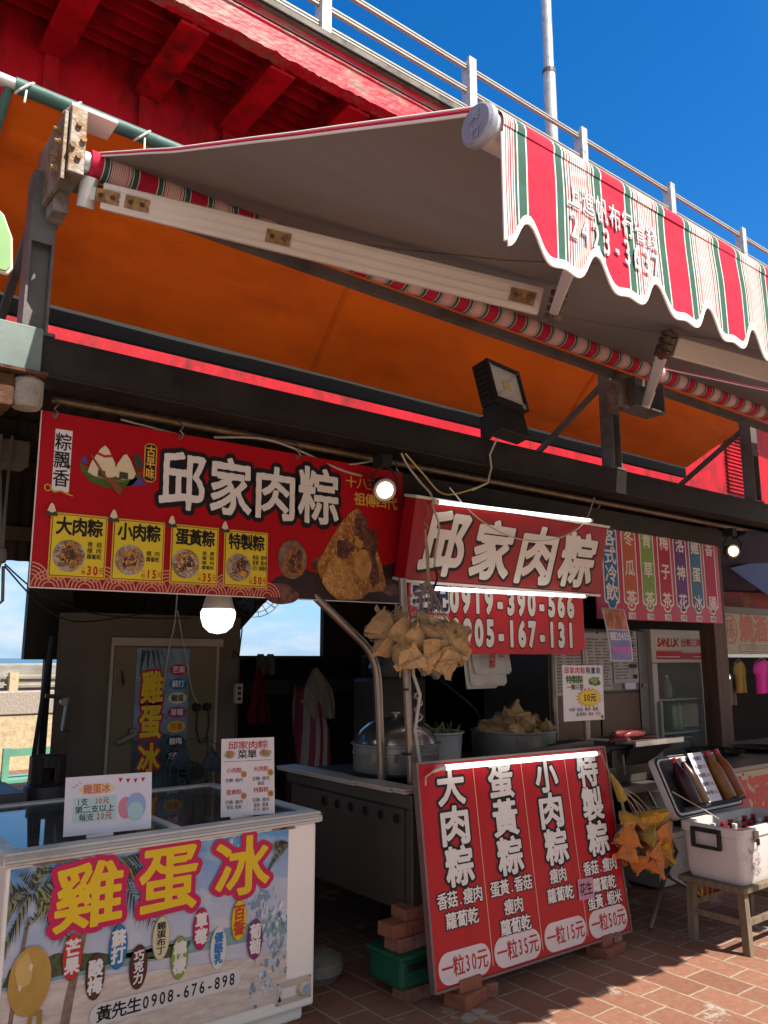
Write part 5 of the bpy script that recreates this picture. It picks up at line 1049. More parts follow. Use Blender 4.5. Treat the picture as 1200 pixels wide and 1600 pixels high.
spot('small round spot lamp with a warm lit face at the banner corner', (2.57, 3.30, 2.385), (1.9, 1.6, 1.55)); spot('small round spot lamp with a warm lit face by the drinks sign', (6.25, 3.38, 2.36), (4.2, .8, 2.0), .9)
t = thing('light_bulb', 'big white lit bulb hanging under the banner before the cold room', 'bulb', (1.785, 3.62, 1.72)); c = (1.785, 3.62, 1.70)
MB().lathe([(0, -.085), (.04, -.077), (.07, -.05), (.083, -.01), (.085, .02), (.078, .035)], c, 28).build('globe', BULBW, t, smooth=True); MB().lathe([(.079, .036), (.07, .07), (.055, .12), (.035, .15), (0, .15)], c, 24).build('base', mat('white_bulb_base', (.6, .58, .54), .4), t, smooth=True)
MB().tube([(1.785, 3.62, 1.85), (1.79, 3.63, 2.2), (1.8, 3.6, 2.57)], .004).build('cord', WIREBLACK, t)
t = thing('light_bulb', 'small lit bulb hanging in the dark neighbouring stall right of the wooden post', 'bulb', (7.42, 4.2, 1.3))
MB().lathe([(0, -.06), (.04, -.05), (.058, -.01), (.05, .03), (.025, .055), (.022, .09), (0, .09)], (7.42, 4.2, 1.32), 20).build('globe', BULBW, t, smooth=True); MB().tube([(7.42, 4.2, 1.41), (7.42, 4.2, 1.62), (7.4, 4.2, 2.7)], .006).build('cord', WIREWHITE, t)
t = thing('floodlight', 'black square floodlight with yellow LED chip standing on the beam before the tarpaulin', 'floodlight', (3.42, 3.3, 2.80))
FM = Matrix.Translation((3.46, 3.24, 3.12)) @ Matrix.Rotation(R(8), 4, 'Z') @ Matrix.Rotation(R(-14), 4, 'X')
def FB(nm, m, *bx, bevel=0, par=None):
    mb = MB()
    for b in bx: mb.box(*b)
    mb.v = [tuple(FM @ Vector(v)) for v in mb.v]; return mb.build(nm, m, par or t, bevel=bevel)
fh = FB('housing', BLACK, (-.17, .17, -.01, .09, -.13, .155), bevel=.006)
FB('frame', BLACK, (-.17, .17, -.03, -.011, .135, .155), (-.17, .17, -.03, -.011, -.13, -.10), (-.17, -.148, -.03, -.011, -.0999, .1349), (.148, .17, -.03, -.011, -.0999, .1349), bevel=.002)
FB('reflector', mat('satin_reflector', (.62, .60, .57), .4, .1, var=.1), (-.147, .147, -.0135, -.0105, -.099, .134))
rf = MB()
for (a, b) in (((-.147, -.099), (-.04, -.03)), ((.147, -.099), (.04, -.03)), ((-.147, .134), (-.04, .05)), ((.147, .134), (.04, .05))): rf.bar((a[0], -.027, a[1]), (b[0], -.0145, b[1]), .004, .002)
rf.v = [tuple(FM @ Vector(v)) for v in rf.v]; rf.build('reflector_crease', mat('satin_crease', (.6, .58, .55), .4), t)
FB('chip', mat('led_chip_yellow', (.62, .48, .14), .4), (-.035, .035, -.018, -.0137, -.02, .045)); FB('driver_box', BLACK, (-.16, .14, -.005, .10, -.31, -.131), bevel=.008); FB('rating_plate', mat('rating_plate', (.4, .36, .22), .5), (.10, .135, -.0315, -.0302, -.125, -.105))
fn_ = MB()
for k in range(7): fn_.box(-.178, -.171, .0, .08, -.11 + .036 * k, -.09 + .036 * k)
fn_.v = [tuple(FM @ Vector(v)) for v in fn_.v]; fn_.build('cooling_fins', BLACK, t)
MB().box(3.36, 3.375, 3.28, 3.36, 2.80, 2.95).build('stand', BLACK, t); MB().tube([(3.40, 3.24, 2.83), (3.36, 3.285, 2.7), (3.37, 3.285, 2.62), (3.33, 3.28, 2.52), (3.2, 3.28, 2.46)], .006).build('cord', WIREWHITE, t)

# ------------------------------------------------------------------ cables
def cable(label, pts, m, r=.005):
    p = [Vector(q) for q in pts]; sm = []
    for i in range(len(p) - 1):
        a, b, c_, d = p[max(i - 1, 0)], p[i], p[i + 1], p[min(i + 2, len(p) - 1)]
        for k in range(6):
            u = k / 6; sm.append(.5 * ((2 * b) + (-a + c_) * u + (2 * a - 5 * b + 4 * c_ - d) * u * u + (-a + 3 * b - 3 * c_ + d) * u ** 3))
    sm.append(p[-1]); return tag(MB().tube(sm, r, 6).build('cable', m, smooth=True), label, 'cable', 'loose cables under the beam')
cable('pale cable bundle sagging above the banner below the beam', [(1.2, 3.48, 2.56), (1.7, 3.47, 2.52), (2.2, 3.46, 2.50), (2.45, 3.42, 2.53), (2.62, 3.40, 2.58)], WIREWHITE)
cable('second pale cable drooping from the rod to the banner top edge', [(1.65, 3.46, 2.55), (1.9, 3.45, 2.585), (2.1, 3.44, 2.56), (2.35, 3.42, 2.49), (2.5, 3.41, 2.47)], WIREWHITE, .006)
cable('pale cable dropping from the beam end to the name sign top', [(2.68, 3.29, 2.60), (2.72, 3.28, 2.53), (2.80, 3.27, 2.45), (2.84, 3.23, 2.38), (2.83, 3.2, 2.30), (2.86, 3.19, 2.2), (2.84, 3.19, 2.1), (2.83, 3.2, 1.98)], WIREWHITE, .006)
cable('yellowish cable looping from the floodlight cord to the sign', [(3.33, 3.28, 2.52), (3.1, 3.27, 2.43), (2.95, 3.27, 2.41), (2.82, 3.27, 2.50), (2.70, 3.28, 2.60)], mat('yellow_cable', (.45, .34, .12), .6), .005)
cable('thin white cable strung across the front of the name sign', [(2.95, 3.2, 2.43), (3.15, 3.19, 2.28), (3.45, 3.185, 2.19), (3.8, 3.185, 2.215), (4.1, 3.2, 2.34), (4.35, 3.29, 2.56)], WIREWHITE, .004)
cable('black cable hanging down over the delivery characters', [(2.83, 3.2, 1.99), (2.87, 3.22, 1.93), (2.84, 3.22, 1.85), (2.86, 3.22, 1.78), (2.90, 3.24, 1.86)], WIREBLACK, .007)
cable('thin dark cable sagging from the left ropes to the bulb', [(.88, 4.0, 1.93), (1.05, 4.0, 1.80), (1.35, 4.2, 1.73), (1.7, 4.4, 1.72), (2.1, 4.6, 1.74)], WIREBLACK, .004)
cable('dark cable sagging below it across the cold room top', [(.88, 4.0, 1.92), (1.1, 4.1, 1.74), (1.45, 4.6, 1.70), (2.0, 4.9, 1.79)], WIREBLACK, .004)
cable('white cord falling from the ceiling along the cold room door', [(2.12, 4.9, 2.5), (2.12, 4.9, 1.80), (2.10, 4.94, 1.55), (2.08, 4.95, 1.30)], WIREWHITE, .005)
cable('grey cord slanting across the cold room door to the socket', [(2.13, 4.9, 1.80), (2.22, 4.94, 1.50), (2.28, 4.95, 1.28), (2.33, 4.95, 1.2)], WIREWHITE, .004)
t = thing('socket', 'pair of round black plugs with a looped cord on the cold room door', 'plugs', (2.35, 4.97, 1.18))
for x in (2.315, 2.39):
    MB().lathe([(0, 4.93), (.02, 4.93), (.026, 4.94), (.026, 4.9705)], (x, 0, 1.185), 14, 'y').build('plug', BLACK, t, smooth=True)
MB().tube([(2.315, 4.94, 1.17), (2.31, 4.94, 1.05), (2.34, 4.94, .96), (2.38, 4.94, .97), (2.40, 4.94, 1.08), (2.39, 4.94, 1.17)], .006).build('cord_loop', WIREBLACK, t); MB().tube([(2.395, 4.94, 1.0), (2.40, 4.945, .8), (2.40, 4.95, .55)], .005).build('cord', WIREBLACK, t)
t = thing('power_strip', 'white power strip hanging on its cord at the right edge of the cold room', 'power strip', (2.62, 4.97, 1.2))
MB().box(2.59, 2.645, 4.95, 4.985, 1.20, 1.33).build('strip', mat('aged_white_plastic', (.40, .36, .30), .5), t, bevel=.004)
s = MB()
for k in range(3): s.box(2.605, 2.63, 4.946, 4.951, 1.22 + .035 * k, 1.24 + .035 * k)
s.build('outlet_slots', BLACK, t); MB().tube([(2.615, 4.96, 1.33), (2.62, 4.96, 1.5), (2.57, 4.96, 1.55), (2.56, 4.96, 1.5), (2.61, 4.96, 1.5), (2.63, 4.96, 1.7)], .005).build('cord', WIREBLACK, t); MB().tube([(2.61, 4.96, 1.2), (2.60, 4.96, .9)], .005).build('cord', WIREBLACK, t)

# ------------------------------------------------------------------ hanging things at the back
def cloth(nm, m, outline, y, parent, folds=14, amp=.02, depth=.02):
    """hanging cloth: outline as rows (z, x_left, x_right)"""
    def fn(u, v):
        k = v * (len(outline) - 1); i = min(int(k), len(outline) - 2); f = k - i
        z, a, b = [outline[i][q] * (1 - f) + outline[i + 1][q] * f for q in range(3)]
        return (a + (b - a) * u, y - amp * (.3 + v) * math.sin(u * folds + 3 * mnoise.noise((u * 2, v, y))) - depth * math.sin(math.pi * u), z)
    return MB().grid(fn, 30, 14).build(nm, m, parent, smooth=True, solid=.004)
t = thing('apron', 'red fabric bag bunched at its top on the back wall below the window', 'bag', (3.52, 6.4, .9))
cloth('bag', mat('red_fabric', (.28, .02, .035), .8, var=.2, scale=8), [(1.42, 3.56, 3.585), (1.36, 3.54, 3.60), (1.2, 3.515, 3.64), (1.02, 3.48, 3.685), (.95, 3.475, 3.69), (.93, 3.50, 3.67)], 6.40, t)
MB().tube([(3.57, 6.4, 1.40), (3.55, 6.4, 1.47), (3.58, 6.42, 1.52), (3.6, 6.4, 1.44), (3.575, 6.4, 1.40)], .006).build('drawstring', WIREBLACK, t)
t = thing('work_gloves', 'pale work gloves draped over the sill at the back window', 'gloves', (3.66, 6.4, 1.4))
for x in (3.60, 3.70):
    cloth('glove', mat('grey_knit', (.28, .26, .23), .9, var=.2, scale=40), [(1.535, x - .03, x + .03), (1.50, x - .04, x + .045), (1.40, x - .038, x + .05), (1.345, x - .02, x + .04)], 6.43, t, 8, .008, .012)
t = thing('towel', 'limp beige towel hanging over the striped bag at the back', 'towel', (3.62, 5.6, .9))
cloth('towel', mat('beige_towel', (.30, .26, .21), .95, var=.15, scale=30, bump=.3, bscale=160), [(1.42, 3.575, 3.61), (1.36, 3.55, 3.67), (1.26, 3.50, 3.75), (1.16, 3.46, 3.78), (1.10, 3.50, 3.79), (1.02, 3.56, 3.79)], 5.52, t, 12, .03)
t = thing('striped_bag', 'red and white striped woven bag standing under the beige towel', 'bag', (3.6, 5.65, .55))
sb = bpy.data.materials.new('striped_woven_bag'); sb.use_nodes = True; n_, l_ = sb.node_tree.nodes, sb.node_tree.links
tcx = n_.new('ShaderNodeTexCoord'); wv_ = n_.new('ShaderNodeTexWave'); wv_.inputs['Scale'].default_value = 3.4; wv_.inputs['Distortion'].default_value = 1.2; wv_.inputs['Detail'].default_value = 1; l_.new(tcx.outputs['Object'], wv_.inputs[0]); rpx = n_.new('ShaderNodeValToRGB'); rpx.color_ramp.interpolation = 'CONSTANT'; rpx.color_ramp.elements[0].color = (.30, .26, .25, 1); rpx.color_ramp.elements[1].position = .48; rpx.color_ramp.elements[1].color = (.22, .015, .04, 1); l_.new(wv_.outputs[0], rpx.inputs[0]); l_.new(rpx.outputs[0], n_['Principled BSDF'].inputs['Base Color'])
cloth('bag', sb, [(1.28, 3.44, 3.62), (1.1, 3.42, 3.72), (.92, 3.44, 3.78), (.75, 3.46, 3.79), (.62, 3.47, 3.79)], 5.58, t, 9, .015, .09)
t = thing('bag_rack', 'wooden side table under the striped bag in the dark', 'table', (3.5, 5.7, 0))
MB().box(3.3, 4.3, 5.45, 5.95, .58, .62).build('table_top', DARKWOOD, t)
for x, y in ((3.33, 5.48), (4.27, 5.48), (3.33, 5.92), (4.27, 5.92)): MB().box(x - .025, x + .025, y - .025, y + .025, 0, .58).build('leg', DARKWOOD, t)
t = thing('plastic_tank', 'tall dull grey plastic tank with a knotted bag on top, behind the steamer', 'tank', (4.3, 5.4, .6))
tk = MB(); tk.box(3.95, 4.5, 5.2, 5.5, .622, 1.34); tk.build('tank', mat('dull_grey_plastic', (.13, .115, .10), .55, var=.2, scale=4), t, bevel=.03)
s = MB(); s.lathe([(0, 1.345), (.16, 1.345), (.2, 1.42), (.15, 1.5), (.06, 1.55), (.09, 1.6), (0, 1.58)], (4.25, 5.36, 0), 14); s.v = [(x + .03 * mnoise.noise((x * 9, y * 9, z * 9)), y + .03 * mnoise.noise((x * 7, z * 9, 3)), z) for x, y, z in s.v]; s.build('knotted_bag', mat('clear_bag', (.22, .22, .24), .3, var=.3, scale=12), t, smooth=True)
PB = mat('white_plastic_bag', (.62, .58, .56), .45, var=.08, scale=9, trans=.2)
t = thing('carrier_bags', 'sheaf of white carrier bags printed in red, hung under the phone sign', 'bags', (3.6, 3.58, 1.5))
for i, (a, b, z0, z1, dy) in enumerate(((3.40, 3.70, 1.56, 1.315, .03), (3.42, 3.76, 1.56, 1.33, .015), (3.44, 3.79, 1.56, 1.40, 0))):
    cloth('bag', PB, [(z0, a, b - .03), ((z0 + z1) / 2, a + .005, b - .01), (z1 + .02, a + .02, b), (z1, a + .03, b - .02)], 3.56 + dy, t, 5, .006, .008)
bo = bpy.data.objects.new('bag_print', None); COL.objects.link(bo); bo.parent = t; bo.matrix_parent_inverse = WM(t).inverted(); bo.location = (3.42, 3.535, 1.38); B = Board(bo)
B.col('肉粽', .175, .165, .055, .05, PRED, 1, grow=.02, res=34); B.col('公', .255, .165, .12, .035, PRED, 1, grow=.02, res=30)
B.poly([[(.07 + .014 * i, .06), (.073 + .014 * i, .06), (.073 + .014 * i, .165), (.07 + .014 * i, .165)] for i in range(5)], flat('grey_print', (.35, .33, .33)), 1, 'small_print')
# price paper on the right post of the cart
t = thing('price_sheet', 'white special price sheet with a yellow starburst on the cart post behind the board', 'price sheet', (3.722, 3.1, 1.14), (0, R(.6), 0), 'paper price sheets'); B = Board(t); W, H = .372, .318
MB().box(0, W, 0, .004, 0, H).build('sheet', PAPER2, t, local=True)
for i, ch in enumerate('邱家肉粽限量款'): B.glyphs([(ch, .035 + .049 * i, .288, .042, .038)], PRED if i < 4 else NAVY, 1, .012, 34, .008)
B.row('特製粽', .105, .235, .155, .045, LEAFP, 1, grow=.035, res=38); B.row('一顆只要', .11, .192, .15, .033, INK, 1, grow=.012, res=34)
B.poly([blob(.285, .222, .05, .028, 6, amp=.5)], LEAFP, 1, 'leaf_print'); B.poly([[(.225, .235), (.30, .205), (.34, .25), (.27, .25)]], flat('print_leaf_pale', (.20, .27, .12)), 2, 'leaf_print')
st = []; 
for i in range(36): a = 2 * math.pi * i / 36; k = 1 if i % 2 else .72; st.append((.235 + .118 * k * math.cos(a), .13 + .056 * k * math.sin(a)))
B.poly([[(.235 + (x - .235) * 1.07, .13 + (z - .13) * 1.07) for x, z in st]], PRED, 1, 'starburst_edge'); B.poly([st], flat('starburst_yellow', (.68, .48, .03)), 2, 'starburst'); B.row('50元', .235, .13, .12, .045, INK, 3, grow=.03, res=38)
B.row('內附·香菇·瘦肉·蛋黃', .18, .063, .27, .022, INK, 1, res=26); B.row('蛋黃粽+', .16, .036, .11, .022, INK, 1, res=26); B.row('蝦米·花生', .28, .036, .12, .022, PRED, 1, res=26); B.poly([blob(.35, .016, .012, .01, 3)], LEAFP, 1, 'leaf_print')
# small poster below the drinks sign
t = thing('poster', 'small curled poster of grilled sausages hanging below the drinks sign corner', 'poster', (4.65, 3.5, 1.48)); 
def pf(u, v): return (4.645 + .045 * (1 - v) ** 1.5 + .26 * u, 3.5 - .03 * math.sin(2.4 * (1 - v)), 1.475 + .37 * v)
MB().grid(pf, 4, 14).build('sheet', mat('poster_white_edge', (.6, .58, .62), .4), t, smooth=True, solid=.002)
def pband(u0, u1, v0, v1, m, nm, off=.003):
    mb = MB(); mb.grid(lambda u, v: (lambda p: (p[0], p[1] - off, p[2]))(pf(u0 + (u1 - u0) * u, v0 + (v1 - v0) * v)), 6, 8); mb.build(nm, m, t, smooth=True)
pband(.05, .95, .60, .98, mat('sausage_print', (.42, .13, .06), .4, var=.7, scale=14, stain=(.56, .38, .28), stain_amt=.4, stain_scale=14, stretch=(3, 1, 1)), 'food_print'); pband(.05, .95, .03, .585, mat('poster_blue_print', (.16, .17, .40), .4, var=.3, scale=8, stain=(.36, .36, .52), stain_amt=.36), 'blue_print')
mb = MB(); mb2 = MB()
for txt, v, h, M_ in (('香腸2支40元', .47, .055, mb), ('現烤香腸', .22, .05, mb2)):
    for i, ch in enumerate(txt):
        V, F = glyph(ch, .03, 28); u0 = .08 + .84 * i / len(txt); M_.add([(lambda p: (p[0], p[1] - .005, p[2]))(pf(u0 + .84 / len(txt) * a, v + h / .37 * (b - .5))) for a, b in V], F)
mb.build('lettering', WHT, t, fix=False); mb2.build('lettering', flat('poster_pink_text', (.55, .15, .45)), t, fix=False)

# ------------------------------------------------------------------ fridges
t = thing('steel_fridge', 'tall stainless double door fridge with menu sheets taped to its doors', 'fridge', (5.35, 4.1, 0))
b = MB(); b.box(4.72, 5.93, 4.06, 4.75, .08, 1.73); b.build('body', INOXOLD, t, bevel=.006)
GS = mat('grey_steel_door', (.17, .155, .15), .35, .6, var=.15, scale=3, stretch=(1, 1, 6)); BRD = mat('steel_door_brown_reflection', (.085, .05, .038), .3, .4, var=.3, scale=2)  # lower doors are steel too, with a brown reflection put into their colour
for x0, x1 in ((4.74, 5.28), (5.30, 5.80)):
    MB().box(x0, x1, 4.035, 4.058, 1.24, 1.71).build('door', GS, t, bevel=.004); MB().box(x0, x1, 4.035, 4.058, .12, 1.225).build('door', BRD, t, bevel=.004)
MB().box(5.815, 5.925, 4.03, 4.058, .1, 1.72).build('side_strip', GS, t, bevel=.004); MB().box(5.84, 5.90, 4.015, 4.031, 1.26, 1.29).build('lock', CHROME, t, bevel=.003)
h = MB(); h.box(5.60, 5.74, 4.02, 4.036, 1.25, 1.30); h.build('label_plate', PAPER, t)
def menusheet(x0, x1, z0, z1, label, seed):
    t2 = thing('menu_sheet', label, 'menu sheet', (x0, 4.03, z0), group='menu sheets taped to the steel fridge'); B = Board(t2); W, H = x1 - x0, z1 - z0
    MB().box(0, W, 0, .003, 0, H).build('sheet', mat('greyish_paper', (.40, .38, .38), .6, var=.06), t2, local=True)
    rnd = random.Random(seed); ln = []; rd = []
    for i in range(int(H / .026)):
        z = H - .05 - i * .024
        if z < .02: break
        for k in range(2 if W < .3 else 3):
            xa = W * (.06 + k * (.46 if W < .3 else .32)); xx = xa
            for q in range(rnd.randint(3, 6)): (rd if rnd.random() < .15 else ln).append([(xx, z), (xx + .011, z), (xx + .011, z + .010), (xx, z + .010)]); xx += .017
    B.poly(ln, flat('menu_ink', (.06, .055, .06)), 1, 'small_print'); B.poly(rd, flat('menu_red_ink', (.30, .05, .05)), 1, 'small_print'); return B, W, H
B, W, H = menusheet(5.47, 5.80, 1.30, 1.72, 'right grey menu sheet with a black price box on the steel fridge door', 4); B.row('招牌價目表', W / 2, H - .022, W * .7, .034, INK, 2, res=30, grow=.01); B.poly([rrect(W * .60, .12, W * .95, .15, .014)], INK, 2, 'black_box'); B.poly([blob(W * .75, .30, .035, .018, 8), blob(W * .85, .05, .03, .02, 9)], INK, 2, 'sketch_print')
menusheet(4.76, 5.10, 1.22, 1.66, 'left grey menu sheet beside the phone sign on the steel fridge', 8); menusheet(5.12, 5.44, 1.25, 1.69, 'middle grey menu sheet behind the small curled poster', 9)
t = thing('glass_fridge', 'white display fridge with glass door and red and white header holding bottles', 'fridge', (6.35, 4.0, 0))
FX0, FX1, FY0, FY1 = 5.96, 6.80, 4.0, 4.6; WF = mat('aged_white_fridge', (.50, .46, .42), .35, var=.08, scale=3, stain=(.40, .35, .30), stain_amt=.4)
b = MB(); b.box(FX0, FX0 + .03, FY0 + .03, FY1, .06, 1.74); b.box(FX1 - .03, FX1, FY0 + .03, FY1, .06, 1.74); b.box(FX0 + .03, FX1 - .03, FY0 + .03, FY1, 1.70, 1.74); b.box(FX0 + .03, FX1 - .03, FY0 + .03, FY1, .06, .5); b.box(FX0 + .03, FX1 - .03, FY1 - .03, FY1, .5, 1.70); b.build('cabinet', WF, t)
hd = MB(); hd.box(FX0 + .0, FX1 - .0, FY0, FY0 + .029, 1.46, 1.74); ho = hd.build('header', WF, t, bevel=.004)
hb = bpy.data.objects.new('header_panel', None); COL.objects.link(hb); hb.parent = t; hb.matrix_parent_inverse = WM(t).inverted(); hb.location = (FX0 + .06, FY0 - .001, 1.475); B = Board(hb)
WW, HH = .70, .225
B.poly([[(0, 0), (WW, 0), (WW, HH), (0, HH)]], flat('header_white', (.56, .50, .46)), 0, 'header_white'); B.poly([[(0, .012), (WW, .012), (WW, .066), (.42, .066), (.36, .082), (0, .082)]], flat('header_red', (.44, .012, .02)), 1, 'header_red'); B.poly([[(0, .088), (.36, .088), (.42, .072), (WW, .072), (WW, .076), (.425, .076), (.365, .092), (0, .092)]], flat('header_red', (.44, .012, .02)), 1, 'header_line')
SR = flat('header_red_text', (.42, .02, .03)); B.glyphs([(c, .045 + .052 * i, .155, .058, .068) for i, c in enumerate('SANLUX')], SR, 1, .07, 40, shear=.12); B.row('台灣三洋', .53, .155, .31, .07, SR, 1, grow=.03, res=40)
B.poly([[(.015 + .014 * i, .03), (.025 + .014 * i, .03), (.025 + .014 * i, .04), (.015 + .014 * i, .04)] for i in range(24)] + [[(.55 + .014 * i, .03), (.56 + .014 * i, .03), (.56 + .014 * i, .04), (.55 + .014 * i, .04)] for i in range(9)], WHT, 2, 'small_print')
d = MB(); d.box(FX0, FX0 + .07, FY0, FY0 + .029, .30, 1.455); d.box(FX1 - .10, FX1, FY0, FY0 + .029, .30, 1.455); d.box(FX0 + .07, FX1 - .10, FY0, FY0 + .029, .30, .36); do = d.build('door', WF, t, bevel=.004)
MB().box(FX0 + .07, FX1 - .10, FY0 + .01, FY0 + .015, .36, 1.455).build('glass', glass('fridge_glass', (.30, .32, .31), .03, alpha=.16), do); MB().box(FX0 + .03, FX0 + .065, FY0 - .035, FY0 - .002, .72, 1.14).build('handle', mat('grey_handle', (.30, .28, .26), .4), do, bevel=.006); MB().box(FX1 - .005, FX1 + .06, FY0 - .10, FY0 + .02, .12, 1.72).build('edge_trim', mat('white_gasket', (.58, .54, .50), .4), t, bevel=.006)
for z in (.58, .86, 1.14): MB().box(FX0 + .035, FX1 - .035, FY0 + .06, FY1 - .04, z, z + .012).build('shelf', mat('white_wire_shelf', (.55, .53, .50), .4), t)
MB().box(FX0 + .08, FX0 + .11, FY0 + .05, FY0 + .06, .62, 1.24).build('shelf_edge', mat('white_wire_shelf', (.55, .53, .50), .4), t)
def bottle(nm, label, x, y, z, h, r, col, cap, grp, parent=None, tilt=None):
    p = [(0, 0), (r * .95, 0), (r, h * .03), (r, h * .55), (r * .85, h * .68), (r * .38, h * .86), (r * .36, h * .92)]
    t = thing(nm, label, 'bottle', (x, y, z), group=grp)
    if tilt: t.rotation_euler = tilt
    MB().lathe(p, seg=16).build('body', col, t, smooth=True, local=True); MB().lathe([(r * .42, h * .90), (r * .42, h), (0, h)], seg=12).build('cap', cap, t, smooth=True, local=True); return t
GREENB = mat('green_bottle', (.02, .17, .03), .15, var=.2); RDP = mat('red_pouch', (.30, .05, .045), .4, var=.3, scale=18); CAPW = mat('white_cap', (.62, .60, .57), .4); CAPR = mat('red_cap', (.42, .015, .03), .4); DKR = mat('dark_red_tea', (.03, .004, .009), .3, spec=.25, var=.3); BRT = mat('brown_tea', (.04, .02, .010), .3, spec=.25, var=.3); AMB = mat('amber_tea', (.20, .05, .006), .3, spec=.25, var=.3, stain=(.08, .03, .02), stain_amt=.4, stain_scale=7); YAM = mat('pale_amber_tea', (.20, .08, .02), .3, spec=.25, var=.3, stain=(.05, .03, .04), stain_amt=.42, stain_scale=6)
bottle('bottle', 'tall green bottle standing in the glass fridge behind its door', 6.45, 4.16, .872, .36, .09, GREENB, GREENB, 'drinks in the glass fridge')
bottle('bottle', 'wide green bottle behind the tall green bottle in the glass fridge', 6.30, 4.26, .872, .30, .08, GREENB, GREENB, 'drinks in the glass fridge')
bottle('bottle', 'brown red bottle with a white cap at the left of the fridge shelf', 6.12, 4.16, .872, .21, .055, RDP, CAPW, 'drinks in the glass fridge')
bottle('bottle', 'narrow clear drink bottle on the top fridge shelf', 6.36, 4.14, 1.152, .20, .045, mat('clear_drink', (.30, .30, .28), .2), CAPW, 'drinks in the glass fridge')
t = thing('food_pouch', 'pair of red pouches on the top shelf of the glass fridge', 'pouch', (6.12, 4.15, 1.152)); p = MB(); p.box(6.05, 6.13, 4.13, 4.17, 1.153, 1.35); p.box(6.14, 6.22, 4.15, 4.19, 1.153, 1.35); p.build('pouch', RDP, t, bevel=.018)
t = thing('storage_box', 'pale translucent box on the bottom fridge shelf', 'box', (6.35, 4.2, .6)); MB().box(6.10, 6.62, 4.10, 4.36, .593, .80).build('box', mat('blue_grey_box', (.17, .18, .20), .4, var=.4, scale=9), t, bevel=.02); MB().box(6.09, 6.63, 4.09, 4.37, .801, .825).build('lid', mat('pale_lid', (.40, .40, .40), .4), t, bevel=.005)

# ------------------------------------------------------------------ sausage grill on its folding table
t = thing('folding_table', 'steel folding table with bent tube legs carrying the sausage grill', 'table', (4.35, 3.1, 0))
MB().box(4.05, 4.80, 2.96, 3.45, .735, .762).build('table_top', mat('dark_table_top', (.09, .08, .075), .4, .3), t, bevel=.004); MB().box(4.04, 4.81, 2.95, 2.965, .725, .765).build('table_edge', INOX, t)
for pts in ([(4.30, 2.98, .73), (4.55, 2.96, .35), (4.33, 2.92, .22), (4.12, 2.88, .015)], [(4.60, 2.98, .73), (4.36, 2.97, .36), (4.52, 3.0, .20), (4.82, 3.02, .06), (4.86, 3.02, .015)], [(4.30, 3.42, .73), (4.55, 3.42, .35), (4.3, 3.42, .02)], [(4.60, 3.42, .73), (4.36, 3.42, .36), (4.7, 3.42, .02)]): MB().tube(pts, .013, 8).build('leg', CHROME, t, smooth=True)
t = thing('sausage_grill', 'steel box grill with a front tray on the folding table', 'grill', (4.3, 3.15, .763))
g = MB(); g.box(4.10, 4.62, 3.06, 3.42, .764, .96); g.build('fire_box', INOXOLD, t, bevel=.004)
g = MB(); g.box(4.02, 4.66, 3.02, 3.46, .97, .985); g.box(3.86, 4.02, 3.02, 3.46, .955, .985); g.build('grate', BLACK, t); tr = MB(); tr.prism([(4.16, 2.95, 1.0), (4.66, 2.95, 1.0), (4.66, 3.08, .988), (4.16, 3.08, .988)], (0, 0, .012)); tr.box(4.16, 4.66, 2.935, 2.95, .985, 1.015); tr.build('tray', INOX, t)
tr = MB(); tr.prism([(4.18, 2.97, .985), (4.62, 2.97, .985), (4.44, 3.06, .86), (4.2, 3.06, .86)], (0, .01, 0)); tr.build('tray_bracket', BLACK, t); h = MB(); h.tube([(4.16, 3.05, .93), (4.16, 3.03, .93), (4.165, 3.03, .82), (4.16, 3.05, .82)], .008); h.build('handle', CHROME, t)
SAU = mat('glazed_sausage', (.14, .022, .02), .3, var=.35, scale=14)
random.seed(2)
for i in range(7):
    x = 4.26 + .05 * i; z = .995 + (.028 if i in (2, 3, 5) else 0); s = MB(); pts = [(x + .10 * (q - .5) * 2 * .9, 3.12 + .03 * (i % 3) + .012 * math.cos(q * 3), z + .01 * math.sin(q * 3.1)) for q in [k / 8 for k in range(9)]]
    s.tube(pts, [.006, .017, .021, .022, .022, .022, .021, .017, .006], 10); tag(s.build('sausage', SAU, smooth=True), 'dark red sausage lying in the heap on the grill tray', 'sausage', 'sausages on the grill')
# yellow bundle hung from the menu board / table edge
random.seed(33)
t = thing('dumpling_bundle', 'yellow and orange bundle of leaf wrapped dumplings hanging beside the menu board', 'dumplings', (3.98, 2.78, .75)); hub = Vector((3.80, 2.82, .82))
for i, (dx, dz, dy) in enumerate([(-.17, .13, 0), (-.05, .12, -.05), (.07, .12, -.04), (-.17, .03, .0), (-.07, .02, -.07), (.05, .02, -.08), (.14, .04, -.02), (-.17, -.07, .0), (-.05, -.07, -.07), (.06, -.06, -.07), (.15, -.06, -.03), (.22, -.05, .03), (-.1, -.14, -.02), (0, -.15, -.05), (.09, -.14, -.03), (0, .0, .06), (.0, .1, .05), (-.12, -.08, .07), (.1, -.02, .07)]):
    m = YLEAF[0] if dz > .06 else (YLEAF[2] if i % 5 == 4 else YLEAF[1]) if i != 9 else YLEAF[0]
    if i == 11: m = DLEAF[0]
    p = Vector((3.99 + dx * .9, 2.79 + dy, .535 + dz * .80)); dumpling((i + 1) % 4, m, p, rr(1.4) if i % 2 else rr(), random.uniform(.062, .076), t); (MB().tube([p, (p + hub) / 2 + Vector((.0, 0, .03)), hub], .0025, 4).build('string', STRING, t) if dz > .0 and dx < .1 else None)
MB().tube([hub + Vector((.05, 0, -.08)), hub, hub + Vector((-.04, .01, .06))], [.03, .02, .008], 8).build('leaf_stalks', YLEAF[2], t, smooth=True)
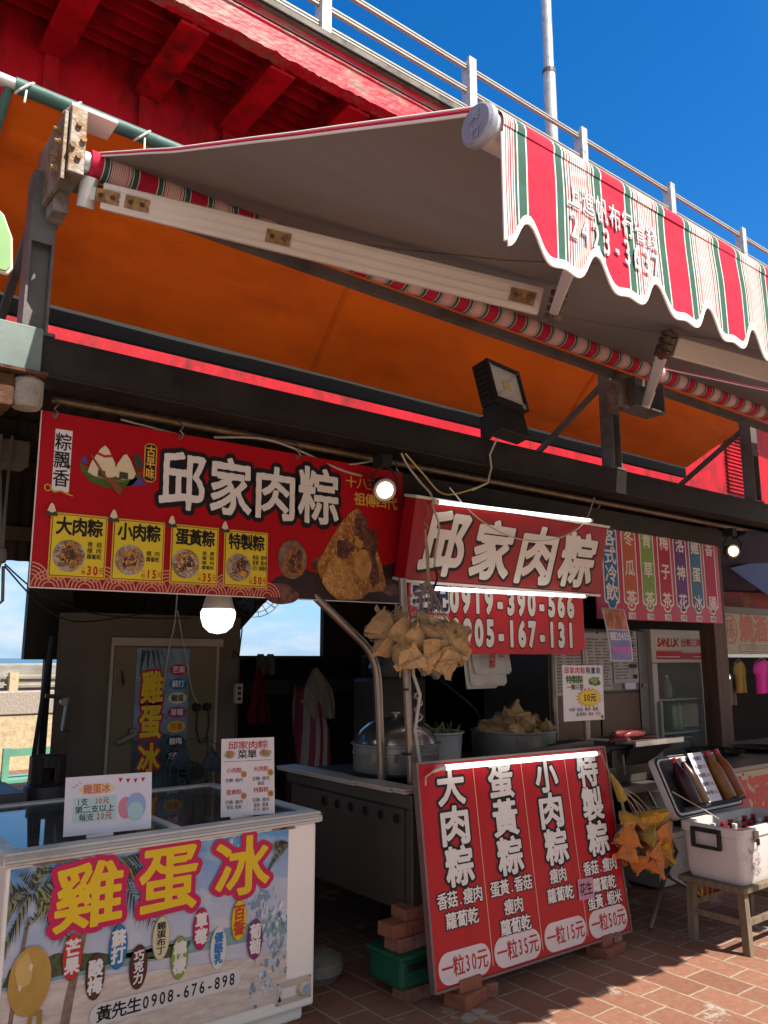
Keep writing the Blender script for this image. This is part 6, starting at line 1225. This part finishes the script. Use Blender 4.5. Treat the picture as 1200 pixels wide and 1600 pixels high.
MB().tube([hub + Vector((-.04, .01, .06)), (3.80, 2.9, .95), (3.8, 2.925, 1.0)], .004).build('string', STRING, t)
# white foam boxes and bucket beneath
t = thing('foam_box', 'long white foam box on the paving below the glass fridge', 'box', (5.2, 3.45, 0)); FO = mat('dirty_white_foam', (.46, .43, .40), .7, var=.12, scale=9, stain=(.32, .29, .26), stain_amt=.4); MB().box(4.86, 5.75, 3.3, 3.7, .01, .30).build('box', FO, t, bevel=.012); MB().box(4.85, 5.76, 3.29, 3.71, .301, .34).build('lid', FO, t, bevel=.01)
t = thing('bucket', 'grey plastic bucket with a lid on the foam box behind the yellow bundle', 'bucket', (5.05, 3.45, .34)); MB().lathe([(0, .342), (.13, .342), (.15, .60), (.16, .60)], (5.08, 3.48, 0), 24).build('pail', mat('grey_pail', (.26, .25, .235), .5, var=.1), t, smooth=True); MB().lathe([(.165, .601), (.165, .625), (0, .635)], (5.08, 3.48, 0), 24).build('lid', FO, t, smooth=True)
t = thing('bucket', 'small white bucket standing behind the right foot of the menu board', 'bucket', (4.0, 3.05, 0)); MB().lathe([(0, .01), (.09, .01), (.11, .22), (.115, .22), (.105, .215)], (4.02, 3.08, 0), 22).build('pail', FO, t, smooth=True)

# ------------------------------------------------------------------ cool box with bottles on a wooden stool
t = thing('cool_box', 'scuffed white cool box with its lid tipped open, on the wooden stool', 'cool box', (4.5, 2.5, .34)); CB = mat('scuffed_white_plastic', (.56, .52, .51), .45, var=.06, scale=4, stain=(.38, .34, .34), stain_amt=.38, stain_scale=5)
CX0, CX1, CY0, CY1, CZ0, CZ1 = 4.165, 4.88, 2.33, 2.68, .335, .612
def ring(x0, x1, y0, y1, z, r=.035): return [(x, y, z) for x, y in rrect(x0, y0, x1, y1, r, 5)]
b = MB(); L = [ring(CX0 + .025, CX1 - .025, CY0 + .02, CY1 - .02, CZ0), ring(CX0 + .012, CX1 - .012, CY0 + .01, CY1 - .01, CZ0 + .03), ring(CX0 + .004, CX1 - .004, CY0 + .004, CY1 - .004, CZ1 - .045), ring(CX0 - .006, CX1 + .006, CY0 - .006, CY1 + .006, CZ1 - .042), ring(CX0 - .006, CX1 + .006, CY0 - .006, CY1 + .006, CZ1), ring(CX0 + .03, CX1 - .03, CY0 + .03, CY1 - .03, CZ1), ring(CX0 + .035, CX1 - .035, CY0 + .035, CY1 - .035, CZ1 - .12)]
n = len(L[0]); vs_ = [p for r_ in L for p in r_]; b.add(vs_, [(i * n + k, i * n + (k + 1) % n, (i + 1) * n + (k + 1) % n, (i + 1) * n + k) for i in range(len(L) - 1) for k in range(n)] + [tuple(range(n))[::-1], tuple(range((len(L) - 1) * n, len(L) * n))]); b.build('box', CB, t, smooth=True)
fr = MB(); y0, y1, z0, z1 = 2.435, 2.605, .495, .60; fr.box(CX0 - .03, CX0 - .004, y0, y0 + .018, z0, z1); fr.box(CX0 - .03, CX0 - .004, y1 - .018, y1, z0, z1); fr.box(CX0 - .03, CX0 - .004, y0 + .018, y1 - .018, z0, z0 + .016); fr.box(CX0 - .03, CX0 - .004, y0 + .018, y1 - .018, z1 - .022, z1); fr.build('handle', BLACK, t, bevel=.006)
h = MB(); h.box(4.27, 4.31, CY0 - .022, CY0 - .007, .545, .60); h.build('latch', CHROME, t, bevel=.004); MB().box(4.275, 4.305, CY0 - .026, CY0 - .022, .53, .56).build('latch_tab', DARKSTEEL, t)
rnd = random.Random(3); sp_ = []; bo = bpy.data.objects.new('worn_label', None); COL.objects.link(bo); bo.parent = t; bo.matrix_parent_inverse = WM(t).inverted(); bo.location = (4.22, CY0 + .003, .36); B = Board(bo)
for i in range(120): x, z = rnd.uniform(.02, .13), rnd.uniform(.02, .16); sp_.append(blob(x, z, rnd.uniform(.001, .005), rnd.uniform(.002, .007), i, 7, .6))
B.poly(sp_, flat('worn_label_grey', (.22, .20, .22)), 1, 'worn_print')
LM = Matrix.Translation((CX0, CY1 + .012, CZ1 + .005)) @ Matrix.Rotation(R(-24.5), 4, 'X'); LW, LHt = CX1 - CX0, .345
lid = thing('lid', None, None); lid.name = 'lid'; lid.parent = t; lid.matrix_parent_inverse = WM(t).inverted(); lid.matrix_basis = LM
def LR(x0, x1, z0, z1, y, r=.035): return [(x, y, z) for x, z in rrect(x0, z0, x1, z1, r, 5)]
def shell(rings, nm, m, capa=True):
    n = len(rings[0]); b = MB(); b.add([p for r_ in rings for p in r_], [(i * n + k, i * n + (k + 1) % n, (i + 1) * n + (k + 1) % n, (i + 1) * n + k) for i in range(len(rings) - 1) for k in range(n)] + [tuple(range(n))[::-1], tuple(range((len(rings) - 1) * n, len(rings) * n))]); return b.build(nm, m, lid, smooth=True, local=True)
shell([LR(0, LW, 0, LHt, .0), LR(0, LW, 0, LHt, .04), LR(.02, LW - .02, .02, LHt - .02, .055)], 'lid_shell', CB); shell([LR(.002, LW - .002, .002, LHt - .002, -.004), LR(.002, LW - .002, .002, LHt - .002, -.0005)], 'lid_gasket', BLACK); shell([LR(.014, LW - .014, .014, LHt - .014, -.009), LR(.014, LW - .014, .014, LHt - .014, -.0045)], 'lid_rim', mat('lid_pale_rim', (.52, .50, .49), .4)); shell([LR(.024, LW - .024, .024, LHt - .024, -.013), LR(.024, LW - .024, .024, LHt - .024, -.0095)], 'lid_liner', mat('lid_dark_liner', (.03, .03, .033), .3))
MB().box(.03, LW - .03, -.05, -.014, .03, .045).build('ledge', BLACK, lid, local=True); MB().tube([(4.17, 2.72, .76), (4.3, 2.6, .66), (4.34, 2.55, .62)], .003).build('stay_cord', WIREWHITE, t)
def lidbottle(label, x, col, cap, tilt, h=.27, r=.042):
    o = bottle('bottle', label, 0, 0, 0, h, r, col, cap, 'drink bottles shown in the cool box lid'); o.matrix_basis = LM @ Matrix.Translation((x, -.058, .047)) @ Matrix.Rotation(R(tilt), 4, 'Y')
lidbottle('dark red drink bottle with red cap at the left in the lid', .13, DKR, CAPR, -6); lidbottle('brown drink bottle with white cap left of the price strip', .215, BRT, CAPW, -6); lidbottle('pale amber drink bottle with red cap right of the price strip', .50, YAM, CAPR, -6, .285); lidbottle('orange amber drink bottle with red cap at the right in the lid', .605, AMB, CAPR, -6, .29)
t = thing('price_sheet', 'narrow white drinks price strip standing between bottles in the cool box lid', 'price sheet', (0, 0, 0), group='paper price sheets'); t.matrix_basis = LM @ Matrix.Translation((.275, -.055, .047)); B = Board(t); MB().box(0, .145, 0, .003, 0, .285).build('sheet', PAPER, t, local=True)
for i, (a, p_) in enumerate((('冷飲價目', ''), ('冬瓜茶', '35元'), ('青草茶', '35元'), ('洛神花', '35元'), ('梅子茶', '35元'))):
    z = .25 - .05 * i; B.row(a, .05 if i else .07, z, .075 if i else .10, .024, INK if i else NAVY, 1, grow=.012, res=28)
    if p_: B.row(p_, .112, z, .045, .022, PRED, 1, grow=.01, res=26)
random.seed(8); k = 0
for r_ in range(3):
    for q in range(7):
        red = (q + r_) % 3 != 0; k += 1
        bottle('bottle', 'chilled drink bottle with a red cap standing in the cool box' if red else 'chilled drink bottle with a white cap standing in the cool box', 4.25 + .088 * q + random.uniform(-.008, .008), 2.42 + .082 * r_ + random.uniform(-.006, .006), CZ1 - .155, .135, .033, DKR if red else mat('clear_drink', (.30, .30, .28), .2), CAPR if red else CAPW, 'red capped bottles chilling in the cool box' if red else 'white capped bottles chilling in the cool box')
t = thing('wooden_stool', 'weathered wooden stool with splayed legs and rails under the cool box', 'stool', (4.5, 2.5, 0)); OW = mat('weathered_grey_wood', (.17, .13, .09), .8, var=.3, scale=7, stretch=(6, 6, .8), stain=(.11, .08, .055), stain_amt=.42, bump=.25, bscale=22)
MB().box(4.14, 4.86, 2.32, 2.70, .305, .334).build('seat', OW, t, bevel=.005)
for x, y, ex, ey in ((4.20, 2.365, .0, -.01), (4.20, 2.655, 0, .01), (4.80, 2.365, 0, -.01), (4.80, 2.655, 0, .01)): MB().bar((x, y, .304), (x + ex, y + ey, 0), .042, .042, (1, 0, 0)).build('leg', OW, t, bevel=.003)
for a, b_, z in (((4.2, 2.38), (4.2, 2.64), .15), ((4.8, 2.38), (4.8, 2.64), .15), ((4.22, 2.36), (4.78, 2.36), .15), ((4.22, 2.66), (4.78, 2.66), .19), ((4.22, 2.66), (4.78, 2.66), .27)): MB().bar((*a, z), (*b_, z), .02, .032).build('rail', OW, t, bevel=.002)
for i, c_ in enumerate(((.45, .28, .03), (.42, .10, .02), (.36, .06, .05))): MB().bar((4.29 + .05 * i, 2.655, .205), (4.29 + .05 * i, 2.655, .253), .014, .012, (0, 1, 0)).build('spindle', flat('spindle_paint_%d' % i, c_), t)

# ------------------------------------------------------------------ neighbouring stall at the right
t = thing('neighbour_sign', 'cream sign with a red circle and red snail dish characters on the next stall', 'sign', (6.9, 3.9, 1.535)); B = Board(t); CR = mat('cream_sign_panel', (.38, .32, .21), .5, var=.1, scale=3, stain=(.28, .22, .14), stain_amt=.4)
MB().box(0, 1.5, 0, .02, 0, .37).build('panel', CR, t, local=True); FRD = flat('faded_red_print', (.42, .10, .05)); MB().box(-.03, 1.5, -.01, .03, .371, .43).build('top_frame', mat('grey_brown_frame', (.12, .10, .085), .5, .2), t, local=True); MB().box(0, 1.5, -.012, .02, -.03, -.001).build('bottom_frame', INOX, t, local=True)
o_, i_ = ell(.155, .225, .125, .135, 32), ell(.155, .225, .113, .122, 32); B.poly([[o_[k], o_[(k + 1) % 32], i_[(k + 1) % 32], i_[k]] for k in range(32)], FRD, 1, 'circle'); B.glyphs([('孫', .155, .225, .16, .18)], FRD, 1, .01, 40); B.glyphs([('燒', .45, .235, .24, .25), ('酒', .71, .235, .24, .25), ('螺', .97, .235, .24, .25)], FRD, 1, .035, 50); B.poly([[(.30, .02), (1.4, .02), (1.4, .085), (.30, .085)]], INK, 1, 'strip_edge'); B.poly([[(.304, .024), (1.396, .024), (1.396, .081), (.304, .081)]], CR, 2, 'strip'); B.row('24985167', .60, .052, .42, .04, flat('faded_brown_print', (.22, .13, .07)), 3, res=26)
t = thing('neighbour_counter', 'next stall counter with a cream printed front and dark pans', 'counter', (5.9, 3.1, 0)); MB().box(5.24, 8.2, 3.02, 3.9, .1, .735).build('cabinet', mat('dark_counter', (.05, .045, .04), .6, var=.3), t); MB().box(5.20, 8.24, 2.99, 3.92, .736, .765).build('counter_top', mat('dull_counter_top', (.20, .18, .165), .4, .4), t)
fb = bpy.data.objects.new('front_banner', None); COL.objects.link(fb); fb.parent = t; fb.matrix_parent_inverse = WM(t).inverted(); fb.location = (5.21, 3.0, .33); B = Board(fb); B.poly([[(0, 0), (2.6, 0), (2.6, .40), (0, .40)]], CR, 0, 'banner_sheet'); B.glyphs([('燒', .14, .19, .30, .33), ('酒', .45, .19, .30, .33), ('螺', .78, .19, .30, .33)], flat('faded_crimson_print', (.42, .07, .06)), 1, .05, 54); g = MB(); g.lathe([(.007, -.004), (.007, 0)], (.24, 0, .385), 8, 'y'); g.build('eyelet', BLACK, fb, local=True)
random.seed(12)
for i, (x, y, r_) in enumerate(((5.55, 3.35, .17), (5.95, 3.5, .22), (6.45, 3.4, .2))):
    t = thing('frying_pan', ['black pan at the near end of the next stall counter', 'wide black pan of snails on the next stall counter', 'far black pan on the next stall counter'][i], 'pan', (x, y, .765), group='pans on the next stall counter'); MB().lathe([(0, .768), (r_ * .8, .768), (r_, .80), (r_ + .012, .802), (r_ * .8, .776), (0, .774)], (x, y, 0), 28).build('pan', BLACK, t, smooth=True)
    f = MB()
    for k in range(50 if i == 1 else 22): a, q = random.uniform(0, 6.3), r_ * .8 * math.sqrt(random.random()); p = Vector((x + q * math.cos(a), y + q * math.sin(a), .778)); s_ = random.uniform(.012, .022); f.add([p + Vector((s_, 0, 0)), p + Vector((0, s_, 0)), p + Vector((-s_, 0, 0)), p + Vector((0, -s_, 0)), p + Vector((0, 0, s_ * 1.3))], [(0, 1, 4), (1, 2, 4), (2, 3, 4), (3, 0, 4)])
    fo = f.build('snails', mat('dark_snails', (.045, .035, .025), .25, var=.6, scale=30), t); fo['kind'] = 'stuff'
t = thing('parasol', 'dark blue canopy with a pale blue patch over the next stall', 'canopy', (8, 4.2, 2.3)); BLUE = mat('navy_canopy', (.012, .016, .06), .7, var=.2)
u = MB(); u.prism([(6.62, 3.45, 2.55), (8.9, 3.45, 2.72), (8.9, 4.6, 2.25), (6.62, 4.6, 2.18)], (0, 0, .02)); u.build('canopy', BLUE, t); u = MB(); u.prism([(7.42, 4.05, 2.36), (8.7, 3.9, 2.62), (8.7, 4.25, 2.1)], (0, .01, 0)); u.build('patch', mat('pale_blue_canopy', (.10, .20, .52), .6, trans=.3), t); u = MB(); u.prism([(7.0, 4.3, 2.14), (9, 4.3, 2.2), (9, 4.3, 1.99), (7.0, 4.3, 1.97)], (0, .01, 0)); u.build('red_valance', mat('red_orange_valance', (.22, .03, .02), .7, var=.3, stain=(.40, .13, .03), stain_amt=.35, stain_scale=2), t)
def shirt(label, x, w, z0, z1, y, m, g='clothes hung in the next stall'):
    t = thing('hanging_shirt', label, 'shirt', (x, y, z1), group=g); cloth('shirt', m, [(z1, x - w * .12, x + w * .12), (z1 - .04, x - w * .48, x + w * .48), (z1 - .14, x - w * .55, x + w * .55), (z1 - .16, x - w * .4, x + w * .4), (z0, x - w * .42, x + w * .42)], y, t, 9, .015, .03); MB().tube([(x - w * .4, y, z1 - .03), (x, y, z1 + .03), (x + w * .4, y, z1 - .03)], .004).build('hanger', CHROME, t)
shirt('bright magenta shirt hung in the dark next stall', 9.72, .44, 1.08, 1.47, 5.0, mat('magenta_cloth', (.52, .012, .26), .7, var=.1)); shirt('mustard shirt hung behind the magenta shirt', 9.36, .28, 1.09, 1.46, 5.1, mat('mustard_cloth', (.26, .17, .03), .7)); shirt('faded pale shirt hanging lowest beside the mustard shirt', 9.2, .3, .95, 1.3, 5.15, mat('faded_cloth', (.13, .11, .12), .8))
MB_ = MB(); MB_.bar((6.8, 5.05, 1.52), (10.2, 5.05, 1.54), .02, .02); t = tag(MB_.build('clothes_rail', DARKSTEEL), 'thin dark rail carrying the shirts in the next stall', 'rail')

# ------------------------------------------------------------------ left corner: gas bottle, pole, chair, boxes, ropes
t = thing('gas_bottle', 'dark gas bottle with a collar behind the freezer at the left', 'gas bottle', (1.29, 4.7, 0)); c = (1.315, 4.62, 0); GB = mat('dark_gas_bottle', (.035, .028, .028), .45, .2, var=.3, scale=7, stain=(.07, .04, .03), stain_amt=.36)
MB().lathe([(0, .02), (.12, .02), (.135, .05), (.135, .78), (.115, .835), (.06, .86), (0, .862)], c, 28).build('cylinder', GB, t, smooth=True)
cl = MB(); n = 18
for k in range(n):
    a0, a1 = 2 * math.pi * k / n, 2 * math.pi * (k + 1) / n
    if k % 6 in (0, 1): z0 = .93
    else: z0 = .85
    P = lambda a, r, z: (c[0] + r * math.cos(a), c[1] + r * math.sin(a), z); cl.prism([P(a0, .085, z0), P(a1, .085, z0), P(a1, .085, .985), P(a0, .085, .985)], Vector((math.cos(a0), math.sin(a0), 0)) * .008)
cl.build('collar', GB, t); v = MB(); v.lathe([(.02, .86), (.02, .92), (.03, .925), (.03, .95), (0, .95)], c, 12); v.build('valve', RUST, t)
t = tag(MB().tube([(1.325, 4.75, 1.62), (1.30, 4.78, 1.2), (1.255, 4.8, .55), (1.24, 4.8, .02)], [.011, .012, .013, .014], 8).build('pole', BLACK, smooth=True), 'thin dark stick leaning from the hanging panel down behind the freezer', 'stick')
t = thing('green_chair', 'green painted metal chair frame in sunlight before the parapet', 'chair', (2.25, 8.5, 0)); GR = mat('chalky_green_paint', (.14, .34, .24), .5, var=.15, scale=9, stain=(.42, .44, .38), stain_amt=.33)
for x in (2.0, 2.5):
    for y in (8.38, 8.7): MB().box(x - .03, x + .03, y - .025, y + .025, 0, .66 if y < 8.6 else .34).build('leg', GR, t)
MB().box(2.03, 2.47, 8.37, 8.40, .58, .65).build('back_rail', GR, t); MB().box(1.97, 2.53, 8.34, 8.74, .341, .37).build('seat', GR, t)
t = thing('storage_tub', 'dark grey stacked tubs at the left edge beside the gas bottle', 'tubs', (.9, 4.4, 0)); TB = mat('dark_grey_tub', (.07, .07, .065), .5, var=.2)
for z0, z1, e in ((0, .70, 0), (.705, .80, .01), (.805, .87, .02)): MB().box(.55 - e, 1.09 + e, 4.2 - e, 4.6 + e, z0, z1).build('tub', TB, t, bevel=.01)
t = thing('concrete_block', 'grey concrete block tied with ropes under the rusty bracket', 'block', (.9, 4.2, 2.5)); MB().box(.2, .995, 4.18, 4.34, 2.445, 2.575).build('block', mat('stained_block', (.16, .15, .135), .9, var=.25, scale=5, stain=(.10, .06, .04), stain_amt=.35, bump=.3), t, bevel=.008)
for pts in ([(.85, 4.15, 2.58), (.85, 4.14, 2.45), (.86, 4.08, 2.2), (.87, 4.02, 1.96)], [(.90, 4.15, 2.58), (.895, 4.14, 2.45), (.88, 4.08, 2.2), (.872, 4.02, 1.97)], [(.87, 4.02, 1.96), (.84, 4.0, 1.82), (.855, 4.0, 1.72), (.885, 4.0, 1.76), (.88, 4.02, 1.92)]): MB().tube(pts, .0075, 6).build('rope', mat('grey_rope', (.16, .145, .125), .9, var=.2), t, smooth=True)
kn = MB(); kn.lathe([(0, 1.93), (.018, 1.94), (.022, 1.97), (.016, 2.0), (0, 2.01)], (.872, 4.02, 0), 10); kn.build('rope', mat('grey_rope', (.16, .145, .125), .9), t, smooth=True)
t = thing('wall_fan', 'wire guarded fan mounted high beside the back window', 'fan', (3.0, 5.2, 1.75)); fm = Matrix.Translation((2.80, 5.1, 1.97)) @ Matrix.Rotation(R(-25), 4, 'Z') @ Matrix.Rotation(R(20), 4, 'X')
gd = MB()
for r_ in (.05, .10, .15, .19): gd.tube([(r_ * math.cos(a), -.05 + .04 * (r_ / .19) ** 2, r_ * math.sin(a)) for a in [2 * math.pi * k / 24 for k in range(25)]], .0025, 4)
for k in range(18): a = 2 * math.pi * k / 18; gd.tube([(.03 * math.cos(a), -.05, .03 * math.sin(a)), (.12 * math.cos(a), -.035, .12 * math.sin(a)), (.19 * math.cos(a), -.01, .19 * math.sin(a)), (.17 * math.cos(a), .04, .17 * math.sin(a))], .0022, 4)
gd.v = [tuple(fm @ Vector(v)) for v in gd.v]; gd.build('guard', mat('dusty_wire', (.08, .075, .07), .6), t)
for k in range(3):
    b_ = MB(); a = 2.1 * k; b_.grid(lambda u, v: (lambda r_, w: (r_ * math.cos(w), .01 + .03 * (v - .5), r_ * math.sin(w)))(.03 + .13 * u, a + (v - .5) * (.7 + .3 * u)), 6, 4); b_.v = [tuple(fm @ Vector(v)) for v in b_.v]; b_.build('blade', mat('dark_blue_blade', (.03, .05, .09), .4), t, smooth=True, solid=.003)
m_ = MB(); m_.tube([fm @ Vector((0, .0, 0)), fm @ Vector((0, .14, 0))], .045, 14); m_.tube([fm @ Vector((0, .12, 0)), (2.80, 5.4, 2.2), (2.80, 5.5, 2.6)], .012, 8); m_.build('motor', BLACK, t, smooth=True)
t = thing('desk_fan', 'dark round fan guard standing before the cold room door', 'fan', (2.2, 4.65, .5))
gd = MB()
for r_ in (.06, .12, .17, .20): gd.tube([(2.20 + r_ * math.cos(a), 4.68 - .03 * (1 - r_ / .2), .82 + r_ * math.sin(a)) for a in [2 * math.pi * k / 28 for k in range(29)]], .003, 4)
for k in range(22): a = 2 * math.pi * k / 22; gd.tube([(2.20 + .03 * math.cos(a), 4.65, .82 + .03 * math.sin(a)), (2.20 + .20 * math.cos(a), 4.68, .82 + .20 * math.sin(a))], .0022, 4)
gd.build('guard', mat('dusty_wire', (.08, .075, .07), .6), t); h = MB(); h.lathe([(0, 4.64), (.035, 4.64), (.06, 4.72), (.05, 4.85), (0, 4.86)], (2.20, 0, .82), 14, 'y'); h.tube([(2.20, 4.78, .78), (2.20, 4.78, .02)], .016, 8); h.lathe([(.16, .0), (.16, .02), (0, .03)], (2.2, 4.78, 0), 18); h.build('stand', BLACK, t, smooth=True)
for k in range(3):
    b_ = MB(); a = .4 + 2.1 * k; b_.grid(lambda u, v: (lambda r_, w: (2.20 + r_ * math.cos(w), 4.69 + .02 * (v - .5), .82 + r_ * math.sin(w)))(.03 + .14 * u, a + (v - .5) * (.7 + .3 * u)), 6, 4); b_.build('blade', mat('dark_blue_blade', (.03, .05, .09), .4), t, smooth=True, solid=.003)
t = thing('hanging_cutout', 'rounded pale green shop cutout with a white rim at the left edge below the tarpaulin', 'cutout', (.56, 3.0, 2.95))
gp = [(x, z + .10) for x, z in [(.30, 2.99), (.52, 3.03), (.555, 3.0), (.59, 2.92), (.60, 2.80), (.585, 2.775), (.54, 2.775), (.30, 2.80)]]
cc = MB(); cc.prism([(x, 2.98, z) for x, z in gp], (0, .02, 0)); cc.build('edge', mat('cutout_white', (.62, .62, .55), .5), t, bevel=.006); cx_, cz_ = .44, 3.0
cc = MB(); cc.prism([(cx_ + (x - cx_) * .93, 2.972, cz_ + (z - cz_) * .93) for x, z in gp], (0, .007, 0)); cc.build('face', mat('cutout_green', (.22, .40, .16), .5, var=.12), t)

# ------------------------------------------------------------------ clutter at the back of the stall
t = thing('wall_shelf', 'dark wooden shelf on the back wall behind the steamer', 'shelf', (5.2, 6.4, 1.3)); MB().box(4.6, 6.0, 6.22, 6.48, 1.305, 1.33).build('plank', DARKWOOD, t)
for x in (4.75, 5.85): MB().prism([(x, 6.25, 1.304), (x, 6.48, 1.304), (x, 6.48, 1.15)], (.03, 0, 0)).build('bracket', DARKSTEEL, t)
for i, (x, h, r, c_, lb) in enumerate(((4.72, .2, .05, (.10, .05, .03), 'tall brown jar at the left end of the dark wall shelf'), (4.88, .14, .06, (.16, .13, .10), 'squat cream jar on the dark wall shelf'), (5.05, .22, .045, (.14, .02, .02), 'dark red jar in the middle of the wall shelf'), (5.24, .17, .055, (.05, .06, .05), 'dull green jar on the dark wall shelf'), (5.6, .19, .06, (.12, .11, .10), 'grey jar at the right end of the wall shelf'))):
    t = thing('jar', lb, 'jar', (x, 6.36, 1.33), group='jars on the wall shelf'); MB().lathe([(0, 1.331), (r, 1.331), (r, 1.33 + h * .75), (r * .8, 1.33 + h * .85)], (x, 6.36, 0), 16).build('body', flat('jar_%d' % i, c_), t, smooth=True); MB().lathe([(r * .85, 1.33 + h * .85), (r * .85, 1.33 + h), (0, 1.33 + h)], (x, 6.36, 0), 16).build('lid', PAINTSTEEL, t)
for x, y, h, c_, lb in ((3.52, 3.95, .20, (.24, .02, .02), 'small red sauce bottle behind the basin on the stove cart'), (3.42, 4.0, .16, (.20, .09, .03), 'small brown sauce bottle beside the red one on the stove cart')):
    t = thing('sauce_bottle', lb, 'bottle', (x, y, .87), group='sauce bottles on the stove cart'); MB().lathe([(0, .871), (.035, .871), (.035, .87 + h * .6), (.014, .87 + h * .8), (.014, .87 + h * .88)], (x, y, 0), 14).build('body', flat('sauce_%d' % int(c_[0] * 100), c_), t, smooth=True); MB().lathe([(.017, .87 + h * .86), (.017, .87 + h), (0, .87 + h)], (x, y, 0), 12).build('cap', CAPR, t)
cable('black cable with a grey plug hanging behind the dumpling bundle', [(3.25, 3.9, 2.3), (3.3, 3.9, 1.6), (3.42, 3.9, 1.42), (3.62, 3.9, 1.28), (3.85, 3.95, 1.15), (4.0, 4.0, .95)], WIREBLACK, .008)
t = thing('plug_adapter', 'grey plug adapter on the black cable behind the bundle', 'plug', (3.42, 3.88, 1.40)); a_ = MB(); a_.bar((3.36, 3.89, 1.47), (3.46, 3.89, 1.38), .045, .045); a_.bar((3.33, 3.89, 1.40), (3.40, 3.89, 1.42), .03, .03); a_.build('adapter', mat('aged_white_plastic', (.40, .36, .30), .5), t, bevel=.004)
t = thing('paper_bundle', 'stack of folded paper bags on the stove cart behind the steamer', 'paper bags', (3.1, 4.0, .87))
for k in range(5): MB().box(2.98 + .006 * (k % 2), 3.2 + .006 * (k % 3), 3.92, 4.06, .871 + .022 * k, .891 + .022 * k).build('bag', flat('folded_paper', (.22, .18, .13)), t)
bpy_glyphs_done()
